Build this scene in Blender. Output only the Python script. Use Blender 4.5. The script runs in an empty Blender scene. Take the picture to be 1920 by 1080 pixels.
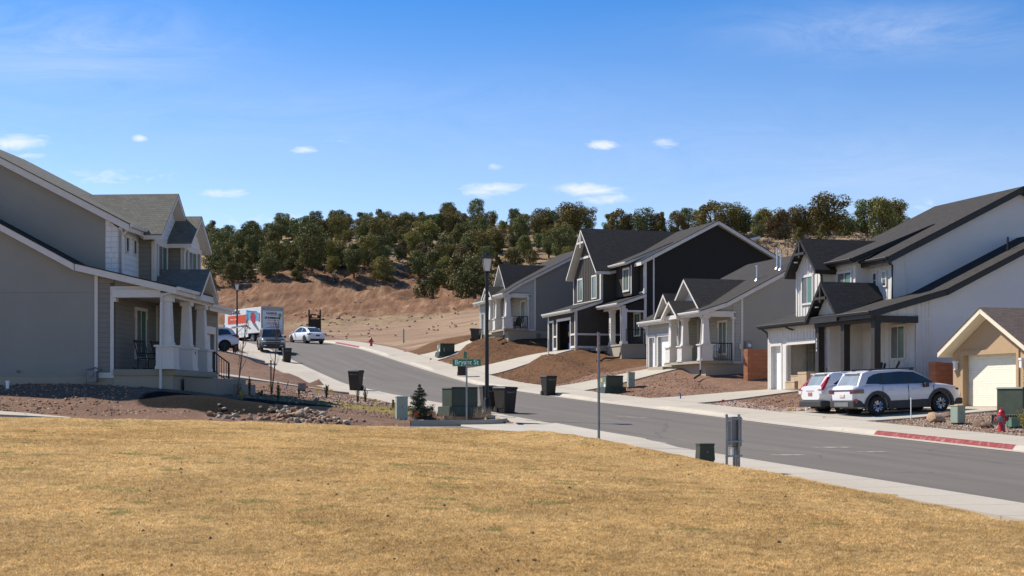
import bpy, bmesh, math, random
import numpy as np
from mathutils import Vector, Matrix, Euler
from mathutils.noise import noise as pnoise
R = math.radians
SC = bpy.context.scene
COL = SC.collection

# ------------------------------------------------------------------ camera
F, HZ = 2667.0, 755.0           # focal length and horizon row of the photograph, in its own pixels
cam_d = bpy.data.cameras.new('camera')
cam_d.lens = 36.0 * F / 1920.0
cam_d.sensor_width = 36.0
cam_d.shift_y = (HZ - 540.0) / 1920.0
cam_d.clip_end = 6000.0
cam = bpy.data.objects.new('camera', cam_d)
COL.objects.link(cam)
cam.location = (0, 0, 0)
cam.rotation_euler = (R(90), 0, 0)
SC.camera = cam

# ------------------------------------------------------------------ light
SUN_EL = R(47)
SUN_H = Vector((-0.86, 0.51, 0)).normalized()      # where the sun stands
sun_dir = Vector((SUN_H.x * math.cos(SUN_EL), SUN_H.y * math.cos(SUN_EL), math.sin(SUN_EL)))
sd = bpy.data.lights.new('sun', 'SUN')
sd.energy = 4.6
sd.angle = R(0.5)
sd.color = (1.0, 0.94, 0.85)
sun = bpy.data.objects.new('sun', sd)
COL.objects.link(sun)
sun.rotation_euler = (-sun_dir).to_track_quat('-Z', 'Y').to_euler()
sun.location = (0, 0, 80)

SC.view_settings.view_transform = 'Standard'
SC.view_settings.look = 'None'
SC.view_settings.exposure = 0.68
SC.view_settings.gamma = 1.0
SC.cycles.max_bounces = 6
SC.cycles.transparent_max_bounces = 8

world = bpy.data.worlds.new('World')
SC.world = world
world.use_nodes = True
def build_world():
    nt = world.node_tree
    N, L = nt.nodes, nt.links
    for n in list(N): N.remove(n)
    out = N.new('ShaderNodeOutputWorld'); bg = N.new('ShaderNodeBackground')
    sky = N.new('ShaderNodeTexSky'); sky.sky_type = 'NISHITA'
    sky.sun_disc = False
    sky.sun_elevation = SUN_EL
    sky.sun_rotation = math.atan2(SUN_H.x, SUN_H.y)
    sky.altitude = 1800; sky.air_density = 1.0; sky.dust_density = 0.25; sky.ozone_density = 2.2
    hs = N.new('ShaderNodeHueSaturation'); hs.inputs['Saturation'].default_value = 1.34
    hs.inputs['Hue'].default_value = 0.508
    L.new(sky.outputs[0], hs.inputs['Color'])
    tc = N.new('ShaderNodeTexCoord')
    sep = N.new('ShaderNodeSeparateXYZ'); L.new(tc.outputs['Generated'], sep.inputs[0])
    def M(op, a, b=None, c=None):
        m = N.new('ShaderNodeMath'); m.operation = op
        for i, v in enumerate((a, b, c)):
            if v is None: continue
            if isinstance(v, (int, float)): m.inputs[i].default_value = v
            else: L.new(v, m.inputs[i])
        return m.outputs[0]
    satm = N.new('ShaderNodeMapRange'); L.new(sep.outputs[2], satm.inputs[0]); satm.inputs[1].default_value = .10; satm.inputs[2].default_value = .27; satm.inputs[3].default_value = .98; satm.inputs[4].default_value = 1.36
    L.new(satm.outputs[0], hs.inputs['Saturation']); hs.inputs['Value'].default_value = 1.0; hs.inputs['Hue'].default_value = .507
    X = M('DIVIDE', sep.outputs[0], M('MAXIMUM', sep.outputs[1], 0.05))
    Z = M('DIVIDE', sep.outputs[2], M('MAXIMUM', sep.outputs[1], 0.05))
    front = M('GREATER_THAN', sep.outputs[1], 0.05)
    comb = N.new('ShaderNodeCombineXYZ')
    L.new(X, comb.inputs[0]); L.new(Z, comb.inputs[1])
    def noise(sx, sy, scale, detail, rough=0.6, ofs=0.0, dist=0.0):
        mp = N.new('ShaderNodeMapping'); L.new(comb.outputs[0], mp.inputs[0])
        mp.inputs['Scale'].default_value = (sx, sy, 1); mp.inputs['Location'].default_value = (ofs, ofs * 0.7, 0)
        t = N.new('ShaderNodeTexNoise'); t.inputs['Scale'].default_value = scale
        t.inputs['Detail'].default_value = detail; t.inputs['Roughness'].default_value = rough
        t.inputs['Distortion'].default_value = dist
        L.new(mp.outputs[0], t.inputs[0]); return t.outputs[0]
    n1 = noise(1, 3.0, 38, 9, 0.68, 1.7, 0.8)
    n2 = noise(.7, 2.6, 11, 11, 0.72, 3.1, 1.2)
    total = None
    # small clouds: x, y (direction tangents), half width, half height, strength
    clouds = [(-.350, .183, .024, .006, .9), (-.262, .186, .006, .0032, .9), (-.145, .178, .010, .0028, .8), (-.125, .184, .013, .004, .45),
              (.064, .181, .012, .0035, .9), (.108, .182, .009, .004, .7), (-.012, .150, .026, .0055, .9), (.055, .150, .025, .0045, .9),
              (.068, .143, .02, .004, .75), (-.2, .147, .02, .0035, .7), (-.28, .159, .05, .007, .5), (.292, .139, .018, .006, .4), (-.012, .166, .008, .003, .5),
              (-.17, .128, .09, .006, .45), (.2, .136, .1, .006, .25), (-.34, .173, .02, .003, .6)]
    for (cx, cy, hw, hh, st) in clouds:
        dx = M('DIVIDE', M('SUBTRACT', X, cx), hw); dy = M('DIVIDE', M('SUBTRACT', Z, cy), hh)
        r2 = M('ADD', M('MULTIPLY', dx, dx), M('MULTIPLY', dy, dy))
        g = M('MULTIPLY', M('POWER', 2.718, M('MULTIPLY', r2, -0.9)), st * 1.25)
        total = g if total is None else M('MAXIMUM', total, g)
    small = M('MAXIMUM', M('MULTIPLY', M('ADD', M('SUBTRACT', total, 0.42), M('MULTIPLY', M('SUBTRACT', n1, 0.5), 2.0)), 1.05), 0.0)
    small = M('MULTIPLY', M('MINIMUM', small, 1.0), M('MINIMUM', M('MULTIPLY', total, 2.2), 1.0))
    def blob(cx, cy, hw, hh, st):
        dx = M('DIVIDE', M('SUBTRACT', X, cx), hw); dy = M('DIVIDE', M('SUBTRACT', Z, cy), hh)
        r2 = M('ADD', M('MULTIPLY', dx, dx), M('MULTIPLY', dy, dy))
        return M('MULTIPLY', M('POWER', 2.718, M('MULTIPLY', r2, -1.0)), st)
    wisp = M('ADD', M('ADD', blob(-.31, .25, .1, .03, .3), blob(.27, .262, .11, .018, .3)), M('ADD', blob(-.1, .2, .3, .03, .12), blob(.25, .16, .2, .03, .18)))
    wv = M('MULTIPLY', wisp, M('MAXIMUM', M('SUBTRACT', M('MULTIPLY', n2, 2.6), 0.75), 0.0))
    mask = M('MULTIPLY', M('MINIMUM', M('ADD', small, wv), 0.8), front)
    mix = N.new('ShaderNodeMix'); mix.data_type = 'RGBA'
    L.new(mask, mix.inputs['Factor']); L.new(hs.outputs[0], mix.inputs['A'])
    mix.inputs['B'].default_value = (5.9, 6.2, 7.0, 1)
    L.new(mix.outputs['Result'], bg.inputs['Color'])
    bg.inputs['Strength'].default_value = 0.1
    L.new(bg.outputs[0], out.inputs[0])
build_world()

# ------------------------------------------------------------------ tags
def tag(o, label=None, cat=None, group=None, kind=None):
    if label: o['label'] = label
    if cat: o['category'] = cat
    if group: o['group'] = group
    if kind: o['kind'] = kind
    return o
def empty(name, loc, rz=0.0, label=None, cat=None, group=None):
    o = bpy.data.objects.new(name, None); COL.objects.link(o)
    o.empty_display_size = 0.3
    o.location = loc; o.rotation_euler = (0, 0, rz)
    return tag(o, label, cat, group)
def copy_tree(o, parent=None):
    c = o.copy(); COL.objects.link(c); c.parent = parent
    for ch in list(o.children): copy_tree(ch, c)
    return c

# ------------------------------------------------------------------ materials
MATS = {}
class NB:
    def __init__(s, name, rough=0.8, metal=0.0, spec=0.3):
        s.m = bpy.data.materials.new(name); s.m.use_nodes = True
        s.nt = s.m.node_tree; s.N = s.nt.nodes; s.L = s.nt.links
        for n in list(s.N): s.N.remove(n)
        s.out = s.N.new('ShaderNodeOutputMaterial'); s.b = s.N.new('ShaderNodeBsdfPrincipled')
        s.L.new(s.b.outputs[0], s.out.inputs[0])
        s.b.inputs['Roughness'].default_value = rough; s.b.inputs['Metallic'].default_value = metal
        s.b.inputs['Specular IOR Level'].default_value = spec
        s.tc = s.N.new('ShaderNodeTexCoord')
    def M(s, op, a, b=None, c=None):
        m = s.N.new('ShaderNodeMath'); m.operation = op
        for i, v in enumerate((a, b, c)):
            if v is None: continue
            if isinstance(v, (int, float)): m.inputs[i].default_value = v
            else: s.L.new(v, m.inputs[i])
        return m.outputs[0]
    def vec(s, coord='Object', scale=(1, 1, 1), loc=(0, 0, 0)):
        mp = s.N.new('ShaderNodeMapping'); s.L.new(s.tc.outputs[coord], mp.inputs[0])
        mp.inputs['Scale'].default_value = scale; mp.inputs['Location'].default_value = loc
        return mp.outputs[0]
    def noise(s, scale, detail=4, rough=0.6, coord='Object', sc=(1, 1, 1), loc=(0, 0, 0), dist=0.0):
        t = s.N.new('ShaderNodeTexNoise'); t.inputs['Scale'].default_value = scale
        t.inputs['Detail'].default_value = detail; t.inputs['Roughness'].default_value = rough
        t.inputs['Distortion'].default_value = dist
        s.L.new(s.vec(coord, sc, loc), t.inputs[0]); return t.outputs[0]
    def voro(s, scale, coord='Object', sc=(1, 1, 1), feature='F1', out=0):
        t = s.N.new('ShaderNodeTexVoronoi'); t.inputs['Scale'].default_value = scale; t.feature = feature
        s.L.new(s.vec(coord, sc), t.inputs[0]); return t.outputs[out]
    def ramp(s, fac, stops, interp='LINEAR'):
        r = s.N.new('ShaderNodeValToRGB'); r.color_ramp.interpolation = interp
        el = r.color_ramp.elements
        while len(el) < len(stops): el.new(0.5)
        for e, (p, c) in zip(el, stops):
            e.position = p; e.color = (c[0], c[1], c[2], 1) if not isinstance(c, (int, float)) else (c, c, c, 1)
        s.L.new(fac, r.inputs[0]); return r.outputs[0]
    def mix(s, fac, a, b, mode='MIX'):
        m = s.N.new('ShaderNodeMix'); m.data_type = 'RGBA'; m.blend_type = mode
        for key, v in (('Factor', fac), ('A', a), ('B', b)):
            if isinstance(v, (int, float)): m.inputs[key].default_value = v if key == 'Factor' else (v, v, v, 1)
            elif isinstance(v, tuple): m.inputs[key].default_value = (v[0], v[1], v[2], 1)
            else: s.L.new(v, m.inputs[key])
        return m.outputs['Result']
    def col(s, c):
        if isinstance(c, tuple): s.b.inputs['Base Color'].default_value = (c[0], c[1], c[2], 1)
        else: s.L.new(c, s.b.inputs['Base Color'])
    def bump(s, h, strength=0.4, dist=0.02):
        bm = s.N.new('ShaderNodeBump'); bm.inputs['Strength'].default_value = strength
        bm.inputs['Distance'].default_value = dist
        s.L.new(h, bm.inputs['Height']); s.L.new(bm.outputs[0], s.b.inputs['Normal'])
    def attr(s, name, out=2):
        a = s.N.new('ShaderNodeAttribute'); a.attribute_name = name; return a.outputs[out]
    def uv(s):
        sp = s.N.new('ShaderNodeSeparateXYZ'); s.L.new(s.tc.outputs['UV'], sp.inputs[0]); return sp.outputs

def paint(name, c, rough=0.5, var=0.06, scale=3.0, metal=0.0, spec=0.4, bump=0.0):
    if name in MATS: return MATS[name]
    n = NB(name, rough, metal, spec)
    d = tuple(x * (1 - var * 2) for x in c); u = tuple(min(1, x * (1 + var)) for x in c)
    n.col(n.ramp(n.noise(scale, 5, 0.65), [(0.3, d), (0.7, u)]))
    if bump: n.bump(n.noise(scale * 14, 4), bump, 0.01)
    MATS[name] = n.m; return n.m
def stucco(name, c):
    n = NB(name, 0.92, 0, 0.15)
    big = n.noise(0.5, 4, 0.6); fine = n.noise(55, 4, 0.7)
    a = n.ramp(big, [(0.3, tuple(x * 0.92 for x in c)), (0.7, tuple(x * 1.05 for x in c))])
    n.col(n.mix(0.35, a, n.ramp(fine, [(0.3, tuple(x * 0.75 for x in c)), (0.7, tuple(x * 1.15 for x in c))])))
    n.bump(fine, 0.5, 0.02); return n.m
def lap(name, c, pitch=0.18, shake=False):
    n = NB(name, 0.7, 0, 0.3)
    u = n.uv()
    y = n.M('DIVIDE', u[1], pitch); fr = n.M('FRACT', y)
    line = n.M('LESS_THAN', fr, 0.09)
    var = n.noise(2.5, 4, 0.6, 'UV', (0.6, 3, 1))
    base = n.ramp(var, [(0.3, tuple(x * 0.93 for x in c)), (0.7, tuple(min(1, x * 1.05) for x in c))])
    if shake:
        row = n.M('FLOOR', y)
        xx = n.M('ADD', n.M('DIVIDE', u[0], 0.24), n.M('MULTIPLY', n.M('SINE', n.M('MULTIPLY', row, 12.9)), 3.3))
        vl = n.M('LESS_THAN', n.M('FRACT', xx), 0.07)
        line = n.M('MAXIMUM', line, vl)
    n.col(n.mix(n.M('MULTIPLY', line, 0.55), base, tuple(x * 0.45 for x in c)))
    h = n.M('SUBTRACT', 1.0, fr)
    if shake: h = n.M('MULTIPLY', h, n.M('SUBTRACT', 1.0, n.M('MULTIPLY', line, 0.8)))
    n.bump(h, 0.6, 0.02); return n.m
def shingle(name, c, streak=0.5):
    n = NB(name, 0.95, 0, 0.12)
    br = n.N.new('ShaderNodeTexBrick'); n.L.new(n.vec('UV'), br.inputs[0])
    br.inputs['Scale'].default_value = 1.0
    br.inputs['Brick Width'].default_value = 0.19; br.inputs['Row Height'].default_value = 0.142
    br.inputs['Mortar Size'].default_value = 0.010; br.inputs['Mortar Smooth'].default_value = 0.3
    br.inputs['Bias'].default_value = 0.0
    br.inputs['Color1'].default_value = (c[0] * 0.62, c[1] * 0.62, c[2] * 0.62, 1)
    br.inputs['Color2'].default_value = (c[0] * 1.35, c[1] * 1.35, c[2] * 1.32, 1)
    br.inputs['Mortar'].default_value = (c[0] * 0.4, c[1] * 0.4, c[2] * 0.4, 1)
    big = n.noise(0.8, 4, 0.6, 'UV')
    g = n.noise(60, 3, 0.7, 'UV')
    k = n.mix(0.3, br.outputs[0], n.ramp(big, [(0.3, tuple(x * 0.8 for x in c)), (0.7, tuple(x * 1.2 for x in c))]))
    rw_ = n.M('LESS_THAN', n.M('FRACT', n.M('DIVIDE', n.uv()[1], .142)), .16)
    k = n.mix(n.M('MULTIPLY', rw_, .5), k, tuple(x * .3 for x in c)); mt_ = n.noise(3.2, 5, .7, 'UV', (.5, 2.2, 1)); k = n.mix(.35, k, n.ramp(mt_, [(.3, tuple(x * .55 for x in c)), (.7, tuple(x * 1.5 for x in c))]))
    n.col(n.mix(0.25, k, n.ramp(g, [(0.35, tuple(x * 0.5 for x in c)), (0.65, tuple(x * 1.5 for x in c))])))
    n.bump(br.outputs[1], 0.5, -0.015); return n.m
def concrete(name, c, joints=None, rough=0.9):
    n = NB(name, rough, 0, 0.2)
    a = n.noise(0.35, 6, 0.62); b = n.noise(9, 5, 0.7); d = n.noise(70, 3, 0.7)
    base = n.ramp(a, [(0.28, tuple(x * 0.83 for x in c)), (0.72, tuple(x * 1.08 for x in c))])
    base = n.mix(0.3, base, n.ramp(b, [(0.3, tuple(x * 0.78 for x in c)), (0.7, tuple(x * 1.15 for x in c))]))
    base = n.mix(0.2, base, n.ramp(d, [(0.3, tuple(x * 0.6 for x in c)), (0.7, tuple(x * 1.3 for x in c))]))
    if joints:
        u = n.uv()
        j = n.M('LESS_THAN', n.M('FRACT', n.M('DIVIDE', u[0], joints)), 0.022 * 1.8 / joints)
        base = n.mix(n.M('MULTIPLY', j, 0.6), base, tuple(x * 0.4 for x in c))
    n.col(base); n.bump(d, 0.25, 0.01); return n.m
def garage_mat(name, c):
    n = NB(name, 0.55, 0, 0.35)
    u = n.uv()
    fx = n.M('FRACT', n.M('DIVIDE', u[0], 0.6)); fy = n.M('FRACT', n.M('DIVIDE', u[1], 0.535))
    def box(f, lo, hi):
        return n.M('MULTIPLY', n.M('GREATER_THAN', f, lo), n.M('LESS_THAN', f, hi))
    outer = n.M('MULTIPLY', box(fx, .1, .9), box(fy, .12, .88)); inner = n.M('MULTIPLY', box(fx, .16, .84), box(fy, .2, .8))
    rim = n.M('SUBTRACT', outer, inner)
    seam = n.M('LESS_THAN', fy, 0.03)
    dk = n.M('MAXIMUM', n.M('MULTIPLY', rim, 0.16), n.M('MULTIPLY', seam, 0.5))
    n.col(n.mix(dk, c, tuple(x * 0.5 for x in c)))
    n.bump(n.M('SUBTRACT', n.M('SUBTRACT', 1.0, n.M('MULTIPLY', rim, 0.7)), seam), 0.7, 0.02); return n.m
def glass_mat(name, c, rough=0.06):
    n = NB(name, rough, 0.0, 0.7); n.col(n.ramp(n.noise(0.9, 2), [(0.3, tuple(x * 0.7 for x in c)), (0.7, tuple(x * 1.3 for x in c))])); return n.m
def blind_mat(name, c):
    n = NB(name, 0.12, 0, 0.6)
    u = n.uv(); f = n.M('FRACT', n.M('DIVIDE', u[1], 0.055))
    n.col(n.mix(n.M('MULTIPLY', n.M('LESS_THAN', f, 0.35), 0.35), c, tuple(x * 0.35 for x in c))); return n.m
def block_mat(name, c):
    n = NB(name, 0.92, 0, 0.15)
    br = n.N.new('ShaderNodeTexBrick'); n.L.new(n.vec('UV'), br.inputs[0])
    br.inputs['Scale'].default_value = 1; br.inputs['Brick Width'].default_value = 0.41; br.inputs['Row Height'].default_value = 0.205
    br.inputs['Mortar Size'].default_value = 0.008
    br.inputs['Color1'].default_value = (c[0] * .88, c[1] * .88, c[2] * .88, 1); br.inputs['Color2'].default_value = (c[0] * 1.12, c[1] * 1.1, c[2] * 1.1, 1)
    br.inputs['Mortar'].default_value = (c[0] * .55, c[1] * .55, c[2] * .5, 1)
    n.col(n.mix(0.25, br.outputs[0], n.ramp(n.noise(30, 4), [(0.3, tuple(x * .7 for x in c)), (0.7, tuple(x * 1.2 for x in c))])))
    n.bump(br.outputs[1], 0.5, -0.02); return n.m
def stone_mat(name, c, scale=5):
    n = NB(name, 0.95, 0, 0.15)
    a = n.noise(scale, 6, 0.65); b = n.noise(scale * 9, 4, 0.7)
    k = n.ramp(a, [(0.3, tuple(x * 0.6 for x in c)), (0.55, c), (0.75, tuple(min(1, x * 1.3) for x in c))])
    n.col(n.mix(0.3, k, n.ramp(b, [(0.3, tuple(x * .6 for x in c)), (0.7, tuple(min(1, x * 1.25) for x in c))])))
    n.bump(b, 0.5, 0.03); return n.m
def leaf_mat(name, c, c2):
    n = NB(name, 0.75, 0, 0.2)
    oi = n.N.new('ShaderNodeObjectInfo')
    base = n.ramp(n.noise(1.1, 4, 0.6), [(0.32, c), (0.7, c2)])
    fine = n.attr('shade', 2)
    k = n.mix(0.7, base, n.ramp(fine, [(0.0, tuple(x * 0.4 for x in c)), (1.0, tuple(x * 1.75 for x in c2))]))
    hsv = n.N.new('ShaderNodeHueSaturation'); n.L.new(k, hsv.inputs['Color'])
    n.L.new(n.M('ADD', n.M('MULTIPLY', oi.outputs['Random'], 0.03), 0.47), hsv.inputs['Hue'])
    n.L.new(n.M('ADD', n.M('MULTIPLY', oi.outputs['Random'], 0.5), 0.8), hsv.inputs['Value'])
    hsv.inputs['Saturation'].default_value = 0.95
    n.col(hsv.outputs[0]); return n.m

WHITE = paint('white_trim', (0.62, 0.585, 0.53), 0.5, 0.03)
WHITE_SIDING = paint('white_siding', (0.62, 0.59, 0.54), 0.6, 0.03)
BLACKT = paint('black_trim', (0.02, 0.018, 0.016), 0.5, 0.1)
BLACK_POST = paint('dark_post', (0.028, 0.024, 0.02), 0.6, 0.1)
CREAM = paint('cream_trim', (0.72, 0.64, 0.48), 0.6, 0.04)
GREY_LAP = lap('grey_lap_siding', (0.215, 0.198, 0.168))
GREY_LAP2 = lap('warm_grey_lap_siding', (0.36, 0.35, 0.31))
GREY_LAP3 = lap('pale_grey_lap_siding', (0.40, 0.40, 0.37))
SHAKE = lap('white_shake', (0.72, 0.71, 0.68), 0.2, True)
ST_GREY = stucco('grey_stucco', (0.292, 0.284, 0.248))
ST_GREY2 = stucco('cool_grey_stucco', (0.335, 0.322, 0.28))
ST_DGREY = stucco('mid_grey_stucco', (0.235, 0.222, 0.195))
ST_WHITE = stucco('white_stucco', (0.68, 0.66, 0.62))
ST_TAN = stucco('tan_stucco', (0.43, 0.30, 0.18))
ST_BLACK = stucco('black_stucco', (0.032, 0.029, 0.026))
DARK_SIDING = paint('dark_siding', (0.045, 0.038, 0.03), 0.7, 0.08)
SH_DARK = shingle('dark_shingles', (0.05, 0.046, 0.042))
SH_GREY = shingle('weathered_grey_shingles', (0.16, 0.152, 0.125))
SH_BROWN = shingle('brown_shingles', (0.13, 0.10, 0.085))
CONC = concrete('foundation_concrete', (0.38, 0.325, 0.245))
SLAB = concrete('slab_concrete', (0.31, 0.27, 0.21))
GAR_W = garage_mat('white_garage_door', (0.76, 0.76, 0.74))
GAR_C = garage_mat('cream_garage_door', (0.78, 0.73, 0.58))
GLASS = glass_mat('dark_window_glass', (0.03, 0.035, 0.035))
GLASS_G = blind_mat('green_tinted_window_glass', (0.06, 0.155, 0.11))
BLOCK = block_mat('red_block', (0.36, 0.155, 0.085))
METER = paint('meter_grey', (0.2, 0.2, 0.2), 0.5, 0.1, metal=0.3)
GALV = paint('galvanised_steel', (0.27, 0.28, 0.28), 0.45, 0.15, 12, metal=0.6)
BLACKM = paint('black_metal', (0.015, 0.015, 0.015), 0.45, 0.1)
RUBBER = paint('rubber', (0.02, 0.02, 0.02), 0.85, 0.1)
WOODD = paint('dark_wood', (0.028, 0.02, 0.015), 0.6, 0.15)
PIPEB = paint('black_drain_pipe', (0.02, 0.02, 0.02), 0.6, 0.1)
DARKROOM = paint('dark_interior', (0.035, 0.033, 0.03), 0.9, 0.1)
GARWALL = paint('garage_interior', (0.45, 0.43, 0.38), 0.9, 0.08)

# ------------------------------------------------------------------ mesh builder
class MB:
    def __init__(s): s.v = []; s.f = []; s.m = []
    def add(s, vs, fs, mi=0):
        o = len(s.v); s.v += [tuple(p) for p in vs]; s.f += [tuple(i + o for i in f) for f in fs]; s.m += [mi] * len(fs); return s
    def box(s, x0, x1, y0, y1, z0, z1, mi=0):
        if x0 > x1: x0, x1 = x1, x0
        if y0 > y1: y0, y1 = y1, y0
        if z0 > z1: z0, z1 = z1, z0
        return s.add([(x0, y0, z0), (x1, y0, z0), (x1, y1, z0), (x0, y1, z0), (x0, y0, z1), (x1, y0, z1), (x1, y1, z1), (x0, y1, z1)],
                     [(0, 3, 2, 1), (4, 5, 6, 7), (0, 1, 5, 4), (1, 2, 6, 5), (2, 3, 7, 6), (3, 0, 4, 7)], mi)
    def taper(s, cx, cy, z0, z1, w0, d0, w1, d1, mi=0):
        a = [(cx - w0 / 2, cy - d0 / 2, z0), (cx + w0 / 2, cy - d0 / 2, z0), (cx + w0 / 2, cy + d0 / 2, z0), (cx - w0 / 2, cy + d0 / 2, z0),
             (cx - w1 / 2, cy - d1 / 2, z1), (cx + w1 / 2, cy - d1 / 2, z1), (cx + w1 / 2, cy + d1 / 2, z1), (cx - w1 / 2, cy + d1 / 2, z1)]
        return s.add(a, [(0, 3, 2, 1), (4, 5, 6, 7), (0, 1, 5, 4), (1, 2, 6, 5), (2, 3, 7, 6), (3, 0, 4, 7)], mi)
    def hull(s, bottom, top, mi=0, topmi=None):
        n = len(bottom)
        s.add(list(bottom) + list(top), [tuple(range(n - 1, -1, -1))] + [(i, (i + 1) % n, n + (i + 1) % n, n + i) for i in range(n)], mi)
        s.add(list(top), [tuple(range(n))], mi if topmi is None else topmi); return s
    def tube(s, pts, r, n=8, mi=0, caps=True):
        pts = [Vector(p) for p in pts]
        rs = r if isinstance(r, (list, tuple)) else [r] * len(pts)
        rings = []
        for i, p in enumerate(pts):
            d = (pts[min(i + 1, len(pts) - 1)] - pts[max(i - 1, 0)]).normalized()
            u = d.cross(Vector((0, 0, 1)));
            if u.length < 0.05: u = d.cross(Vector((0, 1, 0)))
            u.normalize(); w = d.cross(u).normalized()
            rings.append([p + (u * math.cos(2 * math.pi * k / n) + w * math.sin(2 * math.pi * k / n)) * rs[i] for k in range(n)])
        vs = [q for rg in rings for q in rg]
        fs = [(i * n + k, i * n + (k + 1) % n, (i + 1) * n + (k + 1) % n, (i + 1) * n + k) for i in range(len(pts) - 1) for k in range(n)]
        if caps: fs += [tuple(range(n - 1, -1, -1)), tuple((len(pts) - 1) * n + k for k in range(n))]
        return s.add(vs, fs, mi)
    def lathe(s, c, prof, n=16, mi=0, axis='z'):
        vs = []
        for (r, z) in prof:
            for k in range(n):
                a = 2 * math.pi * k / n
                if axis == 'z': vs.append((c[0] + r * math.cos(a), c[1] + r * math.sin(a), c[2] + z))
                elif axis == 'y': vs.append((c[0] + r * math.cos(a), c[1] + z, c[2] + r * math.sin(a)))
                else: vs.append((c[0] + z, c[1] + r * math.cos(a), c[2] + r * math.sin(a)))
        fs = [(i * n + k, i * n + (k + 1) % n, (i + 1) * n + (k + 1) % n, (i + 1) * n + k) for i in range(len(prof) - 1) for k in range(n)]
        if prof[0][0] > 1e-4: fs.append(tuple(range(n - 1, -1, -1)))
        if prof[-1][0] > 1e-4: fs.append(tuple((len(prof) - 1) * n + k for k in range(n)))
        return s.add(vs, fs, mi)
    def build(s, name, mat, parent=None, smooth=False, recalc=True, bevel=0.0, uv=True):
        me = bpy.data.meshes.new(name)
        me.from_pydata(s.v, [], s.f)
        mats = mat if isinstance(mat, (list, tuple)) else [mat]
        for m in mats: me.materials.append(m)
        if len(mats) > 1: me.polygons.foreach_set('material_index', [min(i, len(mats) - 1) for i in s.m])
        if recalc or bevel:
            bm = bmesh.new(); bm.from_mesh(me)
            bmesh.ops.recalc_face_normals(bm, faces=bm.faces)
            if bevel:
                es = [e for e in bm.edges if len(e.link_faces) == 2 and e.calc_face_angle(0) > 0.6]
                bmesh.ops.bevel(bm, geom=es, offset=bevel, segments=2, profile=0.6, affect='EDGES')
            bm.to_mesh(me); bm.free()
        if uv: planar_uv(me)
        if smooth:
            me.polygons.foreach_set('use_smooth', [True] * len(me.polygons))
            try: me.set_sharp_from_angle(angle=R(38))
            except Exception: pass
        me.update()
        o = bpy.data.objects.new(name, me); COL.objects.link(o); o.parent = parent
        return o
def planar_uv(me):
    uvl = me.uv_layers.new(name='UVMap'); d = uvl.data
    for p in me.polygons:
        n = p.normal
        if abs(n.z) > 0.985: u = Vector((1, 0, 0)); v = Vector((0, 1, 0))
        else:
            u = Vector((0, 0, 1)).cross(n).normalized(); v = n.cross(u)
            if abs(n.z) < 0.05: v = Vector((0, 0, 1))
        for li in p.loop_indices:
            co = me.vertices[me.loops[li].vertex_index].co
            d[li].uv = (co.dot(u), co.dot(v))
def text_mesh(name, txt, size, mat, parent, loc, rot, extrude=0.004, align='CENTER', bold=0.0, sx=1.0):
    cu = bpy.data.curves.new(name, 'FONT'); cu.body = txt; cu.size = size; cu.extrude = extrude; cu.align_x = align; cu.align_y = 'CENTER'
    cu.offset = bold; cu.resolution_u = 3
    tmp = bpy.data.objects.new('tmp', cu); COL.objects.link(tmp)
    dg = bpy.context.evaluated_depsgraph_get(); me = bpy.data.meshes.new_from_object(tmp.evaluated_get(dg))
    bpy.data.objects.remove(tmp); bpy.data.curves.remove(cu)
    me.materials.clear(); me.materials.append(mat)
    o = bpy.data.objects.new(name, me); COL.objects.link(o); o.parent = parent
    o.location = loc; o.rotation_euler = rot; o.scale = (sx, 1, 1); return o

# ------------------------------------------------------------------ street frame and terrain
PH = R(17.1)
UX, UY = -math.sin(PH), math.cos(PH)          # along the street, away from the camera
VX, VY = math.cos(PH), math.sin(PH)           # across the street, to the right
OX, OY = (1642 - 960) / F * 60.1, 60.1
def S(a, b): return (OX + a * UX + b * VX, OY + a * UY + b * VY)
def AB(x, y):
    dx, dy = x - OX, y - OY
    return dx * UX + dy * UY, dx * VX + dy * VY
ZR = np.array([(-90, -3.3), (-60, -2.6), (-45, -2.2), (-32, -1.71), (-22, -1.36), (-11, -.95), (-3, -.59), (0, -.45), (14, .15), (33, 1.12), (47, 2.43), (60, 3.72), (70, 4.7), (85, 5.8), (99, 6.6), (120, 7.2), (160, 7.6)])
_za = np.arange(-90, 160, 1.0)
_zz = np.interp(_za, ZR[:, 0], ZR[:, 1])
_k = np.exp(-np.linspace(-2, 2, 13) ** 2); _k /= _k.sum()
_zs = np.convolve(np.pad(_zz, 6, mode='edge'), _k, 'valid')
def zr(a): return float(np.interp(a, _za, _zs))
def W(px, py, d): return ((px - 960) / F * d, d, (HZ - py) * d / F)
CP = []
def cp(px, py, d): CP.append(W(px, py, d))
def cs(a, b, z): x, y = S(a, b); CP.append((x, y, z))
for a in range(-60, 96, 6):
    cs(a, -5.2, zr(a) + .2)
    if not (-17 < a < -3): cs(a, -19.8, zr(a) + .17)
    cs(a, -12.5, zr(a) - .02)
for (px, py, d) in [(960, 1080, 14), (0, 1080, 14), (1920, 1080, 14), (0, 790, 37.1), (320, 797, 38.5), (640, 803, 39.8), (960, 815, 41.2), (0, 838, 26), (480, 846, 26), (960, 862, 27), (1300, 893, 27),
                    (0, 930, 19), (960, 950, 19), (1500, 960, 19),
                    (-400, 790, 36), (-800, 790, 36), (-400, 760, 50)]: cp(px, py, d)
for p in [(0, 0, -1.85), (0, -25, -2.2), (40, -10, -2.8), (-40, -10, -1.6), (-40, 15, -1.3), (-25, 8, -1.6), (20, 5, -2.3), (60, 20, -2.2), (90, 50, 0), (-80, 20, -0.5)]: CP.append(p)
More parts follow.
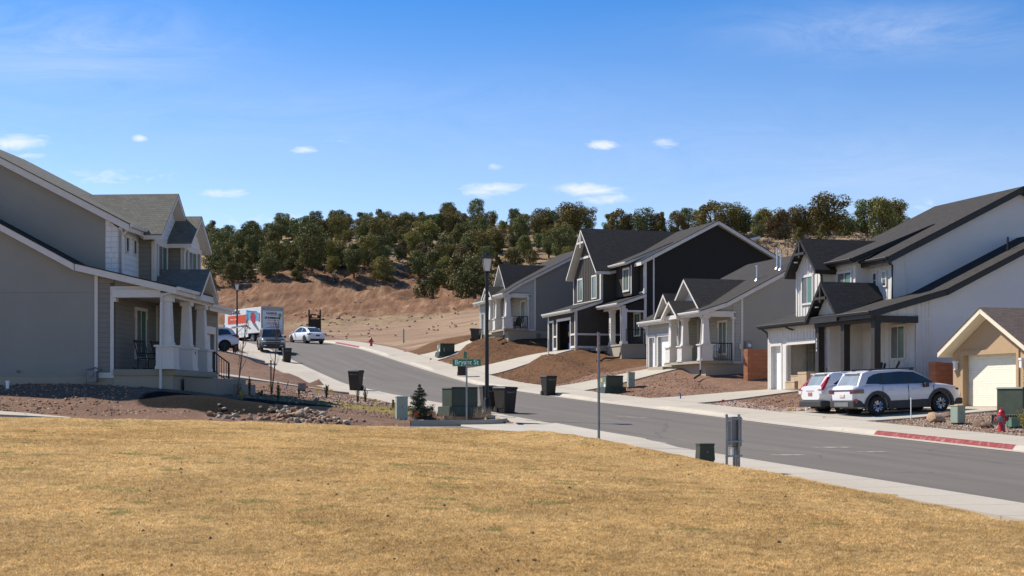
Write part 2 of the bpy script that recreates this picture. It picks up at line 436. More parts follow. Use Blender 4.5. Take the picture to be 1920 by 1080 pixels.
# side street far side and the yard of the near left house
def SS(s, t): # along the side street (s metres from the main street), t = street coordinate a
    return S(t, -17 - s)
def zss(s): return -.86 + .019 * min(max(s, 0), 45)
def zside(s, t):
    u = min(max(s / 6.0, 0), 1); u = u * u * (3 - 2 * u); return zr(t) * (1 - u) + zss(s) * u
for s in (3, 8, 14, 20, 28, 38):
    x, y = SS(s, -10); CP.append((x, y, zss(s) - .05))
    x, y = SS(s, -4.5); CP.append((x, y, zss(s) + .16))
for (px, py, d) in [(0, 728, 50.2), (100, 728, 50.2), (200, 729, 50.2), (300, 733, 50.6), (380, 742, 51), (0, 765, 47), (150, 767, 47), (300, 770, 47), (420, 776, 48), (560, 774, 49), (650, 772, 51), (750, 787, 51.5), (860, 790, 52.5),
                    (480, 745, 55), (560, 748, 56), (620, 748, 59), (440, 735, 58), (420, 700, 72), (480, 722, 66), (540, 725, 68), (560, 700, 80), (440, 690, 82), (430, 662, 100), (300, 700, 66), (100, 700, 66), (-200, 720, 60), (0, 640, 100), (-300, 600, 110), (350, 640, 105), (460, 668, 100)]: cp(px, py, d)
# house pads on the right
for a, b, z in [(0, .5, .55), (5, .5, .62), (10.8, .5, .64), (0, 6, .6), (0, 12, .75), (11, 10, .9), (-3.7, 1.3, -.2), (-8, 1.3, -.22), (-12, 1.3, -.3), (-14, -3, -.75), (-20, -2, -1.05), (-4, 10, .1), (-12, 12, 0), (-30, 4, -1.2), (-6, -3, -.42), (2, -2.5, -.02), (13.5, -1, .75),
                (17, .2, 1.45), (20, -1, 1.42), (24, .8, 2.1), (25.5, 3, 2.2), (17, 10, 1.7), (25, 12, 2.4), (14, 8, 1.3), (21, -2.6, 1.12), (29, -1, 2.0),
                (34.8, 2.2, 2.9), (36, 0, 2.95), (39.5, .3, 3.66), (44.5, .3, 3.7), (34.8, 12, 3.2), (44, 14, 4.0), (36, -2.6, 2.35), (31, 0, 2.4), (40.5, -2.6, 3.1), (47.5, 1, 4.1),
                (50.4, -.9, 4.75), (52, -3, 4.6), (54.5, -.5, 5.4), (59, -.9, 5.5), (50.4, 10, 5.2), (60, 12, 6.4), (63, -3, 5.3), (72, 0, 6.0), (85, 4, 6.7), (85, -3, 6.1), (98, 2, 7.2), (68, 8, 6.3),
                (20, 30, 3.5), (0, 30, 2), (40, 30, 6), (-20, 30, .5), (60, 30, 8.5), (20, 60, 8), (-20, 70, 3)]: cs(a, b, z)
# hill behind
for (px, py, d) in [(700, 612, 170), (600, 612, 172), (800, 610, 165), (880, 603, 160), (500, 612, 175), (400, 618, 172), (250, 620, 165),
                    (660, 570, 192), (760, 572, 190), (500, 575, 195), (430, 580, 195), (860, 580, 182),
                    (430, 542, 212), (520, 520, 216), (600, 502, 222), (700, 498, 224), (780, 508, 222), (850, 535, 214), (890, 560, 205), (930, 560, 200), (380, 560, 205),
                    (400, 480, 262), (500, 462, 262), (600, 450, 262), (700, 440, 262), (800, 440, 262), (900, 445, 262), (980, 450, 262), (1060, 458, 250),
                    (400, 455, 310), (600, 432, 310), (800, 422, 310), (960, 425, 310), (1100, 436, 300),
                    (1100, 438, 262), (1250, 440, 255), (1400, 444, 245), (1560, 444, 240), (1700, 442, 240), (1900, 445, 240), (2200, 460, 230),
                    (1250, 436, 300), (1500, 434, 300), (1800, 436, 300), (1430, 470, 205), (1300, 480, 200), (1600, 480, 200), (1900, 500, 190), (1150, 520, 180), (1100, 560, 165), (1350, 540, 160), (1700, 560, 150), (1000, 600, 140),
                    (200, 480, 300), (0, 500, 290), (-400, 530, 280), (100, 560, 215), (-300, 590, 200)]: cp(px, py, d)
for p in [(-150, 480, 40), (0, 480, 44), (150, 480, 40), (300, 450, 36), (-350, 400, 30), (350, 250, 22), (300, 80, 4), (-250, 100, 6), (-200, 0, 0), (250, -20, -3), (0, -150, -4), (-600, 900, 42), (600, 900, 40), (0, 1100, 44), (-800, 200, 14), (800, 200, 16), (0, -500, -5), (600, -300, -5), (-600, -300, -4)]: CP.append(p)
CPA = np.array(CP, dtype=float)
def _phi(r2): return np.sqrt(r2 + 1.2 ** 2)
_A = _phi(((CPA[:, None, :2] - CPA[None, :, :2]) ** 2).sum(-1)); _n = len(CPA)
_P = np.c_[np.ones(_n), CPA[:, :2] / 100]
_MM = np.block([[_A - np.eye(_n) * 0.15, _P], [_P.T, np.zeros((3, 3))]])
_w = np.linalg.solve(_MM, np.r_[CPA[:, 2], np.zeros(3)])
def ZT(xs, ys):
    xs = np.atleast_1d(np.asarray(xs, float)); ys = np.atleast_1d(np.asarray(ys, float)); out = np.empty(len(xs))
    for i in range(0, len(xs), 20000):
        x = xs[i:i + 20000]; y = ys[i:i + 20000]
        r2 = (x[:, None] - CPA[None, :, 0]) ** 2 + (y[:, None] - CPA[None, :, 1]) ** 2
        out[i:i + 20000] = _phi(r2) @ _w[:_n] + _w[_n] + _w[_n + 1] * x / 100 + _w[_n + 2] * y / 100
    return out
def zt(x, y): return float(ZT([x], [y])[0])
def walk_z(a, side):  # top of the sidewalk at its kerb
    return zr(a) + 0.13
def surf(x, y):
    a, b = AB(x, y)
    if a < 97:
        if -17 < b < -8: return zr(a)
        if -8 <= b < -5.7: return zr(a) + .13 + (b + 8) / 2.3 * .07
        if -19.3 <= b <= -17 and not -14.5 < a < -4.9: return zr(a) + .14
    if b < -17 and -13.5 < a < -6.5: return zside(-17 - b, a)
    return zt(x, y)
def at(px, d, dz=0.0):
    x = (px - 960) / F * d
    return (x, d, surf(x, d) + dz)
# ------------------------------------------------------------------ ground sheet
def seg(lo, hi, st): return list(np.arange(lo, hi, st))
gx = sorted(set(np.round(seg(-1500, -300, 100) + seg(-300, -110, 12) + seg(-110, -42, 2.2) + seg(-42, 40, .5) + seg(40, 110, 2) + seg(110, 300, 12) + seg(300, 1501, 100), 3)))
gy = sorted(set(np.round(seg(-600, -40, 40) + seg(-40, 8, 4) + seg(8, 112, .5) + seg(112, 180, 1.2) + seg(180, 300, 1.3) + seg(300, 420, 5) + seg(420, 800, 30) + seg(800, 2401, 160), 3)))
GX, GY = np.meshgrid(gx, gy)
fx, fy = GX.ravel(), GY.ravel()
fz = ZT(fx, fy); ZTs = fz.copy()
ga = (fx - OX) * UX + (fy - OY) * UY
gb = (fx - OX) * VX + (fy - OY) * VY
zra = np.interp(ga, _za, _zs)
def sstep(x, lo, hi): t = np.clip((x - lo) / (hi - lo), 0, 1); return t * t * (3 - 2 * t)
# rough relief by place
rng = np.random.RandomState(4)
def fbm(x, y, sc, oct=4, seed=0.0):
    out = np.zeros(len(x)); amp = 1.0
    for o in range(oct):
        s = sc * 2 ** o; k = seed + o * 7.3
        out += amp * (np.sin(x * s + 1.7 * np.sin(y * s * .9 + k) + k) * np.cos(y * s * 1.1 + 1.3 * np.sin(x * s * .8 + k * 2)))
        amp *= .55
    return out
hill = sstep(fy, 158, 182) * sstep(-gb, -60, -30) + sstep(gb, 25, 60) * sstep(fy, 120, 180); hill = np.clip(hill, 0, 1)
cut = sstep(fy, 172, 184) * (1 - sstep(fy, 214, 232)) * (1 - sstep(fx / np.maximum(fy, 1), -.035, .0))
near = (fy < 112) & (fy > 8) & (np.abs(fx) < 45)
in_lawn = (((ga < -13.5) & (gb < -17)) | (fy < 5)) & ~((gb > -19.3))
yard_r = (gb > -5.7) & (gb < 1.5) & (ga > 12) & (ga < 66)
fz = fz + hill * fbm(fx, fy, .11, 5, 1.0) * .42 + cut * (np.sin(fx * .30 - fy * .1 + 2 * np.sin(fx * .13)) * .3 + fbm(fx, fy, .5, 3, 5) * .14 - .42 * (1 - np.abs(np.sin((fx - .85 * fy) * .42 + 1.3 * np.sin(fx * .21 + fy * .17)))) ** 3 - .2 * (1 - np.abs(np.sin((fx - .7 * fy) * 1.1 + 1.1 * np.sin(fx * .5)))) ** 3)
fz = fz + np.where(near & in_lawn, fbm(fx, fy, .35, 3, 2.0) * .02, 0)
fz = fz + np.where(near & ~in_lawn, fbm(fx, fy, 1.1, 4, 3.0) * .035, 0)
# mounds of loose red soil in front of the houses at right
def mound(ac, bc, ra, rb, h):
    global fz
    fz = fz + h * np.exp(-((ga - ac) / ra) ** 2 - ((gb - bc) / rb) ** 2) * (1 + .18 * fbm(fx, fy, 1.7, 3, ac))
mound(35.6, -2.6, 3.2, 1.5, .34); mound(38.0, -1.6, 2.0, 1.4, .25); mound(51.2, -3.4, 2.8, 1.2, .36); mound(49.5, -4.0, 2.0, 1.0, .2); mound(19.5, -2.4, 2.4, 1.5, .22)
fz = fz + np.where((gb > -5.2) & (gb < -.2) & (ga > 12) & (ga < 60), fbm(fx, fy, 2.3, 3, 8.0) * .035 + .09 * np.sin(gb * 2.1 + .5 * np.sin(ga * .7)), 0)
for pxm, dm, sx_, sy_, hm in ((575, 47.5, .95, .62, .46), (455, 47.1, .8, .45, .08)):
    fz = fz + hm * np.exp(-((fx - (pxm - 960) / F * dm) / sx_) ** 2 - ((fy - dm) / sy_) ** 2)
fz = fz + .34 * np.exp(-((fx + 9.9) / 2.6) ** 2 - ((fy - 48.9) / .95) ** 2)       # bank of dark mulch
fz = fz + .18 * np.exp(-((fx + 5.2) / 1.9) ** 2 - ((fy - 48.4) / .8) ** 2) + .22 * np.exp(-((fx + 7.9) / 1.4) ** 2 - ((fy - 48.0) / .7) ** 2)
def toward(dist, ok, ze, width):
    global fz
    w = np.where(ok & (dist >= 0), 1 - sstep(dist, 0, width), 0); fz = fz * (1 - w) + ze * w
zssv = -.86 + .019 * np.clip(-17 - gb, 0, 45); us_ = sstep(-17 - gb, 0, 6); zssv = zra * (1 - us_) + zssv * us_
toward(gb + 5.9, ga < 97, zra + .17, 2.2)
toward(-19.1 - gb, ((ga > -2) & (ga < 97)) | (ga < -15.2), zra + .13, 1.8)
toward(ga + 6.4, (gb < -17.9) & (gb > -60) & (ga < 0), zssv + .08, 2.2)
toward(-14.5 - ga, (gb < -19.0) & (gb > -60), zssv + .08 + .1 * sstep(-gb, 23, 30), 1.6)
DRV = [(-8.6, -2.3, 1.6, -.17), (5.6, 11.0, .9, .67), (20.4, 25.6, 1.5, 2.18), (39.0, 45.0, .6, 3.70), (53.4, 59.4, .2, 5.52)]
for a0_, a1_, b1_, z1_ in DRV:
    u_ = np.clip((gb + 5.72) / (b1_ + 5.72), 0, 1); e_ = .6 * u_ + .4 * u_ * u_ * (3 - 2 * u_); dz_ = (zra + .202) * (1 - e_) + z1_ * e_
    dd_ = np.maximum(np.maximum(a0_ - ga, ga - a1_), 0); ok_ = (gb > -5.9) & (gb < b1_ + .4)
    w_ = np.where(ok_, 1 - sstep(dd_, .35, 1.6), 0); fz = fz * (1 - w_) + (dz_ - .07) * w_
LDR = [(50, 58, -30), (33.5, 36.8, -31), (17.2, 18.9, -28)]
for a0_, a1_, b1_ in LDR:
    ok_ = (ga > a0_ - .4) & (ga < a1_ + .4) & (gb < -19.0) & (gb > b1_ - .3)
    fz = np.where(ok_, np.minimum(fz, ZTs - .05), fz)
bed = (ga > -6.4) & (ga < -2) & (gb < -17.75)
fz = fz + .27 * np.exp(-((gb + 20.7) / 1.0) ** 2) * sstep(-ga, 14.5, 18) * (1 - sstep(-ga, 28, 36)) * (gb < -19.3)
road_m = (gb > -19.05) & (gb < -5.95) & (ga < 96) & ~bed
fz = np.where(road_m, zra - .16, fz)
ss_m = (gb <= -17) & (ga > -14.4) & (ga < -6.4) & (gb > -70)
fz = np.where(ss_m, np.minimum(fz, zssv - .16), fz)
bend = (ga >= 92) & (ga < 116) & (gb < -7.3) & (gb > -55)
nx, ny = len(gx), len(gy)
me = bpy.data.meshes.new('ground')
vv = np.c_[fx, fy, fz]
idx = np.arange(nx * ny).reshape(ny, nx)
quads = np.stack([idx[:-1, :-1], idx[:-1, 1:], idx[1:, 1:], idx[1:, :-1]], -1).reshape(-1, 4)
me.vertices.add(len(vv)); me.vertices.foreach_set('co', vv.ravel())
me.loops.add(quads.size); me.loops.foreach_set('vertex_index', quads.ravel())
me.polygons.add(len(quads)); me.polygons.foreach_set('loop_start', np.arange(0, quads.size, 4)); me.polygons.foreach_set('loop_total', np.full(len(quads), 4))
me.polygons.foreach_set('use_smooth', np.ones(len(quads), bool))
me.update()
def gattr(name, val):
    a = me.attributes.new(name, 'FLOAT', 'POINT'); a.data.foreach_set('value', np.clip(val, 0, 2).astype(np.float32))
gattr('lawn', (in_lawn | ((fy < 25) & (gb < -19))).astype(float))
redm = sstep(gb, -5.8, -5.2) * sstep(ga, 27.5, 28.5) * (1 - sstep(ga, 63, 66)) * (1 - sstep(gb, 6, 10))
gattr('red', redm)
gattr('gravel', ((gb > -5.9) & (ga < -7.2) & (gb < 2.5)).astype(float) + ((gb > -5.9) & (gb < -3.8) & (ga < 6) & (ga > -3.6)) * .8 + ((gb < -19) & (gb > -23) & (ga > 1.5) & (ga < 12)) * .9)
gattr('hill', hill)
gattr('cut', cut)
mx = np.exp(-((fx + 9.9) / 2.6) ** 4 - ((fy - 49.2) / 1.5) ** 4)
mx = np.maximum(mx, np.exp(-((fx + 8.2) / 1.5) ** 4 - ((fy - 51.5) / 1.6) ** 4))
gattr('mulch', mx * 2.2)
gattr('turf', 1.2 * np.exp(-(((fx + 6.6) + (fy - 54.4) * .1) / 3.4) ** 4 - (((fy - 54.6) + (fx + 6.6) * .15) / 1.5) ** 4))
gattr('flat', sstep(fy, 100, 112) * (1 - sstep(fy, 168, 178)) * sstep(gb, -6, -4))
n = NB('ground_soil', 0.95, 0, 0.1)
pebble = n.voro(5.5); grit = n.noise(26, 5, 0.75); mid = n.noise(1.4, 6, 0.65); big = n.noise(.22, 5, 0.6)
pebc = n.voro(5.5, out=1)
sepc = n.N.new('ShaderNodeSeparateColor'); n.L.new(pebc, sepc.inputs[0])
isp = n.M('MULTIPLY', n.M('LESS_THAN', pebble, 0.20), n.M('GREATER_THAN', sepc.outputs[0], 0.72))
dirt = n.ramp(mid, [(0.3, (.15, .08, .047)), (0.5, (.22, .125, .078)), (0.72, (.30, .19, .125))])
dirt = n.mix(0.5, dirt, n.ramp(grit, [(0.28, (.09, .052, .035)), (0.5, (.21, .13, .09)), (0.72, (.36, .25, .19))]))
dirt = n.mix(n.M('MULTIPLY', isp, 0.85), dirt, (.48, .40, .34))
red = n.ramp(mid, [(0.3, (.085, .040, .018)), (0.5, (.135, .068, .031)), (0.72, (.195, .105, .052))])
red = n.mix(0.45, red, n.ramp(grit, [(0.3, (.045, .02, .009)), (0.7, (.23, .125, .065))]))
red = n.mix(n.M('MULTIPLY', isp, 0.4), red, (.4, .28, .2))
gvc = n.voro(14, out=1); gs = n.N.new('ShaderNodeSeparateColor'); n.L.new(gvc, gs.inputs[0])
grav = n.ramp(gs.outputs[0], [(0.0, (.12, .075, .055)), (0.3, (.25, .16, .12)), (0.6, (.35, .25, .2)), (0.85, (.45, .36, .3)), (1, (.52, .45, .4))])
lawn = n.ramp(n.noise(2.4, 6, 0.7), [(0.28, (.36, .22, .08)), (0.5, (.46, .30, .12)), (0.72, (.56, .40, .18))])
hillc = n.ramp(n.noise(.35, 7, 0.7), [(0.28, (.13, .08, .042)), (0.48, (.25, .165, .09)), (0.62, (.34, .24, .13)), (0.75, (.38, .29, .16))])
hillc = n.mix(0.4, hillc, n.ramp(n.noise(2.2, 6, 0.75), [(0.3, (.1, .065, .04)), (0.7, (.4, .31, .2))]))
hv = n.voro(.9, out=0); hillc = n.mix(n.M('MULTIPLY', n.M('LESS_THAN', hv, 0.23), 0.65), hillc, (.09, .08, .045))
st = n.N.new('ShaderNodeTexNoise'); st.inputs['Scale'].default_value = 1.0; st.inputs['Detail'].default_value = 7; st.inputs['Roughness'].default_value = .68
mpp = n.N.new('ShaderNodeMapping'); n.L.new(n.tc.outputs['Object'], mpp.inputs[0]); mpp.inputs['Rotation'].default_value = (0, 0, R(42)); mpp.inputs['Scale'].default_value = (1.1, .10, .2)
n.L.new(mpp.outputs[0], st.inputs[0])
cutc = n.ramp(st.outputs[0], [(0.34, (.085, .038, .018)), (0.45, (.155, .074, .037)), (0.55, (.225, .12, .062)), (0.66, (.35, .22, .125))])
cutc = n.mix(0.28, cutc, n.ramp(n.noise(1.6, 7, 0.75), [(0.3, (.1, .055, .032)), (0.5, (.235, .135, .082)), (0.72, (.36, .25, .165))]))
flatc = n.ramp(n.noise(.3, 6, .7, 'Object', (.5, 1.6, 1)), [(0.3, (.19, .11, .07)), (0.5, (.28, .185, .12)), (0.7, (.36, .27, .165))])
mulch = n.ramp(n.noise(22, 5, .8), [(0.35, (.002, .002, .002)), (0.7, (.014, .011, .009))])
turf = n.ramp(n.noise(5, 5, .7), [(0.35, (.16, .13, .035)), (0.65, (.33, .25, .085))])
c = dirt
wob = n.M('MULTIPLY', n.M('SUBTRACT', n.noise(2.0, 4), 0.5), 0.9)
def edge(name, k=1.0): 
    v = n.M('ADD', n.attr(name), n.M('MULTIPLY', wob, k)); r_ = n.N.new('ShaderNodeMapRange'); n.L.new(v, r_.inputs[0]); r_.inputs[1].default_value = .4; r_.inputs[2].default_value = .6
    return r_.outputs[0]
c = n.mix(edge('flat'), c, flatc); c = n.mix(edge('red'), c, red); c = n.mix(edge('gravel', .4), c, grav)
c = n.mix(edge('hill'), c, hillc); c = n.mix(edge('cut', 1.1), c, cutc)
c = n.mix(edge('mulch', .6), c, mulch); c = n.mix(edge('turf', .6), c, turf)
c = n.mix(edge('lawn', .1), c, lawn)
n.col(c)
hgt = n.M('ADD', n.M('MULTIPLY', grit, .6), n.M('MULTIPLY', n.M('SUBTRACT', 1.0, n.voro(14)), .35))
n.bump(n.M('ADD', hgt, n.M('MULTIPLY', n.noise(3, 5), .8)), 0.9, 0.09)
me.materials.append(n.m)
go = bpy.data.objects.new('ground', me); COL.objects.link(go); tag(go, 'red brown soil and dry lawn rising to a scrub covered hill', 'ground', kind='structure')
# heights as built, for things that stand on the soil
from bisect import bisect_right
gzz = fz.reshape(ny, nx); gxa, gya = np.array(gx), np.array(gy)
def gz(x, y):
    i = min(max(bisect_right(gx, x) - 1, 0), nx - 2); j = min(max(bisect_right(gy, y) - 1, 0), ny - 2)
    u = (x - gx[i]) / (gx[i + 1] - gx[i]); v = (y - gy[j]) / (gy[j + 1] - gy[j])
    return float((gzz[j, i] * (1 - u) + gzz[j, i + 1] * u) * (1 - v) + (gzz[j + 1, i] * (1 - u) + gzz[j + 1, i + 1] * u) * v)
_surf0 = surf
def surf(x, y):
    a, b = AB(x, y)
    if 0 < a < 97 and -18.3 < b <= -17: h_ = kh(a, LDROP); return zr(a) + h_ + (0 if b > -17.3 else (.14 - h_) * (-17.3 - b))
    if a < 97 and -8 <= b < -7.7: return zr(a) + kh(a, drops)
    if a < 97 and (-19.3 <= b < -5.7) and not (b < -17 and -14.5 < a < -4.9): return _surf0(x, y)
    if b < -17 and -13.5 < a < -6.5: return zside(-17 - b, a)
    return gz(x, y)

# ------------------------------------------------------------------ road, kerbs, sidewalks
def asphalt():
    n = NB('asphalt', 0.9, 0, 0.25)
    a = n.noise(.28, 6, .65); f = n.noise(60, 4, .8); t = n.noise(.9, 5, .6, 'UV', (.06, 1.5, 1))
    c = n.ramp(a, [(0.3, (.112, .097, .076)), (0.7, (.15, .13, .104))])
    c = n.mix(.5, c, n.ramp(t, [(0.32, (.075, .066, .053)), (0.5, (.13, .113, .09)), (0.7, (.18, .158, .127))]))
    c = n.mix(.35, c, n.ramp(f, [(0.3, (.065, .058, .05)), (0.7, (.23, .205, .18))]))
    u_ = n.uv()[1]; e_ = n.M('ADD', n.M('ABSOLUTE', n.M('SUBTRACT', u_, 4.9)), n.M('MULTIPLY', n.noise(1.2, 5, .7), .9)); er = n.N.new('ShaderNodeMapRange'); n.L.new(e_, er.inputs[0]); er.inputs[1].default_value = 4.5; er.inputs[2].default_value = 5.3
    c = n.mix(n.M('MULTIPLY', er.outputs[0], .45), c, (.25, .2, .15))
    vd = n.N.new('ShaderNodeTexVoronoi'); vd.feature = 'DISTANCE_TO_EDGE'; vd.inputs['Scale'].default_value = .16; wv_ = n.N.new('ShaderNodeVectorMath'); wv_.operation = 'ADD'; wn = n.N.new('ShaderNodeTexNoise'); wn.inputs['Scale'].default_value = .3; wn.inputs['Detail'].default_value = 5; n.L.new(n.tc.outputs['Object'], wn.inputs[0]); n.L.new(n.tc.outputs['Object'], wv_.inputs[0]); n.L.new(wn.outputs[1], wv_.inputs[1]); n.L.new(wv_.outputs[0], vd.inputs[0])
    ck = n.M('MULTIPLY', n.M('LESS_THAN', vd.outputs[0], .006), n.M('GREATER_THAN', n.noise(.12, 2), .47)); c = n.mix(n.M('MULTIPLY', ck, .28), c, (.045, .04, .035))
    n.col(c); n.bump(f, .35, .01); return n.m
ASPH = asphalt()
def ribbon(name, mat, rails, mi=None, uvs=None, kind='structure', label=None, thick=.3):
    """rails: list of cross sections (each a list of points); joined into one sheet with skirts"""
    k = len(rails[0]); vs = [p for r in rails for p in r]; fs = []
    for i in range(len(rails) - 1):
        for j in range(k - 1): fs.append((i * k + j, i * k + j + 1, (i + 1) * k + j + 1, (i + 1) * k + j))
    me = bpy.data.meshes.new(name); me.from_pydata(vs, [], fs)
    mats = mat if isinstance(mat, list) else [mat]
    for m in mats: me.materials.append(m)
    uvl = me.uv_layers.new(name='UVMap')
    L_ = [0.0]
    for i in range(1, len(rails)): L_.append(L_[-1] + (Vector(rails[i][0]) - Vector(rails[i - 1][0])).length)
    C_ = [0.0]
    for j in range(1, k): C_.append(C_[-1] + (Vector(rails[0][j]) - Vector(rails[0][j - 1])).length)
    for p in me.polygons:
        for li in p.loop_indices:
            vi = me.loops[li].vertex_index; uvl.data[li].uv = (L_[vi // k], C_[vi % k])
    if mi:
        for p in me.polygons:
            i = p.index // (k - 1); j = p.index % (k - 1); p.material_index = mi(i, j)
    me.update()
    o = bpy.data.objects.new(name, me); COL.objects.link(o)
    return tag(o, label, None, None, kind)
def pt(a, b, dz=0.0): x, y = S(a, b); return (x, y, zr(a) + dz)
secs = []
for a in list(np.arange(-80, 95, 2.0)):
    secs.append([pt(a, -17.4 if a > -15 else -17.9, -.02), pt(a, -12.5, .05), pt(a, -7.6, -.02)])
Rr = 20.0
for k in range(1, 16):
    th = R(k * 6.5)
    row = []
    for off, dz in ((-4.9, -.02), (0, .05), (4.9, -.02)):
        rr = Rr + off; aa = 94 + rr * math.sin(th) ; bb = -12.5 - Rr + rr * math.cos(th)
        x, y = S(aa, bb); row.append((x, y, zr(94 + (aa - 94) * .6) + dz))
    secs.append(row)
ribbon('road', ASPH, secs, label='grey asphalt street climbing the slope between the houses')
srow = []
for s in list(np.arange(.85, 8, .5)) + list(np.arange(8, 60, 2.0)):
    xa, ya = SS(s, -13.4); xb, yb = SS(s, -6.6); xm, ym = SS(s, -10)
    srow.append([(xa, ya, zside(s, -13.4) - .012), (xm, ym, zside(s, -10) + .008), (xb, yb, zside(s, -6.6) - .012)])
ribbon('side_road', ASPH, srow, label='asphalt side street joining from the left behind the lawn')
WALK = concrete('sidewalk_concrete', (.42, .37, .295), 1.5)
KERB = concrete('kerb_concrete', (.44, .395, .32), 3.0)
APRON = concrete('driveway_concrete', (.40, .36, .29), 3.0)
def redk():
    n = NB('faded_red_kerb_paint', .8, 0, .2)
    w = n.noise(6, 6, .75); c = n.ramp(w, [(0.4, (.2, .032, .032)), (0.55, (.23, .055, .05)), (0.68, (.34, .22, .19))])
    n.col(c); return n.m
REDK = redk()
def stepped(lst):
    out = []
    for i in range(len(lst) - 1):
        a0, a1 = lst[i], lst[i + 1]
        out.append(a0)
    out.append(lst[-1]); return out
drops = [(-9.6, -3.2), (5.2, 11.4), (20, 26), (38.6, 45.4), (53, 60), (-60, -60)]
def kh(a, drp):   # kerb height, dropped at driveways
    h = .14
    for lo, hi in drp:
        if lo - 1.0 < a < hi + 1.0:
            t = 1 - min(1, max(0, max(lo - a, a - hi)) / 1.0); h = min(h, .14 - .11 * t)
    return h
# right side: gutter pan, kerb face, walk
rs = []
for a in np.arange(-80, 96.01, 1.0):
    h = kh(a, drops)
    rs.append([pt(a, -8.45, .006), pt(a, -8.02, .012), pt(a, -7.93, h - .02), pt(a, -7.86, h), pt(a, -7.7, h + .004)])
ribbon('kerb', [KERB, REDK], rs, mi=lambda i, j: 1 if (j in (1, 2) and (-80 + i < -13.5 and -80 + i >= -20.5)) or (j in (1, 2) and 73 <= -80 + i <= 84) else 0, label='pale concrete kerb with faded red stretches on the right of the street')
rs = []
for a in np.arange(-80, 96.01, 1.0):
    h = kh(a, drops)
    rs.append([pt(a, -7.7, h + .003), pt(a, -6.9, h * .5 + .09), pt(a, -5.7, .2), pt(a, -5.68, -.1)])
ribbon('sidewalk', WALK, rs, label='pale concrete sidewalk along the right side of the street')
LDROP = [(17, 19), (34, 40), (50, 58)]
def left_side(a0, a1, nm, lab):
    rs = []; rk = []
    dl = LDROP
    for a in np.arange(a0, a1 + .01, 1.0):
        h = kh(a, dl)
        o_ = .55 * min(1, max(0, (-16 - a) / 3)); rk.append([pt(a, -16.55 - o_, .006), pt(a, -16.98 - o_, .012), pt(a, -17.07 - o_, h - .02), pt(a, -17.14 - o_, h), pt(a, -17.3 - o_, h + .004)])
        rs.append([pt(a, -17.3 - o_, h + .003), pt(a, -18.45, .14), pt(a, -19.3, .16), pt(a, -19.32, -.2)])
    ribbon('kerb', KERB, rk, label='pale concrete kerb ' + lab); ribbon('sidewalk', WALK, rs, label='pale concrete sidewalk ' + lab)
left_side(-2, 96, 'l', 'on the left of the street running uphill'); left_side(-80, -16, 'n', 'between the dry lawn and the street')
def pss(s, t, dz): x, y = SS(s, t); return (x, y, zside(s, t) + dz)
rs = []
for s in np.arange(2.2, 8.2, .6): k_ = .12 * max(0, 1 - (s - 2.2) / 6); rs.append([pss(s, -13.4, -.02), pss(s, -13.58, k_), pss(s, -13.75, k_ + .005), pss(s, -14.6, k_), pss(s, -14.65, -.3)])
ribbon('sidewalk', WALK, rs, label='pale concrete walk between the lawn and the side street')
# narrow concrete strip round the planted corner, and the ramp at the lawn corner
rs = []
for t in np.arange(-6.4, -1.9, .55): u = (t + 6.4) / 4.4; rs.append([pt(t, -16.5, .01), pt(t, -17.0, .015), pt(t, -17.12, .03 + .1 * u), pt(t, -17.9 - 1.3 * max(0, u - .75) * 4, .06 + .08 * u), pt(t, -17.92 - 1.3 * max(0, u - .75) * 4, -.2)])
ribbon('sidewalk', WALK, rs, label='narrow pale concrete strip round the planted corner with the lamp post')
rs = []
for t in np.arange(-16.2, -13.4, .45): u = (-13.5 - t) / 2.6; rs.append([pt(t, -16.5, .01), pt(t, -17.0, .015), pt(t, -17.12, .02 + .12 * min(1, u)), pt(t, -19.35, .05 + .08 * min(1, u)), pt(t, -19.5, -.2)])
ribbon('sidewalk', WALK, rs, label='pale concrete ramp at the street corner of the lawn')
gut = []
for t in np.arange(-14, -5.9, .5): gut.append([pt(t, -16.3, .016), pt(t, -17.0, .0), pss(.9, t, .03), pss(2.9, t, .035), pss(2.95, t, -.1)])
ribbon('gutter_pan', KERB, gut, label='concrete gutter crossing the mouth of the side street')
# kerb round the planted corner
path = [(s, -6.4) for s in np.arange(4.6, 2.4, -.7)] + [(2.3 - 1.35 * math.sin(k * math.pi / 16), -5.05 - 1.35 * math.cos(k * math.pi / 16)) for k in range(9)] + [(.95, t) for t in np.arange(-4.4, -1.9, .6)]
rs = []
for i, (s_, t_) in enumerate(path):
    p0, p1 = path[max(i - 1, 0)], path[min(i + 1, len(path) - 1)]; dx_, dy_ = p1[0] - p0[0], p1[1] - p0[1]; L_ = math.hypot(dx_, dy_); nx_, ny_ = dy_ / L_, -dx_ / L_
    zb_ = zside(s_, t_)
    def q_(o, z_): x, y = SS(s_ - nx_ * o, t_ - ny_ * o); return (x, y, zb_ + z_)
    rs.append([q_(-.1, -.1), q_(-.09, .15), q_(-.06, .18), q_(.07, .18), q_(.09, .15), q_(.1, -.1)])
ribbon('kerb', CONC, rs, label='rounded concrete kerb of the planted corner under the lamp post')

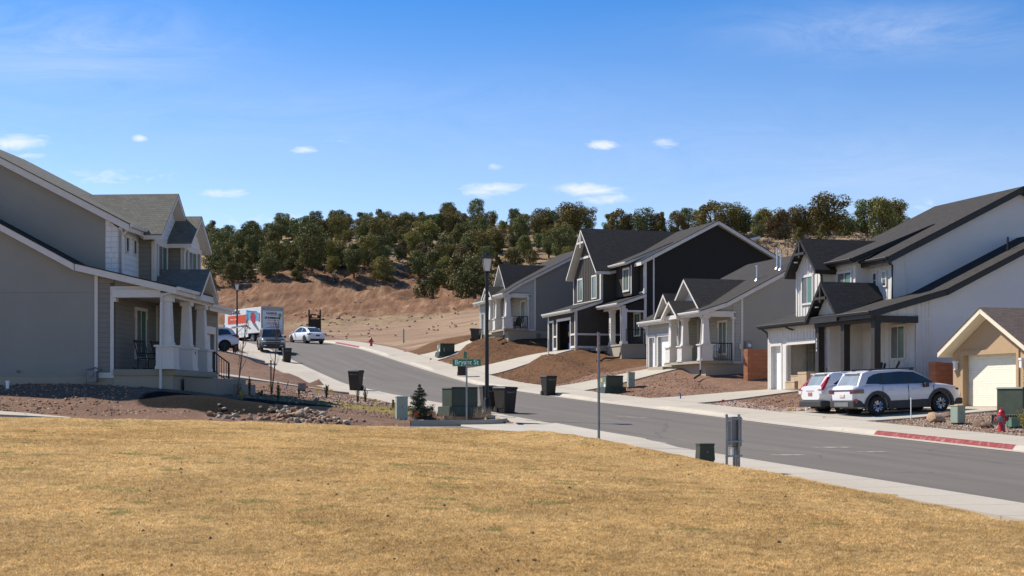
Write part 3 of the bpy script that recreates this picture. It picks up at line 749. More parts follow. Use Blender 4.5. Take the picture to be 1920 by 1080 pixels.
def slab(name, mat, quad, dz=.05, nu=14, nv=4, label=None, ends=None):
    """concrete laid on the soil: quad corners p00,p10,p11,p01 (x,y); ends = optional z at the two ends"""
    rails = []
    for i in range(nu + 1):
        u = i / nu; row = []
        for j in range(nv + 1):
            v = j / nv
            x = (quad[0][0] * (1 - u) + quad[1][0] * u) * (1 - v) + (quad[3][0] * (1 - u) + quad[2][0] * u) * v
            y = (quad[0][1] * (1 - u) + quad[1][1] * u) * (1 - v) + (quad[3][1] * (1 - u) + quad[2][1] * u) * v
            z = zt(x, y) + dz if ends is None else ends[0] * (1 - u) + ends[1] * u
            row.append((x, y, z))
        rails.append([(row[0][0], row[0][1], row[0][2] - .4)] + row + [(row[-1][0], row[-1][1], row[-1][2] - .4)])
    return ribbon(name, mat, rails, label=label)
def drive(a0, a1, b1, z1, lab, b0=-5.72):
    # sloping concrete from the sidewalk up to a garage
    rails = []
    for i in range(15):
        u = i / 14; b = b0 + (b1 - b0) * u; row = []
        for j in range(5):
            a = a0 + (a1 - a0) * j / 4; x, y = S(a, b); e = u * u * (3 - 2 * u)
            row.append((x, y, (zr(a) + .202) * (1 - (.6 * u + .4 * e)) + z1 * (.6 * u + .4 * e)))
        rails.append([(row[0][0], row[0][1], row[0][2] - .5)] + row + [(row[-1][0], row[-1][1], row[-1][2] - .5)])
    ribbon('driveway', APRON, rails, label=lab)
drive(-8.6, -2.3, 1.6, -.17, 'concrete driveway with the two parked white cars')
drive(5.6, 11.0, .9, .67, 'concrete driveway of the white farmhouse')
drive(20.4, 25.6, 1.5, 2.18, 'concrete driveway of the pale grey cottage')
drive(39.0, 45.0, .6, 3.70, 'concrete driveway of the black house')
drive(53.4, 59.4, .2, 5.52, 'concrete driveway of the farthest grey house')
def ldrive(a0, a1, b1, lab, dz=.06):
    q = [S(a0, -19.28), S(a0, b1), S(a1, b1), S(a1, -19.28)]
    slab('driveway', APRON, [q[0], q[1], q[2], q[3]], dz, label=lab)
ldrive(50, 58, -30, 'concrete driveway under the white car at left')
ldrive(33.5, 36.8, -31, 'concrete path between bare yards at left')
ldrive(17.2, 18.9, -28, 'narrow concrete path to the porch of the near left house')

q = [W(-300, 783, 45.0)[:2], W(132, 785, 44.6)[:2], W(132, 785, 44.9)[:2], W(-300, 783, 48)[:2]]
slab('path', WALK, q, .07, 16, 3, label='pale concrete path tapering off at the left edge')

# small pale patches and a long dark tyre arc on the asphalt
def zpatch(x, y): a, b = AB(x, y); return zr(a) - .02 + .07 * (1 - abs(b + 12.5) / 4.9) + .008
PATCH = concrete('pale_road_patch', (.36, .325, .28))
for px, d, w_, l_, lab in ((1188, 53.5, 1.5, .5, 'pale patch on the asphalt beside the galvanised post'), (1478, 35.6, 1.0, .35, 'pale streak on the asphalt in front of the meter rack'), (1562, 38.2, 1.3, .45, 'pale crack patch on the asphalt below the driveway'), (1636, 36.5, .9, .3, 'small pale crack patch near the red kerb'), (680, 92, .5, 1.2, 'small pale spot half way up the street')):
    x, y, z = at(px, d); rl = []
    for i in range(9):
        u = i / 8 - .5; hw_ = l_ / 2 * (1 - (2 * u) ** 2) * (.6 + .4 * math.sin(i * 2.3)) + .03; a_, b_ = AB(x + w_ * u, y); p_ = (x + w_ * u - .1 * u, y)
        rl.append([(p_[0], p_[1] - hw_, zpatch(p_[0], p_[1] - hw_)), (p_[0], p_[1] + hw_ * .6, zpatch(p_[0], p_[1] + hw_ * .6))])
    ribbon('road_patch', PATCH, rl, label=lab)
# ------------------------------------------------------------------ houses
SCREEN = glass_mat('insect_screen', (.10, .10, .095), .35)
STEEL_PIPE = paint('vent_steel', (.55, .58, .6), .35, .1, metal=.7)
LAMPW = paint('lamp_white', (.75, .75, .73), .4, .03)
class House:
    def __init__(s, px, d, yaw, zb, label, mir=1, name='house', cat='house'):
        s.m = mir; s.zb = zb
        s.yaw = R(yaw)
        s.root = empty(name, ((px - 960) / F * d, d, zb), s.yaw, label, cat)
    def P(s, a, b, z): return (s.m * b, a, z - s.zb)
    def box(s, mb, a0, a1, b0, b1, z0, z1, mi=0):
        return mb.box(s.m * b0, s.m * b1, a0, a1, z0 - s.zb, z1 - s.zb, mi)
    def part(s, name, mb, mat, parent=None, smooth=False, bevel=0, label=None):
        o = mb.build(name, mat, parent or s.root, smooth, True, bevel)
        if label: o['label'] = label
        return o
    def wallF(s, mb, b, a0, a1, z0, z1, holes=(), t=.15, mi=0):
        As = sorted({a0, a1} | {min(max(h[i], a0), a1) for h in holes for i in (0, 1)}); Zs = sorted({z0, z1} | {min(max(h[i], z0), z1) for h in holes for i in (2, 3)})
        for i in range(len(As) - 1):
            for j in range(len(Zs) - 1):
                ca, cz = (As[i] + As[i + 1]) / 2, (Zs[j] + Zs[j + 1]) / 2
                if any(h[0] < ca < h[1] and h[2] < cz < h[3] for h in holes): continue
                s.box(mb, As[i], As[i + 1], b, b + t, Zs[j], Zs[j + 1], mi)
    def polyF(s, mb, b, poly, t=.12, mi=0):
        mb.hull([s.P(a, b, z) for a, z in poly], [s.P(a, b + t, z) for a, z in poly], mi)
    def polyS(s, mb, a, poly, t=.15, mi=0):
        mb.hull([s.P(a, b, z) for b, z in poly], [s.P(a + t, b, z) for b, z in poly], mi)
    def battens(s, mb, b, a0, a1, z0, ztop, step=.3, w=.05, d=.022, mi=0):
        n = max(1, int(round((a1 - a0) / step)))
        for i in range(n + 1):
            a = a0 + (a1 - a0) * i / n; zt_ = ztop(a) if callable(ztop) else ztop
            if zt_ - z0 > .05: s.box(mb, a - w / 2, a + w / 2, b - d, b + .01, z0, zt_, mi)
    def battensS(s, mb, a, b0, b1, z0, ztop, step=.4, w=.05, d=.022, mi=0):
        n = max(1, int(round((b1 - b0) / step)))
        for i in range(n + 1):
            b = b0 + (b1 - b0) * i / n; zt_ = ztop(b) if callable(ztop) else ztop
            if zt_ - z0 > .05: s.box(mb, a - d, a + .01, b - w / 2, b + w / 2, z0, zt_, mi)
    def roof(s, polys, shin, trim, name='roof', tf=.2, parent=None):
        top = MB(); fa = MB()
        for p in polys:
            T = [s.P(*q) for q in p]; lo = [(x, y, z - .045) for x, y, z in T]; lo2 = [(x, y, z - .045 - tf) for x, y, z in T]
            top.hull(lo, T)
            cx = sum(q[0] for q in T) / len(T); cy = sum(q[1] for q in T) / len(T)
            ins = lambda q, z: (q[0] + (cx - q[0]) * .006, q[1] + (cy - q[1]) * .006, z)
            fa.hull([ins(q, q[2] - .002) for q in lo2], [ins(q, q[2] - .002) for q in lo])
        o = s.part(name, top, shin, parent); s.part('fascia', fa, trim, o); return o
    def gable(s, ac, half, b0, zA, zB, main, shin, trim, name='gable_roof', tf=.16):
        br = main(zA); be = max(b0 + .05, main(zB))
        return s.roof([[(ac, b0, zA), (ac, br, zA), (ac + half, be, zB), (ac + half, b0, zB)], [(ac, b0, zA), (ac - half, b0, zB), (ac - half, be, zB), (ac, br, zA)]], shin, trim, name, tf)
    def win(s, b, a0, a1, z0, z1, trim=WHITE, tw=.09, sill=True, craft=False, grid=False, single=False, lab=None):
        fr = MB(); d0, d1 = b - .06, b + .01
        s.box(fr, a0 - tw, a0, d0, d1, z0 - .02, z1 + .02); s.box(fr, a1, a1 + tw, d0, d1, z0 - .02, z1 + .02)
        e = tw * (1.9 if craft else 1)
        s.box(fr, a0 - e, a1 + e, d0 - .008, d1, z1, z1 + tw * 1.3); s.box(fr, a0 - e, a1 + e, d0 - .008, d1, z0 - tw, z0)
        if craft:
            for aa in (a0 - tw * 1.7, a1 + tw * .7):
                for zz in (z0 + .02, z1 - .3): s.box(fr, aa, aa + tw, d0 - .012, d1, zz, zz + .26)
        mid = (a0 + a1) / 2
        if not single: s.box(fr, mid - .022, mid + .022, b - .045, d1, z0, z1)
        if grid: s.box(fr, a0, a1, b - .044, d1, (z0 + z1) / 2 - .012, (z0 + z1) / 2 + .012)
        w = s.part('window', fr, trim)
        lo_, hi_ = (mid, a1) if s.m == 1 else (a0, mid)
        g = MB(); s.box(g, lo_ if not single else a0, hi_ if not single else a1, b - .036, b + .008, z0, z1); s.part('pane', g, SCREEN if not single else GLASS, w)
        if not single:
            g = MB(); s.box(g, a0 if s.m == 1 else mid, mid if s.m == 1 else a1, b - .036, b + .008, z0, z1); s.part('pane', g, GLASS_G, w)
        return w
    def gutter(s, a0, a1, b, z, mat, name='gutter'):
        g = MB(); 
        prof = [(b, z), (b - .11, z), (b - .125, z - .03), (b - .09, z - .12), (b, z - .12)]
        g.hull([s.P(a0, q[0], q[1]) for q in prof], [s.P(a1, q[0], q[1]) for q in prof]); return s.part(name, g, mat)
    def spout(s, pts, mat, r=.045, name='downspout'):
        g = MB(); g.tube([s.P(*p) for p in pts], r, 6); return s.part(name, g, mat)
    def craft_col(s, a, b, z0, z1, ph=.9, w=.62):
        m = MB(); cx, cy = s.m * b, a
        z0 -= s.zb; z1 -= s.zb
        zc = z0 + ph
        m.taper(cx, cy, zc, z1 - .16, .40, .40, .29, .29); m.box(cx - .21, cx + .21, cy - .21, cy + .21, z1 - .16, z1); m.box(cx - .225, cx + .225, cy - .225, cy + .225, zc, zc + .1)
        o = m.build('column', WHITE, s.root, bevel=.006)
        q = MB(); q.box(cx - w / 2, cx + w / 2, cy - w / 2, cy + w / 2, z0 + .12, zc - .07); q.box(cx - w / 2 - .025, cx + w / 2 + .025, cy - w / 2 - .025, cy + w / 2 + .025, z0, z0 + .12)
        q.box(cx - w / 2 - .06, cx + w / 2 + .06, cy - w / 2 - .06, cy + w / 2 + .06, zc - .07, zc)
        q.build('pedestal', WHITE, o, bevel=.006); return o
    def gdoor(s, b, a0, a1, z0, z1, mat):
        g = MB(); s.box(g, a0, a1, b, b + .05, z0, z1); return s.part('garage_door', g, mat)
    def trimF(s, mb, b, rects):
        for r in rects: s.box(mb, r[0], r[1], b - .028, b + .01, r[2], r[3])
    def railing(s, p0, p1, h=.95, mat=None, n=None):
        g = MB(); q0, q1 = Vector(s.P(*p0)), Vector(s.P(*p1)); L_ = (q1 - q0).length; n = n or max(3, int(L_ / .12))
        up = Vector((0, 0, h))
        g.tube([q0 + up, q1 + up], .028, 6); g.tube([q0 + Vector((0, 0, .1)), q1 + Vector((0, 0, .1))], .02, 6)
        for i in range(n + 1):
            p = q0.lerp(q1, i / n); r = .04 if i in (0, n) else .013
            g.tube([p, p + up * (1.03 if i in (0, n) else 1)], r, 6)
        return s.part('railing', g, mat or BLACKM)
def side_roof_z(b, bk, z0, s1, s2): return z0 + s1 * b if b < bk else z0 + s1 * bk + s2 * (b - bk)
def num_text(H_, txt, a, b, z, size=.17, vert=False, mat=None):
    rz = -R(90) if H_.m == 1 else R(90)
    if vert:
        for i, ch in enumerate(txt): text_mesh('house_number', ch, size, mat or BLACKM, H_.root, H_.P(a, b, z - i * size * 1.05), (R(90), 0, rz), .006, bold=.004)
    else: text_mesh('house_number', txt, size, mat or BLACKM, H_.root, H_.P(a, b, z), (R(90), 0, rz), .006)

# ============ white farmhouse ============
def farmhouse():
    h = House(1642, 60.1, 17.1, .45, 'white board and batten farmhouse with black roof trim and dark porch posts')
    BB = WHITE_SIDING
    # foundation
    f = MB(); h.box(f, .05, 4.25, .1, 15.4, .2, .66); h.box(f, 4.25, 10.15, .45, 15.4, .2, .62); h.part('foundation', f, CONC)
    pf = MB(); h.box(pf, -.05, 4.3, -.15, 1.95, .66, .78); h.part('porch_floor', pf, SLAB)
    w = MB()
    holes = [(8.9, 9.9, .6, 2.75), (5.45, 8.3, .6, 2.75)]
    h.wallF(w, .25, 4.3, 10.2, .64, 3.72, holes, .22)
    h.battens(w, .25, 4.3, 10.2, 2.98, 3.55, .3); h.battens(w, .25, 4.36, 5.25, .7, 2.9, .29); h.battens(w, .25, 10.05, 10.17, .7, 3.5, .1)
    h.wallF(w, .47, 4.3, 4.42, .64, 3.75, (), 1.5)
    h.wallF(w, 1.95, 0, 4.3, .7, 3.75, (), .15)
    h.battens(w, 1.95, .1, 2.9, .8, 3.7, .42); h.battens(w, 1.95, 3.0, 4.2, .8, 3.7, .6)
    h.polyS(w, 10.05, [(.3, .6), (.3, 3.7), (1.5, 4.0), (8.9, 7.3), (15.2, 4), (15.2, .6)])
    h.wallF(w, 15.2, 0, 10.2, .6, 4.2, (), .15)
    zl = lambda b: side_roof_z(b, 3.3, 3.70, .275, .478)
    poly = [(1.95, .66), (2.67, .66), (2.67, zl(2.67)), (1.95, zl(1.95))]
    h.polyS(w, 0, poly); h.battensS(w, 0, 2.05, 2.6, .7, lambda b: zl(b) - .02, .2)
    bp = [(0, 3.62), (1.95, 3.62), (1.95, zl(1.95)), (0, zl(0))]
    h.polyS(w, .02, bp, .1); h.battensS(w, .02, .3, 1.9, 3.62, lambda b: zl(b) - .02, .4)
    ws = MB(); h.polyS(ws, .01, [(2.67, .66), (15.2, .66), (15.2, 4.0), (8.9, zl(8.9) - .1), (3.3, zl(3.3)), (2.67, zl(2.67))])
    wl = h.part('wall', w, BB); o = h.part('wall', ws, ST_WHITE, None, label='smooth white stucco side wall')
    tr = MB(); h.trimF(tr, .25, [(8.35, 8.5, .66, 2.75), (8.3, 5.3, 2.75, 2.95)]); h.box(tr, 8.8, 10.0, .22, .26, 2.75, 2.93); h.box(tr, 8.78, 8.9, .22, .26, .64, 2.75); h.box(tr, 9.9, 10.02, .22, .26, .64, 2.75); h.box(tr, 5.33, 5.45, .22, .26, .64, 2.75)
    h.box(tr, 10.1, 10.22, .22, .26, .64, 3.7); h.box(tr, -.03, .01, 2.6, 2.72, .66, 4.4); h.box(tr, -.02, .02, 1.95, 2.07, .66, 3.62); h.box(tr, -.03, .12, 1.4, 2.6, 3.5, 3.64)
    # belt seam on the stucco
    h.box(tr, .0, .02, 2.75, 12, 4.05, 4.063)
    h.part('trim', tr, WHITE)
    h.gdoor(.43, 8.88, 9.92, .62, 2.78, GAR_W)
    # inside of the open garage
    gi = MB(); h.box(gi, 4.45, 9.9, 6.0, 6.1, .6, 3.7); h.box(gi, 8.45, 8.55, .5, 6.0, .6, 3.7); h.box(gi, 4.45, 4.55, 2.1, 6, .6, 3.7); h.box(gi, 4.45, 9.9, .5, 6, 3.6, 3.68); h.box(gi, 4.45, 9.9, .5, 6, .55, .64)
    h.part('garage_interior', gi, GARWALL)
    # porch beams and posts
    bm = MB(); h.box(bm, -.14, 5.0, -.12, .14, 3.42, 3.66); h.box(bm, -.13, .1, .14, 1.98, 3.40, 3.68); h.part('porch_beam', bm, BLACK_POST)
    for a in (0, 2.48, 4.72):
        p = MB(); h.box(p, a - .15, a + .15, -.15, .15, .78, 3.42); h.box(p, a - .18, a + .18, -.18, .18, .78, .92); h.box(p, a - .17, a + .17, -.17, .17, 3.34, 3.42); h.part('porch_post', p, BLACK_POST, bevel=.008)
    # lower roofs
    zt_ = lambda b: side_roof_z(b, 3.3, 3.97, .275, .478)
    h.roof([[(-.32, -.42, zt_(-.42)), (5.0, -.42, zt_(-.42)), (5.0, 3.3, zt_(3.3)), (-.32, 3.3, zt_(3.3))],
            [(-.32, 3.3, zt_(3.3)), (4.2, 3.3, zt_(3.3)), (4.2, 8.9, zt_(8.9)), (-.32, 8.9, zt_(8.9))],
            [(-.32, 8.9, zt_(8.9)), (4.2, 8.9, zt_(8.9)), (4.2, 15.6, 4.3), (-.32, 15.6, 4.3)]], SH_DARK, BLACKT, 'roof', .24)
    h.roof([[(4.95, -.18, 3.78), (10.5, -.18, 3.78), (10.5, 2.9, 4.72), (4.95, 2.9, 4.72)], [(8.7, 2.9, 4.72), (10.5, 2.9, 4.72), (10.5, 8.9, 7.4), (8.7, 8.9, 7.4)], [(8.7, 8.9, 7.4), (10.5, 8.9, 7.4), (10.5, 15.4, 4.2), (8.7, 15.4, 4.2)]], SH_DARK, BLACKT, 'roof', .16)
    # upper storey
    zu = lambda b: 6.58 + .485 * (b - 2.2)
    u = MB()
    h.wallF(u, 2.35, 2.5, 4.5, 4.2, 6.45, (), .15); h.battens(u, 2.35, 2.6, 4.4, 4.3, 5.1, .3); h.battens(u, 2.35, 2.6, 4.4, 5.95, 6.4, .4)
    h.wallF(u, 1.7, 4.45, 6.5, 4.2, 6.5, (), .15); h.battens(u, 1.7, 4.5, 6.5, 4.3, 6.4, .3); h.wallF(u, 1.85, 4.45, 4.57, 4.2, 6.6, (), .6)
    gw = lambda a: 7.72 - 1.09 * abs(a - 7.65) - .12
    h.polyF(u, 1.05, [(6.5, 4.0), (6.5, gw(6.5)), (7.65, gw(7.65)), (8.85, gw(8.85)), (8.85, 4.0)], .15); h.battens(u, 1.05, 6.55, 8.8, 4.1, lambda a: gw(a) - .02, .3)
    h.wallF(u, 1.2, 6.5, 6.62, 4.1, 6.4, (), .6); h.wallF(u, 1.2, 8.73, 8.85, 4.1, 6.6, (), 1.5)
    h.wallF(u, 2.4, 8.75, 8.88, 4.5, 6.5, (), .1)
    h.part('wall', u, BB)
    us = MB(); h.polyS(us, 2.5, [(2.35, 4.2), (2.35, 6.42), (9.0, zu(9.0) - .22), (15.2, 6.6), (15.2, 4.0)], .15)
    h.polyS(us, 8.75, [(2.4, 4.2), (2.4, 6.42), (9.0, zu(9.0) - .22), (15.2, 6.6), (15.2, 4.0)], .15); h.part('wall', us, ST_WHITE, label='smooth white stucco upper side wall')
    tb = MB(); h.box(tb, 2.47, 2.5, 2.35, 2.95, 4.3, 6.55); h.box(tb, 2.455, 2.5, 2.95, 3.05, 4.3, 6.9); h.box(tb, 2.45, 2.6, 2.32, 2.36, 4.3, 6.4); h.box(tb, 6.5, 6.62, 1.02, 1.06, 4.2, 6.3); h.box(tb, 8.73, 8.85, 1.02, 1.06, 4.2, 6.3); h.part('trim', tb, WHITE)
    h.roof([[(2.15, 1.95, zu(1.95)), (4.6, 1.95, zu(1.95)), (4.6, 3.4, zu(3.4)), (2.15, 3.4, zu(3.4))], [(2.15, 3.4, zu(3.4)), (9.2, 3.4, zu(3.4)), (9.2, 9.0, zu(9.0)), (2.15, 9.0, zu(9.0))],
            [(6.6, 2.0, zu(2.0)), (9.2, 2.0, zu(2.0)), (9.2, 3.4, zu(3.4)), (6.6, 3.4, zu(3.4))],
            [(2.15, 9.0, zu(9.0)), (9.2, 9.0, zu(9.0)), (9.2, 15.6, 6.6), (2.15, 15.6, 6.6)]], SH_DARK, BLACKT, 'roof', .27)
    zs = lambda b: 6.58 + .385 * (b - 1.35)
    h.roof([[(4.1, 1.3, zs(1.3)), (6.75, 1.3, zs(1.3)), (6.75, 5.6, zs(5.6) + .06), (4.1, 5.6, zs(5.6) + .06)]], SH_DARK, BLACKT, 'shed_roof', .2)
    sf = MB(); h.polyS(sf, 4.45, [(1.75, 6.35), (1.75, zs(1.75) - .2), (5.2, zs(5.2) - .2), (5.2, zu(5.2) - .3), (2.5, zu(2.5) - .3)], .1); h.part('wall', sf, BB)
    inv_u = lambda z: 2.2 + (z - 6.58) / .485
    h.gable(7.65, 1.5, .55, 7.82, 6.2, lambda z: max(inv_u(z), 2.2), SH_DARK, BLACKT)
    h.gable(3.8, 1.42, -.5, 5.42, 3.78, lambda z: (z - 3.97) / .275 if z < 4.88 else 3.3 + (z - 4.88) / .478, SH_DARK, BLACKT)
    g = MB(); gz_ = lambda a: 5.3 - 1.155 * abs(a - 3.8) - .08
    h.polyF(g, 0.0, [(2.6, 3.66), (2.6, gz_(2.6)), (3.8, gz_(3.8)), (5.0, gz_(5.0)), (5.0, 3.66)], .12); h.battens(g, 0, 2.65, 4.95, 3.68, lambda a: gz_(a) - .02, .27); h.part('wall', g, BB, label='lit white batten face of the porch gable')
    # decorative timber in both gable tips
    for ac, b0, zA, k in ((7.65, .52, 7.62, 1.09), (3.8, -.53, 5.22, 1.155)):
        t = MB(); h.box(t, ac - .06, ac + .06, b0, b0 + .1, zA - .75, zA); h.box(t, ac - .5, ac + .5, b0 - .01, b0 + .09, zA - .62, zA - .5); h.part('gable_bracket', t, BLACK_POST)
    for (a, b, z) in ((8.35, .75, 6.72), (4.45, -.3, 4.3)):
        l = MB(); l.lathe(h.P(a, b, z), [(0, -.02), (.09, -.02), (.1, .03), (0, .04)], 12); h.part('soffit_lamp', l, LAMPW)
    h.win(1.05, 7.25, 8.2, 4.75, 5.98); h.win(1.7, 4.85, 6.0, 5.0, 5.98); h.win(1.95, .85, 1.85, 1.95, 3.3)
    h.win(2.35, 2.95, 3.2, 5.25, 5.85, tw=.07, single=True, grid=True); h.win(2.35, 3.75, 4.0, 5.25, 5.85, tw=.07, single=True, grid=True)
    d = MB(); h.box(d, 3.0, 4.15, 1.9, 1.97, .78, 3.3); h.box(d, 3.1, 4.05, 1.885, 1.91, 1.7, 3.2); h.box(d, 3.1, 4.05, 1.885, 1.91, .9, 1.55)
    do = h.part('door', d, WHITE); hd = MB(); h.box(hd, 3.08, 3.12, 1.83, 1.9, 1.72, 1.9); h.part('handle', hd, BLACKM, do)
    for (a0, a1, b, z) in ((-.3, 2.35, -.42, 3.86), (5.2, 10.45, -.18, 3.77), (2.2, 4.55, 1.95, 6.45), (4.15, 6.7, 1.3, 6.55)): h.gutter(a0, a1, b, z, BLACKT)
    h.spout([(2.55, 1.88, 6.36), (2.5, 2.0, 6.25), (2.4, 2.3, 6.1), (2.42, 2.3, 4.5)], BLACKT)
    h.spout([(6.42, .95, 6.1), (6.42, 1.05, 5.9), (6.42, 1.1, 4.4)], BLACKT)
    h.spout([(10.3, -.24, 3.68), (10.28, .1, 3.5), (10.24, .2, 3.4), (10.24, .2, 3.2)], BLACKT)
    h.spout([(-.2, -.45, 3.78), (-.1, -.2, 3.6), (-.1, -.17, 3.5)], BLACKT)
    h.spout([(7.9, -.24, 3.68), (7.6, -.0, 3.5), (7.6, .2, 3.45)], BLACKT)
    v = MB(); v.tube([h.P(.9, 7.2, 6.7), h.P(.9, 7.2, 7.35)], .045, 8); h.part('vent_pipe', v, BLACKM)
    num_text(h, '3276', 4.72, -.165, 2.85, .15, True, LAMPW)
    return h
FH = farmhouse()

# ============ black house ============
def blackhouse():
    h = House(1169, 94, 17.1, 2.85, 'tall black house with white trim, steep front gable and open garage')
    DK = DARK_SIDING
    f = MB(); h.box(f, .0, 4, .05, 13, 2.4, 3.75); h.box(f, 4.0, 9.8, -1.95, 13, 2.6, 3.68); h.box(f, -.1, 3.4, -.15, 1.5, 2.4, 3.76); h.part('foundation', f, CONC)
    pf = MB(); h.box(pf, -.16, 3.5, -.2, 1.5, 3.76, 3.88); h.part('porch_floor', pf, CONC)
    w = MB()
    op = (5.0, 7.75, 3.6, 5.72)
    h.wallF(w, -1.95, 3.95, 9.8, 3.72, 6.35, [op, (8.65, 9.45, 3.6, 5.72)], .2)
    h.battens(w, -1.95, 4.0, 9.75, 5.95, 6.3, .28); h.battens(w, -1.95, 4.1, 4.85, 3.9, 5.9, .25); h.battens(w, -1.95, 7.95, 8.5, 3.9, 5.9, .25)
    h.polyS(w, 3.95, [(-1.75, 3.85), (1.5, 3.85), (1.5, 7.2), (-.1, 6.95), (-1.75, 6.4)])
    h.polyS(w, 9.65, [(-1.75, 3.6), (12.5, 3.6), (12.5, 9.2), (6.7, 11.8), (1.5, 9.2), (1.5, 7.2), (-1.75, 6.4)])
    h.wallF(w, 1.5, 0, 4.0, 3.85, 9.2, (), .15); h.battens(w, 1.5, .15, 1.3, 7.3, 9.1, .3); h.battens(w, 1.5, 1.9, 3.9, 3.9, 6.6, .3)
    gw = lambda a: 12.0 - 1.1 * abs(a - 6.75) - .2
    h.polyF(w, -.1, [(4.0, 6.9), (4.0, gw(4.0)), (6.75, gw(6.75)), (9.5, gw(9.5)), (9.5, 6.9)], .15); h.battens(w, -.1, 4.1, 9.4, 7.0, lambda a: gw(a) - .03, .33)
    h.polyS(w, 4.0, [(.05, 6.9), (1.5, 6.9), (1.5, 9.1), (.05, 9.1)]); h.polyS(w, 9.35, [(.05, 6.9), (3, 6.9), (3, 9.1), (.05, 9.1)])
    h.wallF(w, .95, .9, 3.9, 7.2, 9.35, (), .5)
    h.wallF(w, 12.5, 0, 9.8, 3.6, 9.2, (), .15)
    h.part('wall', w, DK)
    s_ = MB(); zr_ = lambda b: 9.3 + .515 * (b - 1.5) if b < 6.75 else 12.0 - .5 * (b - 6.75)
    h.polyS(s_, 0, [(1.5, 3.85), (12.5, 3.85), (12.5, zr_(12.5)), (6.75, 11.95), (1.5, 9.25)])
    h.polyS(s_, .02, [(-.05, 6.05), (1.5, 6.05), (1.5, 6.85), (-.05, 6.35)], .1)
    h.part('wall', s_, ST_BLACK, label='flat black stucco side wall')
    t = MB()
    h.box(t, -.03, .01, 1.48, 1.64, 3.9, 9.3); h.box(t, -.02, .14, 1.47, 1.51, 3.9, 9.2); h.box(t, -.03, .01, 2.1, 2.2, 3.9, 9.6)
    h.box(t, 3.92, 3.96, -1.98, -1.83, 3.72, 6.4); h.box(t, 3.92, 4.08, -1.98, -1.94, 3.72, 6.3); h.box(t, 9.66, 9.82, -1.98, -1.94, 3.72, 6.3)
    h.box(t, 4.0, 9.7, -1.975, -1.945, 4.75, 4.87) if False else None
    for a0, a1 in ((4.08, 4.88), (7.9, 8.53)): h.box(t, a0, a1, -1.985, -1.945, 4.62, 4.75); h.box(t, a0, a1, -1.985, -1.945, 3.74, 3.9)
    h.box(t, 4.88, 5.0, -1.99, -1.94, 3.66, 5.72); h.box(t, 7.75, 7.87, -1.99, -1.94, 3.66, 5.72); h.box(t, 4.85, 7.9, -1.99, -1.94, 5.72, 5.9); h.box(t, 8.53, 8.65, -1.99, -1.94, 3.66, 5.72); h.box(t, 8.5, 9.6, -1.99, -1.94, 5.72, 5.86)
    h.box(t, 3.925, 3.955, -1.83, 1.4, 4.62, 4.75); h.box(t, 3.925, 3.955, -1.83, 1.4, 3.72, 3.88)
    h.box(t, 3.9, 4.12, -.13, -.09, 6.9, 9.0); h.box(t, 9.4, 9.53, -.13, -.09, 6.9, 9.0); h.box(t, 3.97, 4.01, -.12, .06, 6.95, 9.0); h.box(t, 3.9, 9.6, -.14, -.09, 6.98, 7.12)
    h.box(t, 5.35, 8.15, -.14, -.09, 10.2, 10.35)
    h.box(t, 3.96, 4.0, 1.36, 1.5, 6.9, 9.1); h.box(t, .1, 3.6, 1.46, 1.51, 7.3, 7.42)
    h.box(t, .9, 1.02, .92, .96, 7.3, 9.2); h.part('trim', t, WHITE)
    bm = MB(); h.box(bm, -.1, 3.3, -.16, .12, 6.2, 6.42); h.box(bm, -.08, .1, .12, 1.5, 6.0, 6.12); h.part('porch_beam', bm, WHITE)
    for a in (0.05, 2.15):
        p = MB(); h.box(p, a - .17, a + .17, -.13, .21, 3.88, 6.22); h.box(p, a - .21, a + .21, -.17, .25, 3.88, 4.05); h.box(p, a - .2, a + .2, -.16, .24, 6.06, 6.2); h.part('column', p, WHITE, bevel=.008)
    # roofs
    h.roof([[(3.72, -2.3, 6.38), (10.1, -2.3, 6.38), (10.1, -.05, 7.1), (3.72, -.05, 7.1)], [(9.5, -.05, 7.1), (10.1, -.05, 7.1), (10.1, 1.6, 7.5), (9.5, 1.6, 7.5)]], SH_DARK, WHITE, 'roof', .2)
    h.roof([[(-.35, -.5, 6.58), (3.7, -.5, 6.58), (3.7, 1.52, 7.25), (-.35, 1.52, 7.25)]], SH_DARK, WHITE, 'porch_roof', .2)
    h.roof([[(-.35, 1.1, 9.38), (4.0, 1.1, 9.38), (4.0, 6.75, 12.28), (-.35, 6.75, 12.28)], [(4.0, 1.3, 9.48), (10.0, 1.3, 9.48), (10.0, 6.75, 12.28), (4.0, 6.75, 12.28)], [(-.35, 6.75, 12.28), (10, 6.75, 12.28), (10, 12.9, 9.1), (-.35, 12.9, 9.1)]], SH_DARK, WHITE, 'roof', .24)
    h.roof([[(.75, .5, 9.42), (4.1, .5, 9.42), (4.1, 3.9, 10.85), (.75, 3.9, 10.85)]], SH_DARK, WHITE, 'shed_roof', .16)
    h.gable(6.75, 3.12, -.6, 12.3, 9.05, lambda z: 1.3 + (z - 9.48) / .5138 if z < 12.25 else 13.5, SH_DARK, WHITE, tf=.2)
    tt = MB(); h.box(tt, 6.69, 6.81, -.62, -.54, 10.9, 12.0); h.box(tt, 6.1, 7.4, -.62, -.55, 11.2, 11.32); h.part('gable_bracket', tt, WHITE)
    h.win(-.1, 4.75, 5.6, 7.3, 8.75); h.win(-.1, 7.6, 8.5, 7.3, 8.75); h.win(.95, 1.35, 2.3, 7.6, 8.95, tw=.12)
    h.win(1.5, 3.45, 3.75, 8.0, 8.55, single=True, tw=.07); h.win(1.5, .75, 1.7, 4.55, 5.95, tw=.1)
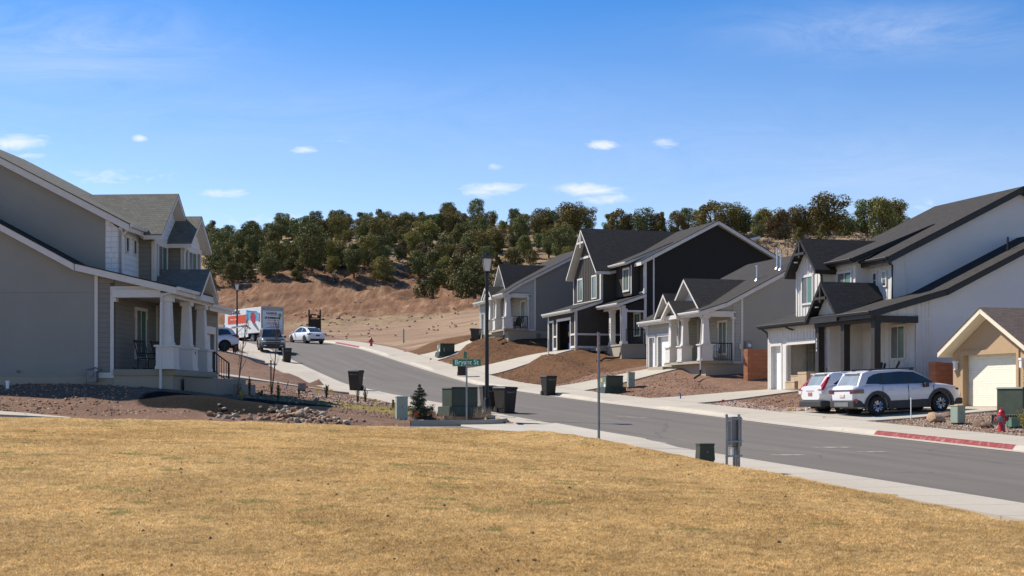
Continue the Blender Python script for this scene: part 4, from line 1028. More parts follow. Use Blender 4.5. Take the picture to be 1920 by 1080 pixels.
    # garage interior with stored things on shelves
    gi = MB(); h.box(gi, 4.15, 8.4, 4.0, 4.1, 3.6, 6.3); h.box(gi, 8.3, 8.4, -1.7, 4, 3.6, 6.3); h.box(gi, 4.15, 4.25, -1.7, 4, 3.6, 6.3); h.box(gi, 4.15, 8.4, -1.7, 4, 6.2, 6.3); h.box(gi, 4.15, 8.4, -1.7, 4, 3.6, 3.69); h.part('garage_interior', gi, DARKROOM)
    h.gdoor(-1.78, 8.62, 9.48, 3.66, 5.74, GAR_W)
    h.railing((-.1, .15, 3.9), (-.1, 1.45, 3.9), .95); h.gutter(3.75, 10.05, -2.3, 6.36, WHITE); h.gutter(-.32, 3.65, -.5, 6.56, WHITE); h.gutter(.8, 4.1, .5, 9.4, WHITE)
    h.spout([(0.0, -.55, 6.45), (0, -.2, 6.25), (.0, -.17, 3.9), (0, -.22, 3.2)], WHITE, .05)
    pb = MB(); pb.tube([h.P(0, -.22, 3.3), h.P(.0, -.28, 3.0), h.P(-.1, -.8, 2.93), h.P(-.5, -1.5, 2.92), h.P(-.9, -1.9, 2.75), h.P(-1.1, -2.3, 2.72)], .06, 8); h.part('drain_hose', pb, PIPEB, smooth=True)
    st = MB(); h.box(st, 2.6, 4.0, -.9, -.1, 3.5, 3.72); h.box(st, 2.6, 4.0, -.5, -.1, 3.72, 3.86); h.part('step', st, SLAB)
    num_text(h, '3300', 2.15, -.15, 5.3, .18, True)
    return h
BH = blackhouse()

# ============ grey cottages (same plan, three looks) ============
def cottage(px, d, zoff, label, side_stucco, front_lap, far=False, lift=0.0):
    """single storey house with a tapered-column porch; written for the near one, zoff lifts it"""
    h = House(px, d, 17.1, 1.4 + zoff, label); Z = zoff
    f = MB(); h.box(f, 0.02, 3.0, .05, 1.65, .9 + Z, 2.12 + Z); h.box(f, .04, 9.0, 1.65, 13, .9 + Z, 2.14 + Z); h.box(f, 3.0, 4.7, .1, 1.65, 1.0 + Z, 2.1 + Z); h.box(f, 4.7, 9.0, .4, 1.7, 1.0 + Z, 2.12 + Z); h.part('foundation', f, CONC)
    pf = MB(); h.box(pf, -.12, 4.9, -.3, 1.64, 2.11 + Z, 2.25 + Z); h.part('porch_floor', pf, CONC)
    sw = MB(); h.box(sw, 4.95, 7.2, -.35, -.2, 1.5 + Z, 2.05 + Z); h.box(sw, 4.95, 5.1, -.2, .3, 1.5 + Z, 2.05 + Z); h.box(sw, 5.0, 7.2, -.2, .4, 1.5 + Z, 1.95 + Z); h.part('step_wall', sw, CONC)
    w = MB()
    h.wallF(w, .4, 4.5, 9.05, 2.15 + Z, 4.75 + Z, [(7.85, 8.7, 2.1 + Z, 3.85 + Z), (4.75, 7.35, 2.1 + Z, 3.85 + Z)], .2)
    h.wallF(w, 1.64, 0, 4.5, 2.2 + Z, 4.9 + Z, (), .15); h.wallF(w, .6, 4.5, 4.65, 2.15 + Z, 4.8 + Z, (), 1.1)
    zl = lambda b: 4.9 + .507 * (b - .69) + Z + lift
    h.polyS(w, 0, [(1.64, 2.2 + Z), (2.18, 2.2 + Z), (2.18, zl(2.18)), (1.64, zl(1.64))]); h.polyS(w, .02, [(.2, 4.62 + Z), (1.64, 4.62 + Z), (1.64, zl(1.64)), (.2, zl(.25))], .1)
    h.part('wall', w, front_lap)
    s_ = MB(); pol = [(2.18, 2.15 + Z), (13, 2.15 + Z), (13, 4.9 + Z), (7.2, zl(7.2)), (2.18, zl(2.18))]
    h.polyS(s_, 0.01, pol); h.polyS(s_, 8.9, [(.4, 2.15 + Z), (13, 2.15 + Z), (13, 4.9 + Z), (7.2, zl(7.2)), (.6, 4.8 + Z)]); h.wallF(s_, 12.9, 0, 9.05, 2.15 + Z, 4.9 + Z); h.part('wall', s_, side_stucco, label='stucco side wall')
    t = MB()
    h.box(t, -.03, .01, 1.6, 1.72, 2.2 + Z, 4.72 + Z); h.box(t, -.03, .02, 2.12, 2.24, 2.2 + Z, zl(2.2)); h.box(t, -.03, .02, 1.6, 2.24, 2.12 + Z, 2.24 + Z)
    h.box(t, 4.6, 7.5, .36, .41, 3.85 + Z, 4.02 + Z); h.box(t, 7.7, 8.85, .36, .41, 3.85 + Z, 4.0 + Z); h.box(t, 7.35, 7.47, .37, .41, 2.15 + Z, 3.85 + Z); h.box(t, 7.73, 7.85, .37, .41, 2.15 + Z, 3.85 + Z); h.box(t, 8.7, 8.8, .37, .41, 2.15 + Z, 3.85 + Z); h.box(t, 8.95, 9.07, .37, .41, 2.15 + Z, 4.75 + Z)
    h.box(t, 4.44, 4.5, 1.58, 1.66, 2.2 + Z, 4.7 + Z)
    h.part('trim', t, WHITE)
    bm = MB(); h.box(bm, -.2, 4.7, -.2, .2, 4.68 + Z, 4.86 + Z); h.box(bm, -.14, .16, .2, 1.64, 4.62 + Z, 4.84 + Z); h.box(bm, -.18, -.14, .25, 1.72, 4.84 + Z, 4.92 + Z); h.box(bm, -.16, .0, 1.52, 1.72, 4.5 + Z, 4.62 + Z); h.part('porch_beam', bm, WHITE)
    for a in (0, 2.69, 4.35): h.craft_col(a, 0, 2.25 + Z, 4.68 + Z)
    h.gdoor(.55, 4.7, 7.4, 2.1 + Z, 3.9 + Z, GAR_W); h.gdoor(.55, 7.8, 8.75, 2.1 + Z, 3.9 + Z, GAR_W)
    zm = lambda b: 5.2 + .507 * (b - .69) + Z + lift
    h.roof([[(-.35, -.42, 4.93 + Z), (4.75, -.42, 4.93 + Z), (4.75, 1.1, zm(1.1)), (-.35, 1.1, zm(1.1))],
            [(4.75, -.05, 4.82 + Z), (9.4, -.05, 4.82 + Z), (9.4, 1.1, zm(1.1)), (4.75, 1.1, zm(1.1))],
            [(-.35, 1.1, zm(1.1)), (9.4, 1.1, zm(1.1)), (9.4, 7.2, zm(7.2)), (-.35, 7.2, zm(7.2))], [(-.35, 7.2, zm(7.2)), (9.4, 7.2, zm(7.2)), (9.4, 13.4, zm(1.1)), (-.35, 13.4, zm(1.1))]], SH_DARK, WHITE, 'roof', .22)
    inv = lambda z: max(.3, .69 + (z - 5.2 - Z - lift) / .507)
    h.gable(3.65, 2.0, .35, 7.0 + Z + lift * 1.1, 5.25 + Z, inv, SH_DARK, WHITE)
    h.gable(3.52, 1.1, -.62, 5.72 + Z, 4.85 + Z, lambda z: max(.2, .69 + (z - 5.2 - Z) / .507), SH_DARK, WHITE)
    g = MB(); k = (1.75 + lift * 1.1) / 2; gz1 = lambda a: 6.78 + lift * 1.1 + Z - k * abs(a - 3.65)
    h.polyF(g, .95, [(1.9, 5.0 + Z), (1.9, gz1(1.9)), (3.65, gz1(3.65)), (5.4, gz1(5.4)), (5.4, 5.0 + Z)]); h.polyF(g, -.2, [(2.5, 4.86 + Z), (2.5, 4.88 + Z), (3.52, 5.6 + Z), (4.52, 4.88 + Z), (4.52, 4.86 + Z)], .1)
    h.part('wall', g, SHAKE, label='white shingled gable face')
    tg = MB(); h.box(tg, 1.95, 5.35, .9, .95, 5.3 + Z, 5.42 + Z); h.part('trim', tg, WHITE)
    if not far:
        h.gable(5.75, 1.35, .0, 6.3 + Z, 4.95 + Z, inv, SH_DARK, WHITE)
        g2 = MB(); h.polyF(g2, .42, [(4.6, 4.9 + Z), (5.75, 6.1 + Z), (6.9, 4.9 + Z)], .1); h.part('wall', g2, front_lap, label='small gable face')
    else:
        h.gable(6.4, 1.1, -.0, 5.9 + Z, 4.95 + Z, inv, SH_DARK, WHITE)
        g2 = MB(); h.polyF(g2, .42, [(5.4, 4.9 + Z), (6.4, 5.75 + Z), (7.4, 4.9 + Z)], .1); h.part('wall', g2, front_lap, label='small gable face')
    h.win(1.64, .75, 1.65, 2.7 + Z, 4.4 + Z, craft=True)
    h.railing((-.05, .38, 2.25 + Z), (-.05, 1.55, 2.25 + Z), .95)
    h.gutter(-.33, 2.6, -.42, 4.92 + Z, WHITE); h.gutter(4.8, 9.35, -.05, 4.8 + Z, WHITE)
    h.spout([(-.2, -.48, 4.82 + Z), (-.2, -.3, 4.62 + Z), (-.2, -.26, 4.55 + Z), (-.2, -.36, 3.2 + Z), (-.2, -.36, 2.2 + Z), (-.2, -.36, 1.6 + Z)], WHITE, .045)
    h.spout([(9.25, -.1, 4.7 + Z), (9.2, .15, 4.55 + Z), (9.12, .3, 4.5 + Z), (9.12, .3, 4.2 + Z)], WHITE, .04); h.spout([(2.75, -.48, 4.82 + Z), (2.9, -.3, 4.66 + Z), (2.9, -.26, 4.2 + Z), (2.9, -.26, 3.2 + Z)], WHITE, .035)
    pb = MB(); pb.tube([h.P(-.2, -.36, 1.75 + Z), h.P(-.22, -.4, 1.5 + Z), h.P(-.5, -.75, 1.38 + Z), h.P(-.75, -.95, 1.3 + Z)], .06, 8); h.part('drain_hose', pb, PIPEB, smooth=True)
    return h
CH = cottage(1322, 76.4, 0.0, 'single storey pale grey cottage with three white tapered porch columns beside the red block wall', ST_GREY2, GREY_LAP2)
h = CH
for (b, z0, L_) in ((3.9, 6.95, .75), (5.3, 7.6, 1.05), (5.0, 7.4, .8)):
    v = MB(); a = {3.9: 1.6, 5.3: 1.9, 5.0: .9}[b]; zb = 5.2 + .507 * (b - .69)
    v.lathe(h.P(a, b, zb - .05), [(.16, -.02), (.1, .1), (.055, .13), (.055, L_), (.085, L_ + .01), (.085, L_ + .1), (0, L_ + .12)], 10); h.part('vent_pipe', v, STEEL_PIPE, smooth=True)
mb = MB(); h.box(mb, -.1, .02, 2.35, 2.75, 2.75, 3.35); h.part('meter_box', mb, METER); mb = MB(); mb.lathe(h.P(-.1, 2.55, 3.1), [(0, -.1), (.09, -.09), (.11, -.03), (.11, 0)], 12, axis='y'); h.part('meter_dial', mb, LAMPW)
mb = MB(); h.box(mb, -.08, -.02, 2.0, 2.15, 2.9, 3.2); h.part('junction_box', mb, WHITE); h.spout([(-.06, 2.7, 2.8), (-.06, 2.75, 1.6)], METER, .03, 'conduit')
num_text(h, '3318', 2.9, -.3, 4.1, .16, True)
EH = cottage(952, 108, 3.37, 'farthest grey house on the street with a white column porch and a long gable roof', ST_DGREY, GREY_LAP3, True, .45)
h = EH
mb = MB(); h.box(mb, -.2, 0, 2.3, 2.55, 4.9, 5.3); mb.lathe(h.P(-.22, 2.4, 5.15), [(0, -.08), (.08, -.06), (.08, 0)], 10, axis='y'); h.part('meter_box', mb, METER)
g = MB(); h.box(g, -.03, .02, 4.6, 5.7, 4.75, 5.35); w_ = h.part('window', g, WHITE); g = MB(); h.box(g, -.04, .0, 4.7, 5.6, 4.83, 5.27); h.part('pane', g, GLASS, w_)
g = MB(); h.box(g, -.05, .0, 6.2, 7.2, 6.9, 7.1); h.box(g, -.04, .02, 6.3, 7.1, 6.3, 6.9); w_ = h.part('window', g, WHITE); g = MB(); h.box(g, -.055, .0, 6.42, 7.0, 6.4, 6.8); h.part('pane', g, GLASS, w_)

# ============ tan house ============
def tanhouse():
    h = House(1787, 57, 17.1, -.35, 'tan stucco house at the right edge with a cream garage door')
    f = MB(); h.box(f, -4.9, -.02, .02, 9, -.6, -.14); h.part('foundation', f, CONC)
    w = MB(); op = (-4.05, -.72, -.22, 1.86)
    h.wallF(w, 0, -5.0, 0, -.18, 1.95, [op], .3)
    k = .57; zg = lambda a: 3.38 - k * abs(a + 2.5)
    h.polyF(w, 0, [(-5.0, 1.95), (-5.0, zg(-5.0)), (-2.5, zg(-2.5)), (0, zg(0)), (0, 1.95)], .3)
    h.polyS(w, -.15, [(.3, -.18), (.3, 1.95), (9, 1.95), (9, -.18)]); h.polyS(w, -9.0, [(.9, -.3), (.9, 2.1), (9, 2.1), (9, -.3)]); h.wallF(w, .9, -9.0, -5.0, -.3, 2.3); h.wallF(w, 9, -9, 0, -.3, 2.2)
    h.part('wall', w, ST_TAN)
    t = MB(); h.box(t, -4.2, -.57, -.05, .0, 1.86, 2.04); h.box(t, -.72, -.57, -.05, .0, -.16, 1.86); h.box(t, -4.2, -4.05, -.05, .0, -.16, 1.86); h.box(t, -.57, .02, -.06, .0, .32, .4); h.box(t, -5.0, -4.2, -.06, .0, .36, .46)
    h.part('trim', t, ST_TAN)
    sv = MB(); h.box(sv, -5.0, -4.2, -.04, .0, -.15, .36); h.part('stone_veneer', sv, stone_mat('stone_veneer', (.5, .42, .33), 9))
    h.gdoor(.22, -4.08, -.7, -.2, 1.9, GAR_C)
    zA = 3.66; 
    h.roof([[(-2.5, -.55, zA), (-2.5, 6.0, zA), (.3, 6.0, zA - 2.8 * k), (.3, -.55, zA - 2.8 * k)], [(-2.5, -.55, zA), (-5.3, -.55, zA - 2.8 * k), (-5.3, 6.0, zA - 2.8 * k), (-2.5, 6.0, zA)],
            [(-9.3, .5, 2.1), (-5.2, .5, 2.1), (-5.2, 4.6, 3.5), (-9.3, 4.6, 3.5)], [(-9.3, 4.6, 3.5), (.3, 4.6, 3.5), (.3, 9.4, 2.0), (-9.3, 9.4, 2.0)]], SH_BROWN, CREAM, 'roof', .2)
    for a in (-.3, -4.45):
        l = MB(); h.box(l, a - .07, a + .07, -.16, -.03, 1.3, 1.62); h.box(l, a - .09, a + .09, -.18, -.0, 1.58, 1.66); h.part('wall_lamp', l, LAMPW)
    num_text(h, '3254', -4.5, -.02, 1.12, .2, True)
    v = MB(); h.box(v, -3.9, -3.7, 3.3, 3.5, 3.2, 3.85); h.part('vent', v, BLACKM)
    return h
TH = tanhouse()

# ============ near left house ============
def lefthouse():
    h = House(314, 52, -4, .4, 'large grey house at the left with a white column porch in shade', -1)
    f = MB(); h.box(f, .03, 9, 2.0, 22, .1, .96); h.box(f, -.02, 5.4, -.2, 2.0, .1, 1.0); h.box(f, 5.4, 8.0, .4, 2.0, .2, 1.05); h.part('foundation', f, CONC)
    pf = MB(); h.box(pf, -.1, 5.3, -.35, 2.0, 1.0, 1.22); h.part('porch_floor', pf, SLAB)
    w = MB()
    h.wallF(w, 2.0, 0, 4.9, 1.1, 4.4); h.wallF(w, .4, 4.9, 8.0, .96, 4.0, [(6.1, 7.5, .9, 2.85)], .2); h.wallF(w, .6, 4.9, 5.02, .96, 4.0, (), 1.5)
    zl = lambda b: (4.06 + .233 * b) if b < 3.34 else 4.84 + .53 * (b - 3.34)
    h.polyS(w, 0, [(2.0, .96), (2.65, .96), (2.65, zl(2.65)), (2.0, zl(2.0))]); h.polyS(w, .03, [(-.05, 3.98), (2.0, 3.98), (2.0, zl(2.0)), (-.05, zl(0))], .1)
    # upper bumps
    h.wallF(w, 1.4, 2.85, 6.1, 4.4, 6.3); h.wallF(w, 1.5, 2.85, 2.97, 4.4, 6.35, (), .6); h.wallF(w, .78, 4.55, 6.8, 4.3, 6.25); h.wallF(w, .9, 4.55, 4.67, 4.3, 6.25, (), .6); h.wallF(w, .9, 6.7, 6.82, 4.3, 6.25, (), 2.0)
    h.part('wall', w, GREY_LAP)
    s_ = MB(); h.polyS(s_, .01, [(2.65, .96), (22, .96), (22, 4.5), (9.2, zl(9.2)), (3.34, zl(3.34)), (2.65, zl(2.65))])
    zu = lambda b: 6.42 + .514 * (b - 1.76)
    h.polyS(s_, 1.0, [(2.68, 4.6), (2.68, zu(2.68)), (9.2, zu(9.2)), (16.5, zu(1.9)), (16.5, 4.6)]); h.polyS(s_, 8.8, [(2.2, 4.3), (2.2, zu(2.2)), (9.2, zu(9.2)), (16.5, zu(1.9)), (16.5, 1)]); h.wallF(s_, 21.8, 0, 8, .9, 4.4)
    h.part('wall', s_, ST_GREY, label='smooth grey stucco side wall')
    k_ = MB(); h.polyS(k_, 1.0, [(2.04, 4.3), (2.04, 6.4), (2.68, zu(2.68)), (2.68, 4.3)]); h.wallF(k_, 2.04, 1.0, 2.9, 4.3, 6.55)
    gk = .85; g1 = lambda a: 8.05 - gk * abs(a - 4.45)
    h.polyF(k_, 1.37, [(2.6, 6.3), (2.6, g1(2.6)), (4.45, g1(4.45)), (6.3, g1(6.3)), (6.3, 6.3)], .1); g2 = lambda a: 7.35 - .8 * abs(a - 5.6); h.polyF(k_, .75, [(4.5, 6.2), (4.5, g2(4.5)), (5.6, g2(5.6)), (6.7, g2(6.7)), (6.7, 6.2)], .1)
    h.polyF(k_, -.12, [(2.5, 4.05), (3.45, 4.95), (4.5, 4.05)], .1); h.part('wall', k_, SHAKE, label='white shingled wall')
    t = MB()
    h.box(t, -.035, .02, 2.0, 2.13, 1.1, 4.26); h.box(t, -.035, .02, 2.6, 2.72, .96, zl(2.7) + .02); h.box(t, -.03, .02, 2.0, 2.72, .9, 1.1); h.box(t, -.04, .03, -.05, 2.13, 4.12, 4.26)
    h.box(t, 2.78, 2.95, 1.36, 1.41, 4.4, 6.25); h.box(t, 2.8, 2.86, 1.4, 1.52, 4.4, 6.25); h.box(t, 4.5, 4.65, .74, .79, 4.3, 6.2); h.box(t, 4.5, 4.56, .78, .9, 4.3, 6.2); h.box(t, 6.72, 6.84, .74, .79, 4.3, 6.2); h.box(t, .96, 1.06, 2.0, 2.05, 4.3, 6.4)
    h.box(t, 2.7, 6.2, 1.33, 1.4, 6.15, 6.4); h.box(t, 4.5, 6.85, .71, .78, 6.1, 6.3); h.box(t, 7.95, 8.03, .36, .41, .9, 4.0); h.box(t, 5.95, 7.65, .36, .4, 2.85, 3.15); h.box(t, 5.97, 6.1, .36, .4, .95, 2.85); h.box(t, 7.5, 7.63, .36, .4, .95, 2.85)
    h.box(t, 1.96, 2.0, 1.93, 2.0, 1.2, 3.9) if False else None
    h.box(t, 4.84, 4.9, 1.93, 2.0, 1.22, 3.9)
    h.part('trim', t, WHITE)
    sm = MB(); h.box(sm, -.005, .012, 2.75, 20, 4.05, 4.06); h.part('stucco_seam', sm, METER)
    bm = MB(); h.box(bm, -.2, 5.0, -.2, .2, 3.84, 4.0); h.box(bm, -.2, .2, .2, 2.0, 3.84, 4.12); h.box(bm, -.05, .2, 1.9, 2.06, 3.7, 3.86); h.part('porch_beam', bm, WHITE)
    so = MB(); h.box(so, .1, 5.0, -.1, 2.0, 3.99, 4.03); h.part('porch_ceiling', so, WHITE)
    for a in (0, 2.36, 4.34): h.craft_col(a, 0, 1.22, 3.84, .88, .66)
    h.gdoor(.55, 6.05, 7.55, .9, 2.88, GAR_W)
    zt_ = lambda b: zl(b) + .27
    h.roof([[(-.4, -.45, zt_(-.45)), (5.0, -.45, zt_(-.45)), (5.0, 3.34, zt_(3.34)), (-.4, 3.34, zt_(3.34))], [(-.4, 3.34, zt_(3.34)), (2.0, 3.34, zt_(3.34)), (2.0, 9.2, zt_(9.2)), (-.4, 9.2, zt_(9.2))], [(-.4, 9.2, zt_(9.2)), (2, 9.2, zt_(9.2)), (2, 22.4, 4.6), (-.4, 22.4, 4.6)],
            [(5.0, -.15, 3.98), (8.35, -.15, 3.98), (8.35, 3.34, 4.95), (5.0, 3.34, 4.95)]], SH_DARK, WHITE, 'roof', .24)
    zv = lambda b: zu(b) + .3
    h.roof([[(.65, 1.65, zv(1.65)), (9.1, 1.65, zv(1.65)), (9.1, 9.2, zv(9.2)), (.65, 9.2, zv(9.2))], [(.65, 9.2, zv(9.2)), (9.1, 9.2, zv(9.2)), (9.1, 17, zv(1.4)), (.65, 17, zv(1.4))]], SH_GREY, WHITE, 'roof', .26)
    inv = lambda z: max(1.66, 1.76 + (z - 6.72) / .514)
    h.gable(4.45, 2.15, .95, 8.3, 6.45, inv, SH_GREY, WHITE); h.gable(5.6, 1.45, .35, 7.55, 6.32, lambda z: max(1.6, inv(z)), SH_GREY, WHITE)
    h.gable(3.45, 1.25, -.6, 5.2, 4.12, lambda z: 2.6 if z > 4.5 else .2, SH_GREY, WHITE)
    h.win(2.0, 2.4, 3.45, 1.75, 3.55, craft=True); h.win(1.4, 3.2, 4.2, 5.0, 6.1, tw=.1); h.win(.78, 5.1, 6.1, 5.0, 6.05, tw=.1)
    h.win(2.04, 1.35, 1.6, 5.7, 6.2, tw=.05, single=True); h.win(2.04, 2.2, 2.45, 5.7, 6.2, tw=.05, single=True)
    # porch back window seen through the side opening sits on the wall behind
    h.gutter(-.38, 2.4, -.45, zt_(-.45) - .02, WHITE); h.gutter(5.0, 8.3, -.15, 3.96, WHITE); h.gutter(.7, 2.5, 1.65, zv(1.65) - .02, WHITE)
    h.gutter(2.4, 6.6, 1.12, 6.42, WHITE) if False else None
    h.spout([(-.3, -.5, 4.15), (-.3, -.38, 4.05), (-.3, .1, 3.9), (-.27, .15, 3.6), (-.33, .15, 1.5), (-.36, .15, .3)], WHITE, .05)
    h.spout([(.8, 1.6, 6.55), (.8, 1.8, 6.4), (.93, 2.0, 6.2), (.93, 2.0, 4.6)], WHITE, .05); h.spout([(4.42, .6, 6.1), (4.42, .72, 5.95), (4.42, .72, 4.6)], WHITE, .04)
    bw = MB(); h.box(bw, -.05, .05, 3.85, 4.9, .3, .5); w_ = h.part('window', bw, WHITE, label='low basement window'); ww = MB(); h.box(ww, -.5, -.42, 3.7, 5.05, .2, .42); h.box(ww, -.5, 0, 3.7, 3.76, .2, .42); h.box(ww, -.5, 0, 4.99, 5.05, .2, .42); h.part('window_well', ww, SLAB)
    h.spout([(-.02, 5.6, 1.15), (-.1, 5.6, 1.14)], METER, .05, 'wall_vent')
    sg = MB(); h.box(sg, 3.3, 5.4, -1.5, -.35, .2, .92); h.box(sg, 3.3, 5.4, -1.9, -1.5, .1, .72); h.box(sg, .9, 3.3, -1.55, -.35, .2, .9); h.part('step_wall', sg, SLAB)
    h.railing((5.6, -.15, 1.2), (5.6, -.75, .75), .85, None, 6)
    gm = MB(); gm.tube([h.P(-.22, 2.95, .25), h.P(-.22, 2.95, 1.25)], .025, 8); h.box(gm, -.32, -.1, 2.55, 2.9, .75, 1.15); h.box(gm, -.36, -.3, 2.65, 2.8, .95, 1.1); gm.tube([h.P(-.22, 2.95, 1.2), h.P(-.22, 2.6, 1.28), h.P(-.22, 2.45, 1.2)], .025, 8); gm.tube([h.P(-.2, 2.45, 1.2), h.P(0, 2.45, 1.2)], .025, 8); h.part('gas_meter', gm, METER)
    num_text(h, '5548', 2.36, -.34, 2.4, .16, True)
    return h
LH = lefthouse()
# two more left houses up the street, mostly hidden
def plain_house(px, d, yaw, zb, lab, mir, sid, W_=9, D_=12, H_=3.0, pitch=.45):
    h = House(px, d, yaw, zb, lab, mir)
    w = MB(); rz = lambda b: zb + H_ + pitch * min(b, D_ - b)
    h.polyS(w, 0, [(0, zb), (D_, zb), (D_, zb + H_), (D_ / 2, rz(D_ / 2)), (0, zb + H_)]); h.polyS(w, W_ - .15, [(0, zb), (D_, zb), (D_, zb + H_), (D_ / 2, rz(D_ / 2)), (0, zb + H_)])
    h.wallF(w, 0, .15, W_ - .15, zb, zb + H_, [(1, 5, zb, zb + 2.3)], .2); h.wallF(w, D_ - .15, .15, W_ - .15, zb, zb + H_); h.part('wall', w, sid)
    h.gdoor(.15, .95, 5.05, zb, zb + 2.35, GAR_W)
    t = MB(); h.box(t, .85, 5.15, -.04, .0, zb + 2.3, zb + 2.45); h.box(t, .85, 1.0, -.04, 0, zb, zb + 2.3); h.box(t, 5.0, 5.15, -.04, 0, zb, zb + 2.3); h.part('trim', t, WHITE)
    T = zb + H_ + .2
    h.roof([[(-.4, -.6, T - .6 * pitch + .05), (W_ + .4, -.6, T - .6 * pitch + .05), (W_ + .4, D_ / 2, T + pitch * D_ / 2 + .05), (-.4, D_ / 2, T + pitch * D_ / 2 + .05)], [(-.4, D_ / 2, T + pitch * D_ / 2 + .05), (W_ + .4, D_ / 2, T + pitch * D_ / 2 + .05), (W_ + .4, D_ + .6, T - .6 * pitch + .05), (-.4, D_ + .6, T - .6 * pitch + .05)]], SH_GREY, WHITE, 'roof', .2)
    h.win(0, 6.2, 7.4, zb + 1, zb + 2.2); h.gutter(-.38, W_ + .38, -.6, T - .6 * pitch, WHITE)
    return h
plain_house(1412, 252, 10, 29.2, 'low roofed house on the hilltop behind the trees', 1, ST_TAN, 8, 10, 2.6, .3)
# ------------------------------------------------------------------ vehicles
def carpaint(name, c, metal=0.0):
    n = NB(name, .32, metal, .5); n.b.inputs['Coat Weight'].default_value = .5; n.b.inputs['Coat Roughness'].default_value = .08
    n.col(n.mix(.2, c, n.ramp(n.noise(2.2, 4, .6), [(.3, tuple(x * .82 for x in c)), (.7, c)]))); return n.m
CP_WHITE = carpaint('pearl_white_paint', (.72, .72, .71)); CP_PALE = carpaint('pale_silver_white_paint', (.62, .62, .64)); CP_DARK = carpaint('dark_grey_paint', (.08, .09, .10), .3)
CLAD = paint('black_plastic_cladding', (.035, .035, .037), .6, .08); TYRE = paint('tyre_rubber', (.018, .018, .018), .85, .1)
RIM = paint('machined_alloy', (.6, .6, .6), .3, .05, metal=.8); RIMD = paint('dark_alloy', (.03, .03, .03), .4, .1)
REDL = paint('red_lamp_lens', (.28, .008, .008), .15, .1, spec=.6); CLRL = paint('clear_lamp_lens', (.65, .65, .66), .1, .05, spec=.6); SMOKL = paint('smoked_lamp_lens', (.06, .02, .025), .12, .1, spec=.6)
CGLASS = glass_mat('car_window_glass', (.03, .04, .042), .04); RGLASS = glass_mat('pale_reflecting_rear_glass', (.22, .25, .26), .08); CHROME = paint('chrome', (.7, .7, .7), .15, .03, metal=.9)
PLATE = paint('number_plate', (.7, .5, .42), .5, .1, 30); PLATER = paint('number_plate_red', (.4, .14, .1), .5, .1); UNDER = paint('underbody', (.02, .02, .02), .9, .1)
def lerp_tab(t, x): return float(np.interp(x, [p[0] for p in t], [p[1] for p in t]))
def wheel(root, x, y, r, w, rim_style):
    s = 1 if y > 0 else -1
    m = MB(); m.lathe((x, y, r), [(r * .62, -w / 2), (r * .9, -w / 2), (r, -w / 2 + .04), (r, w / 2 - .04), (r * .9, w / 2), (r * .62, w / 2)], 28, axis='y')
    o = m.build('wheel', TYRE, root, smooth=True)
    q = MB(); yo = y + s * (w / 2 - .03); q.lathe((x, yo, r), [(r * .64, -.02), (r * .64, .0), (0, .0)], 24, axis='y', mi=0)
    ye = yo + s * .012
    if rim_style == 'split':
        for k in range(5):
            a0 = 2 * math.pi * k / 5
            for da in (-.2, .2):
                c, sn = math.cos(a0 + da), math.sin(a0 + da); c2, s2 = math.cos(a0 + da * 1.9), math.sin(a0 + da * 1.9)
                q.tube([(x + c * r * .16, ye, r + sn * r * .16), (x + c2 * r * .56, ye, r + s2 * r * .56)], [.028, .04], 6, mi=1)
        q.lathe((x, ye, r), [(r * .66, -.015 * s), (r * .6, .01 * s), (r * .57, 0)], 24, axis='y', mi=1)
    else:
        for k in range(5):
            c, sn = math.cos(2 * math.pi * k / 5), math.sin(2 * math.pi * k / 5); q.tube([(x, ye, r), (x + c * r * .6, ye, r + sn * r * .6)], [.05, .04], 6, mi=1)
        q.lathe((x, ye, r), [(r * .66, -.015 * s), (r * .6, .01 * s), (r * .57, 0)], 24, axis='y', mi=1)
    q.build('rim', [RIMD, RIMD if rim_style == 'dark' else RIM], o, smooth=True); return o
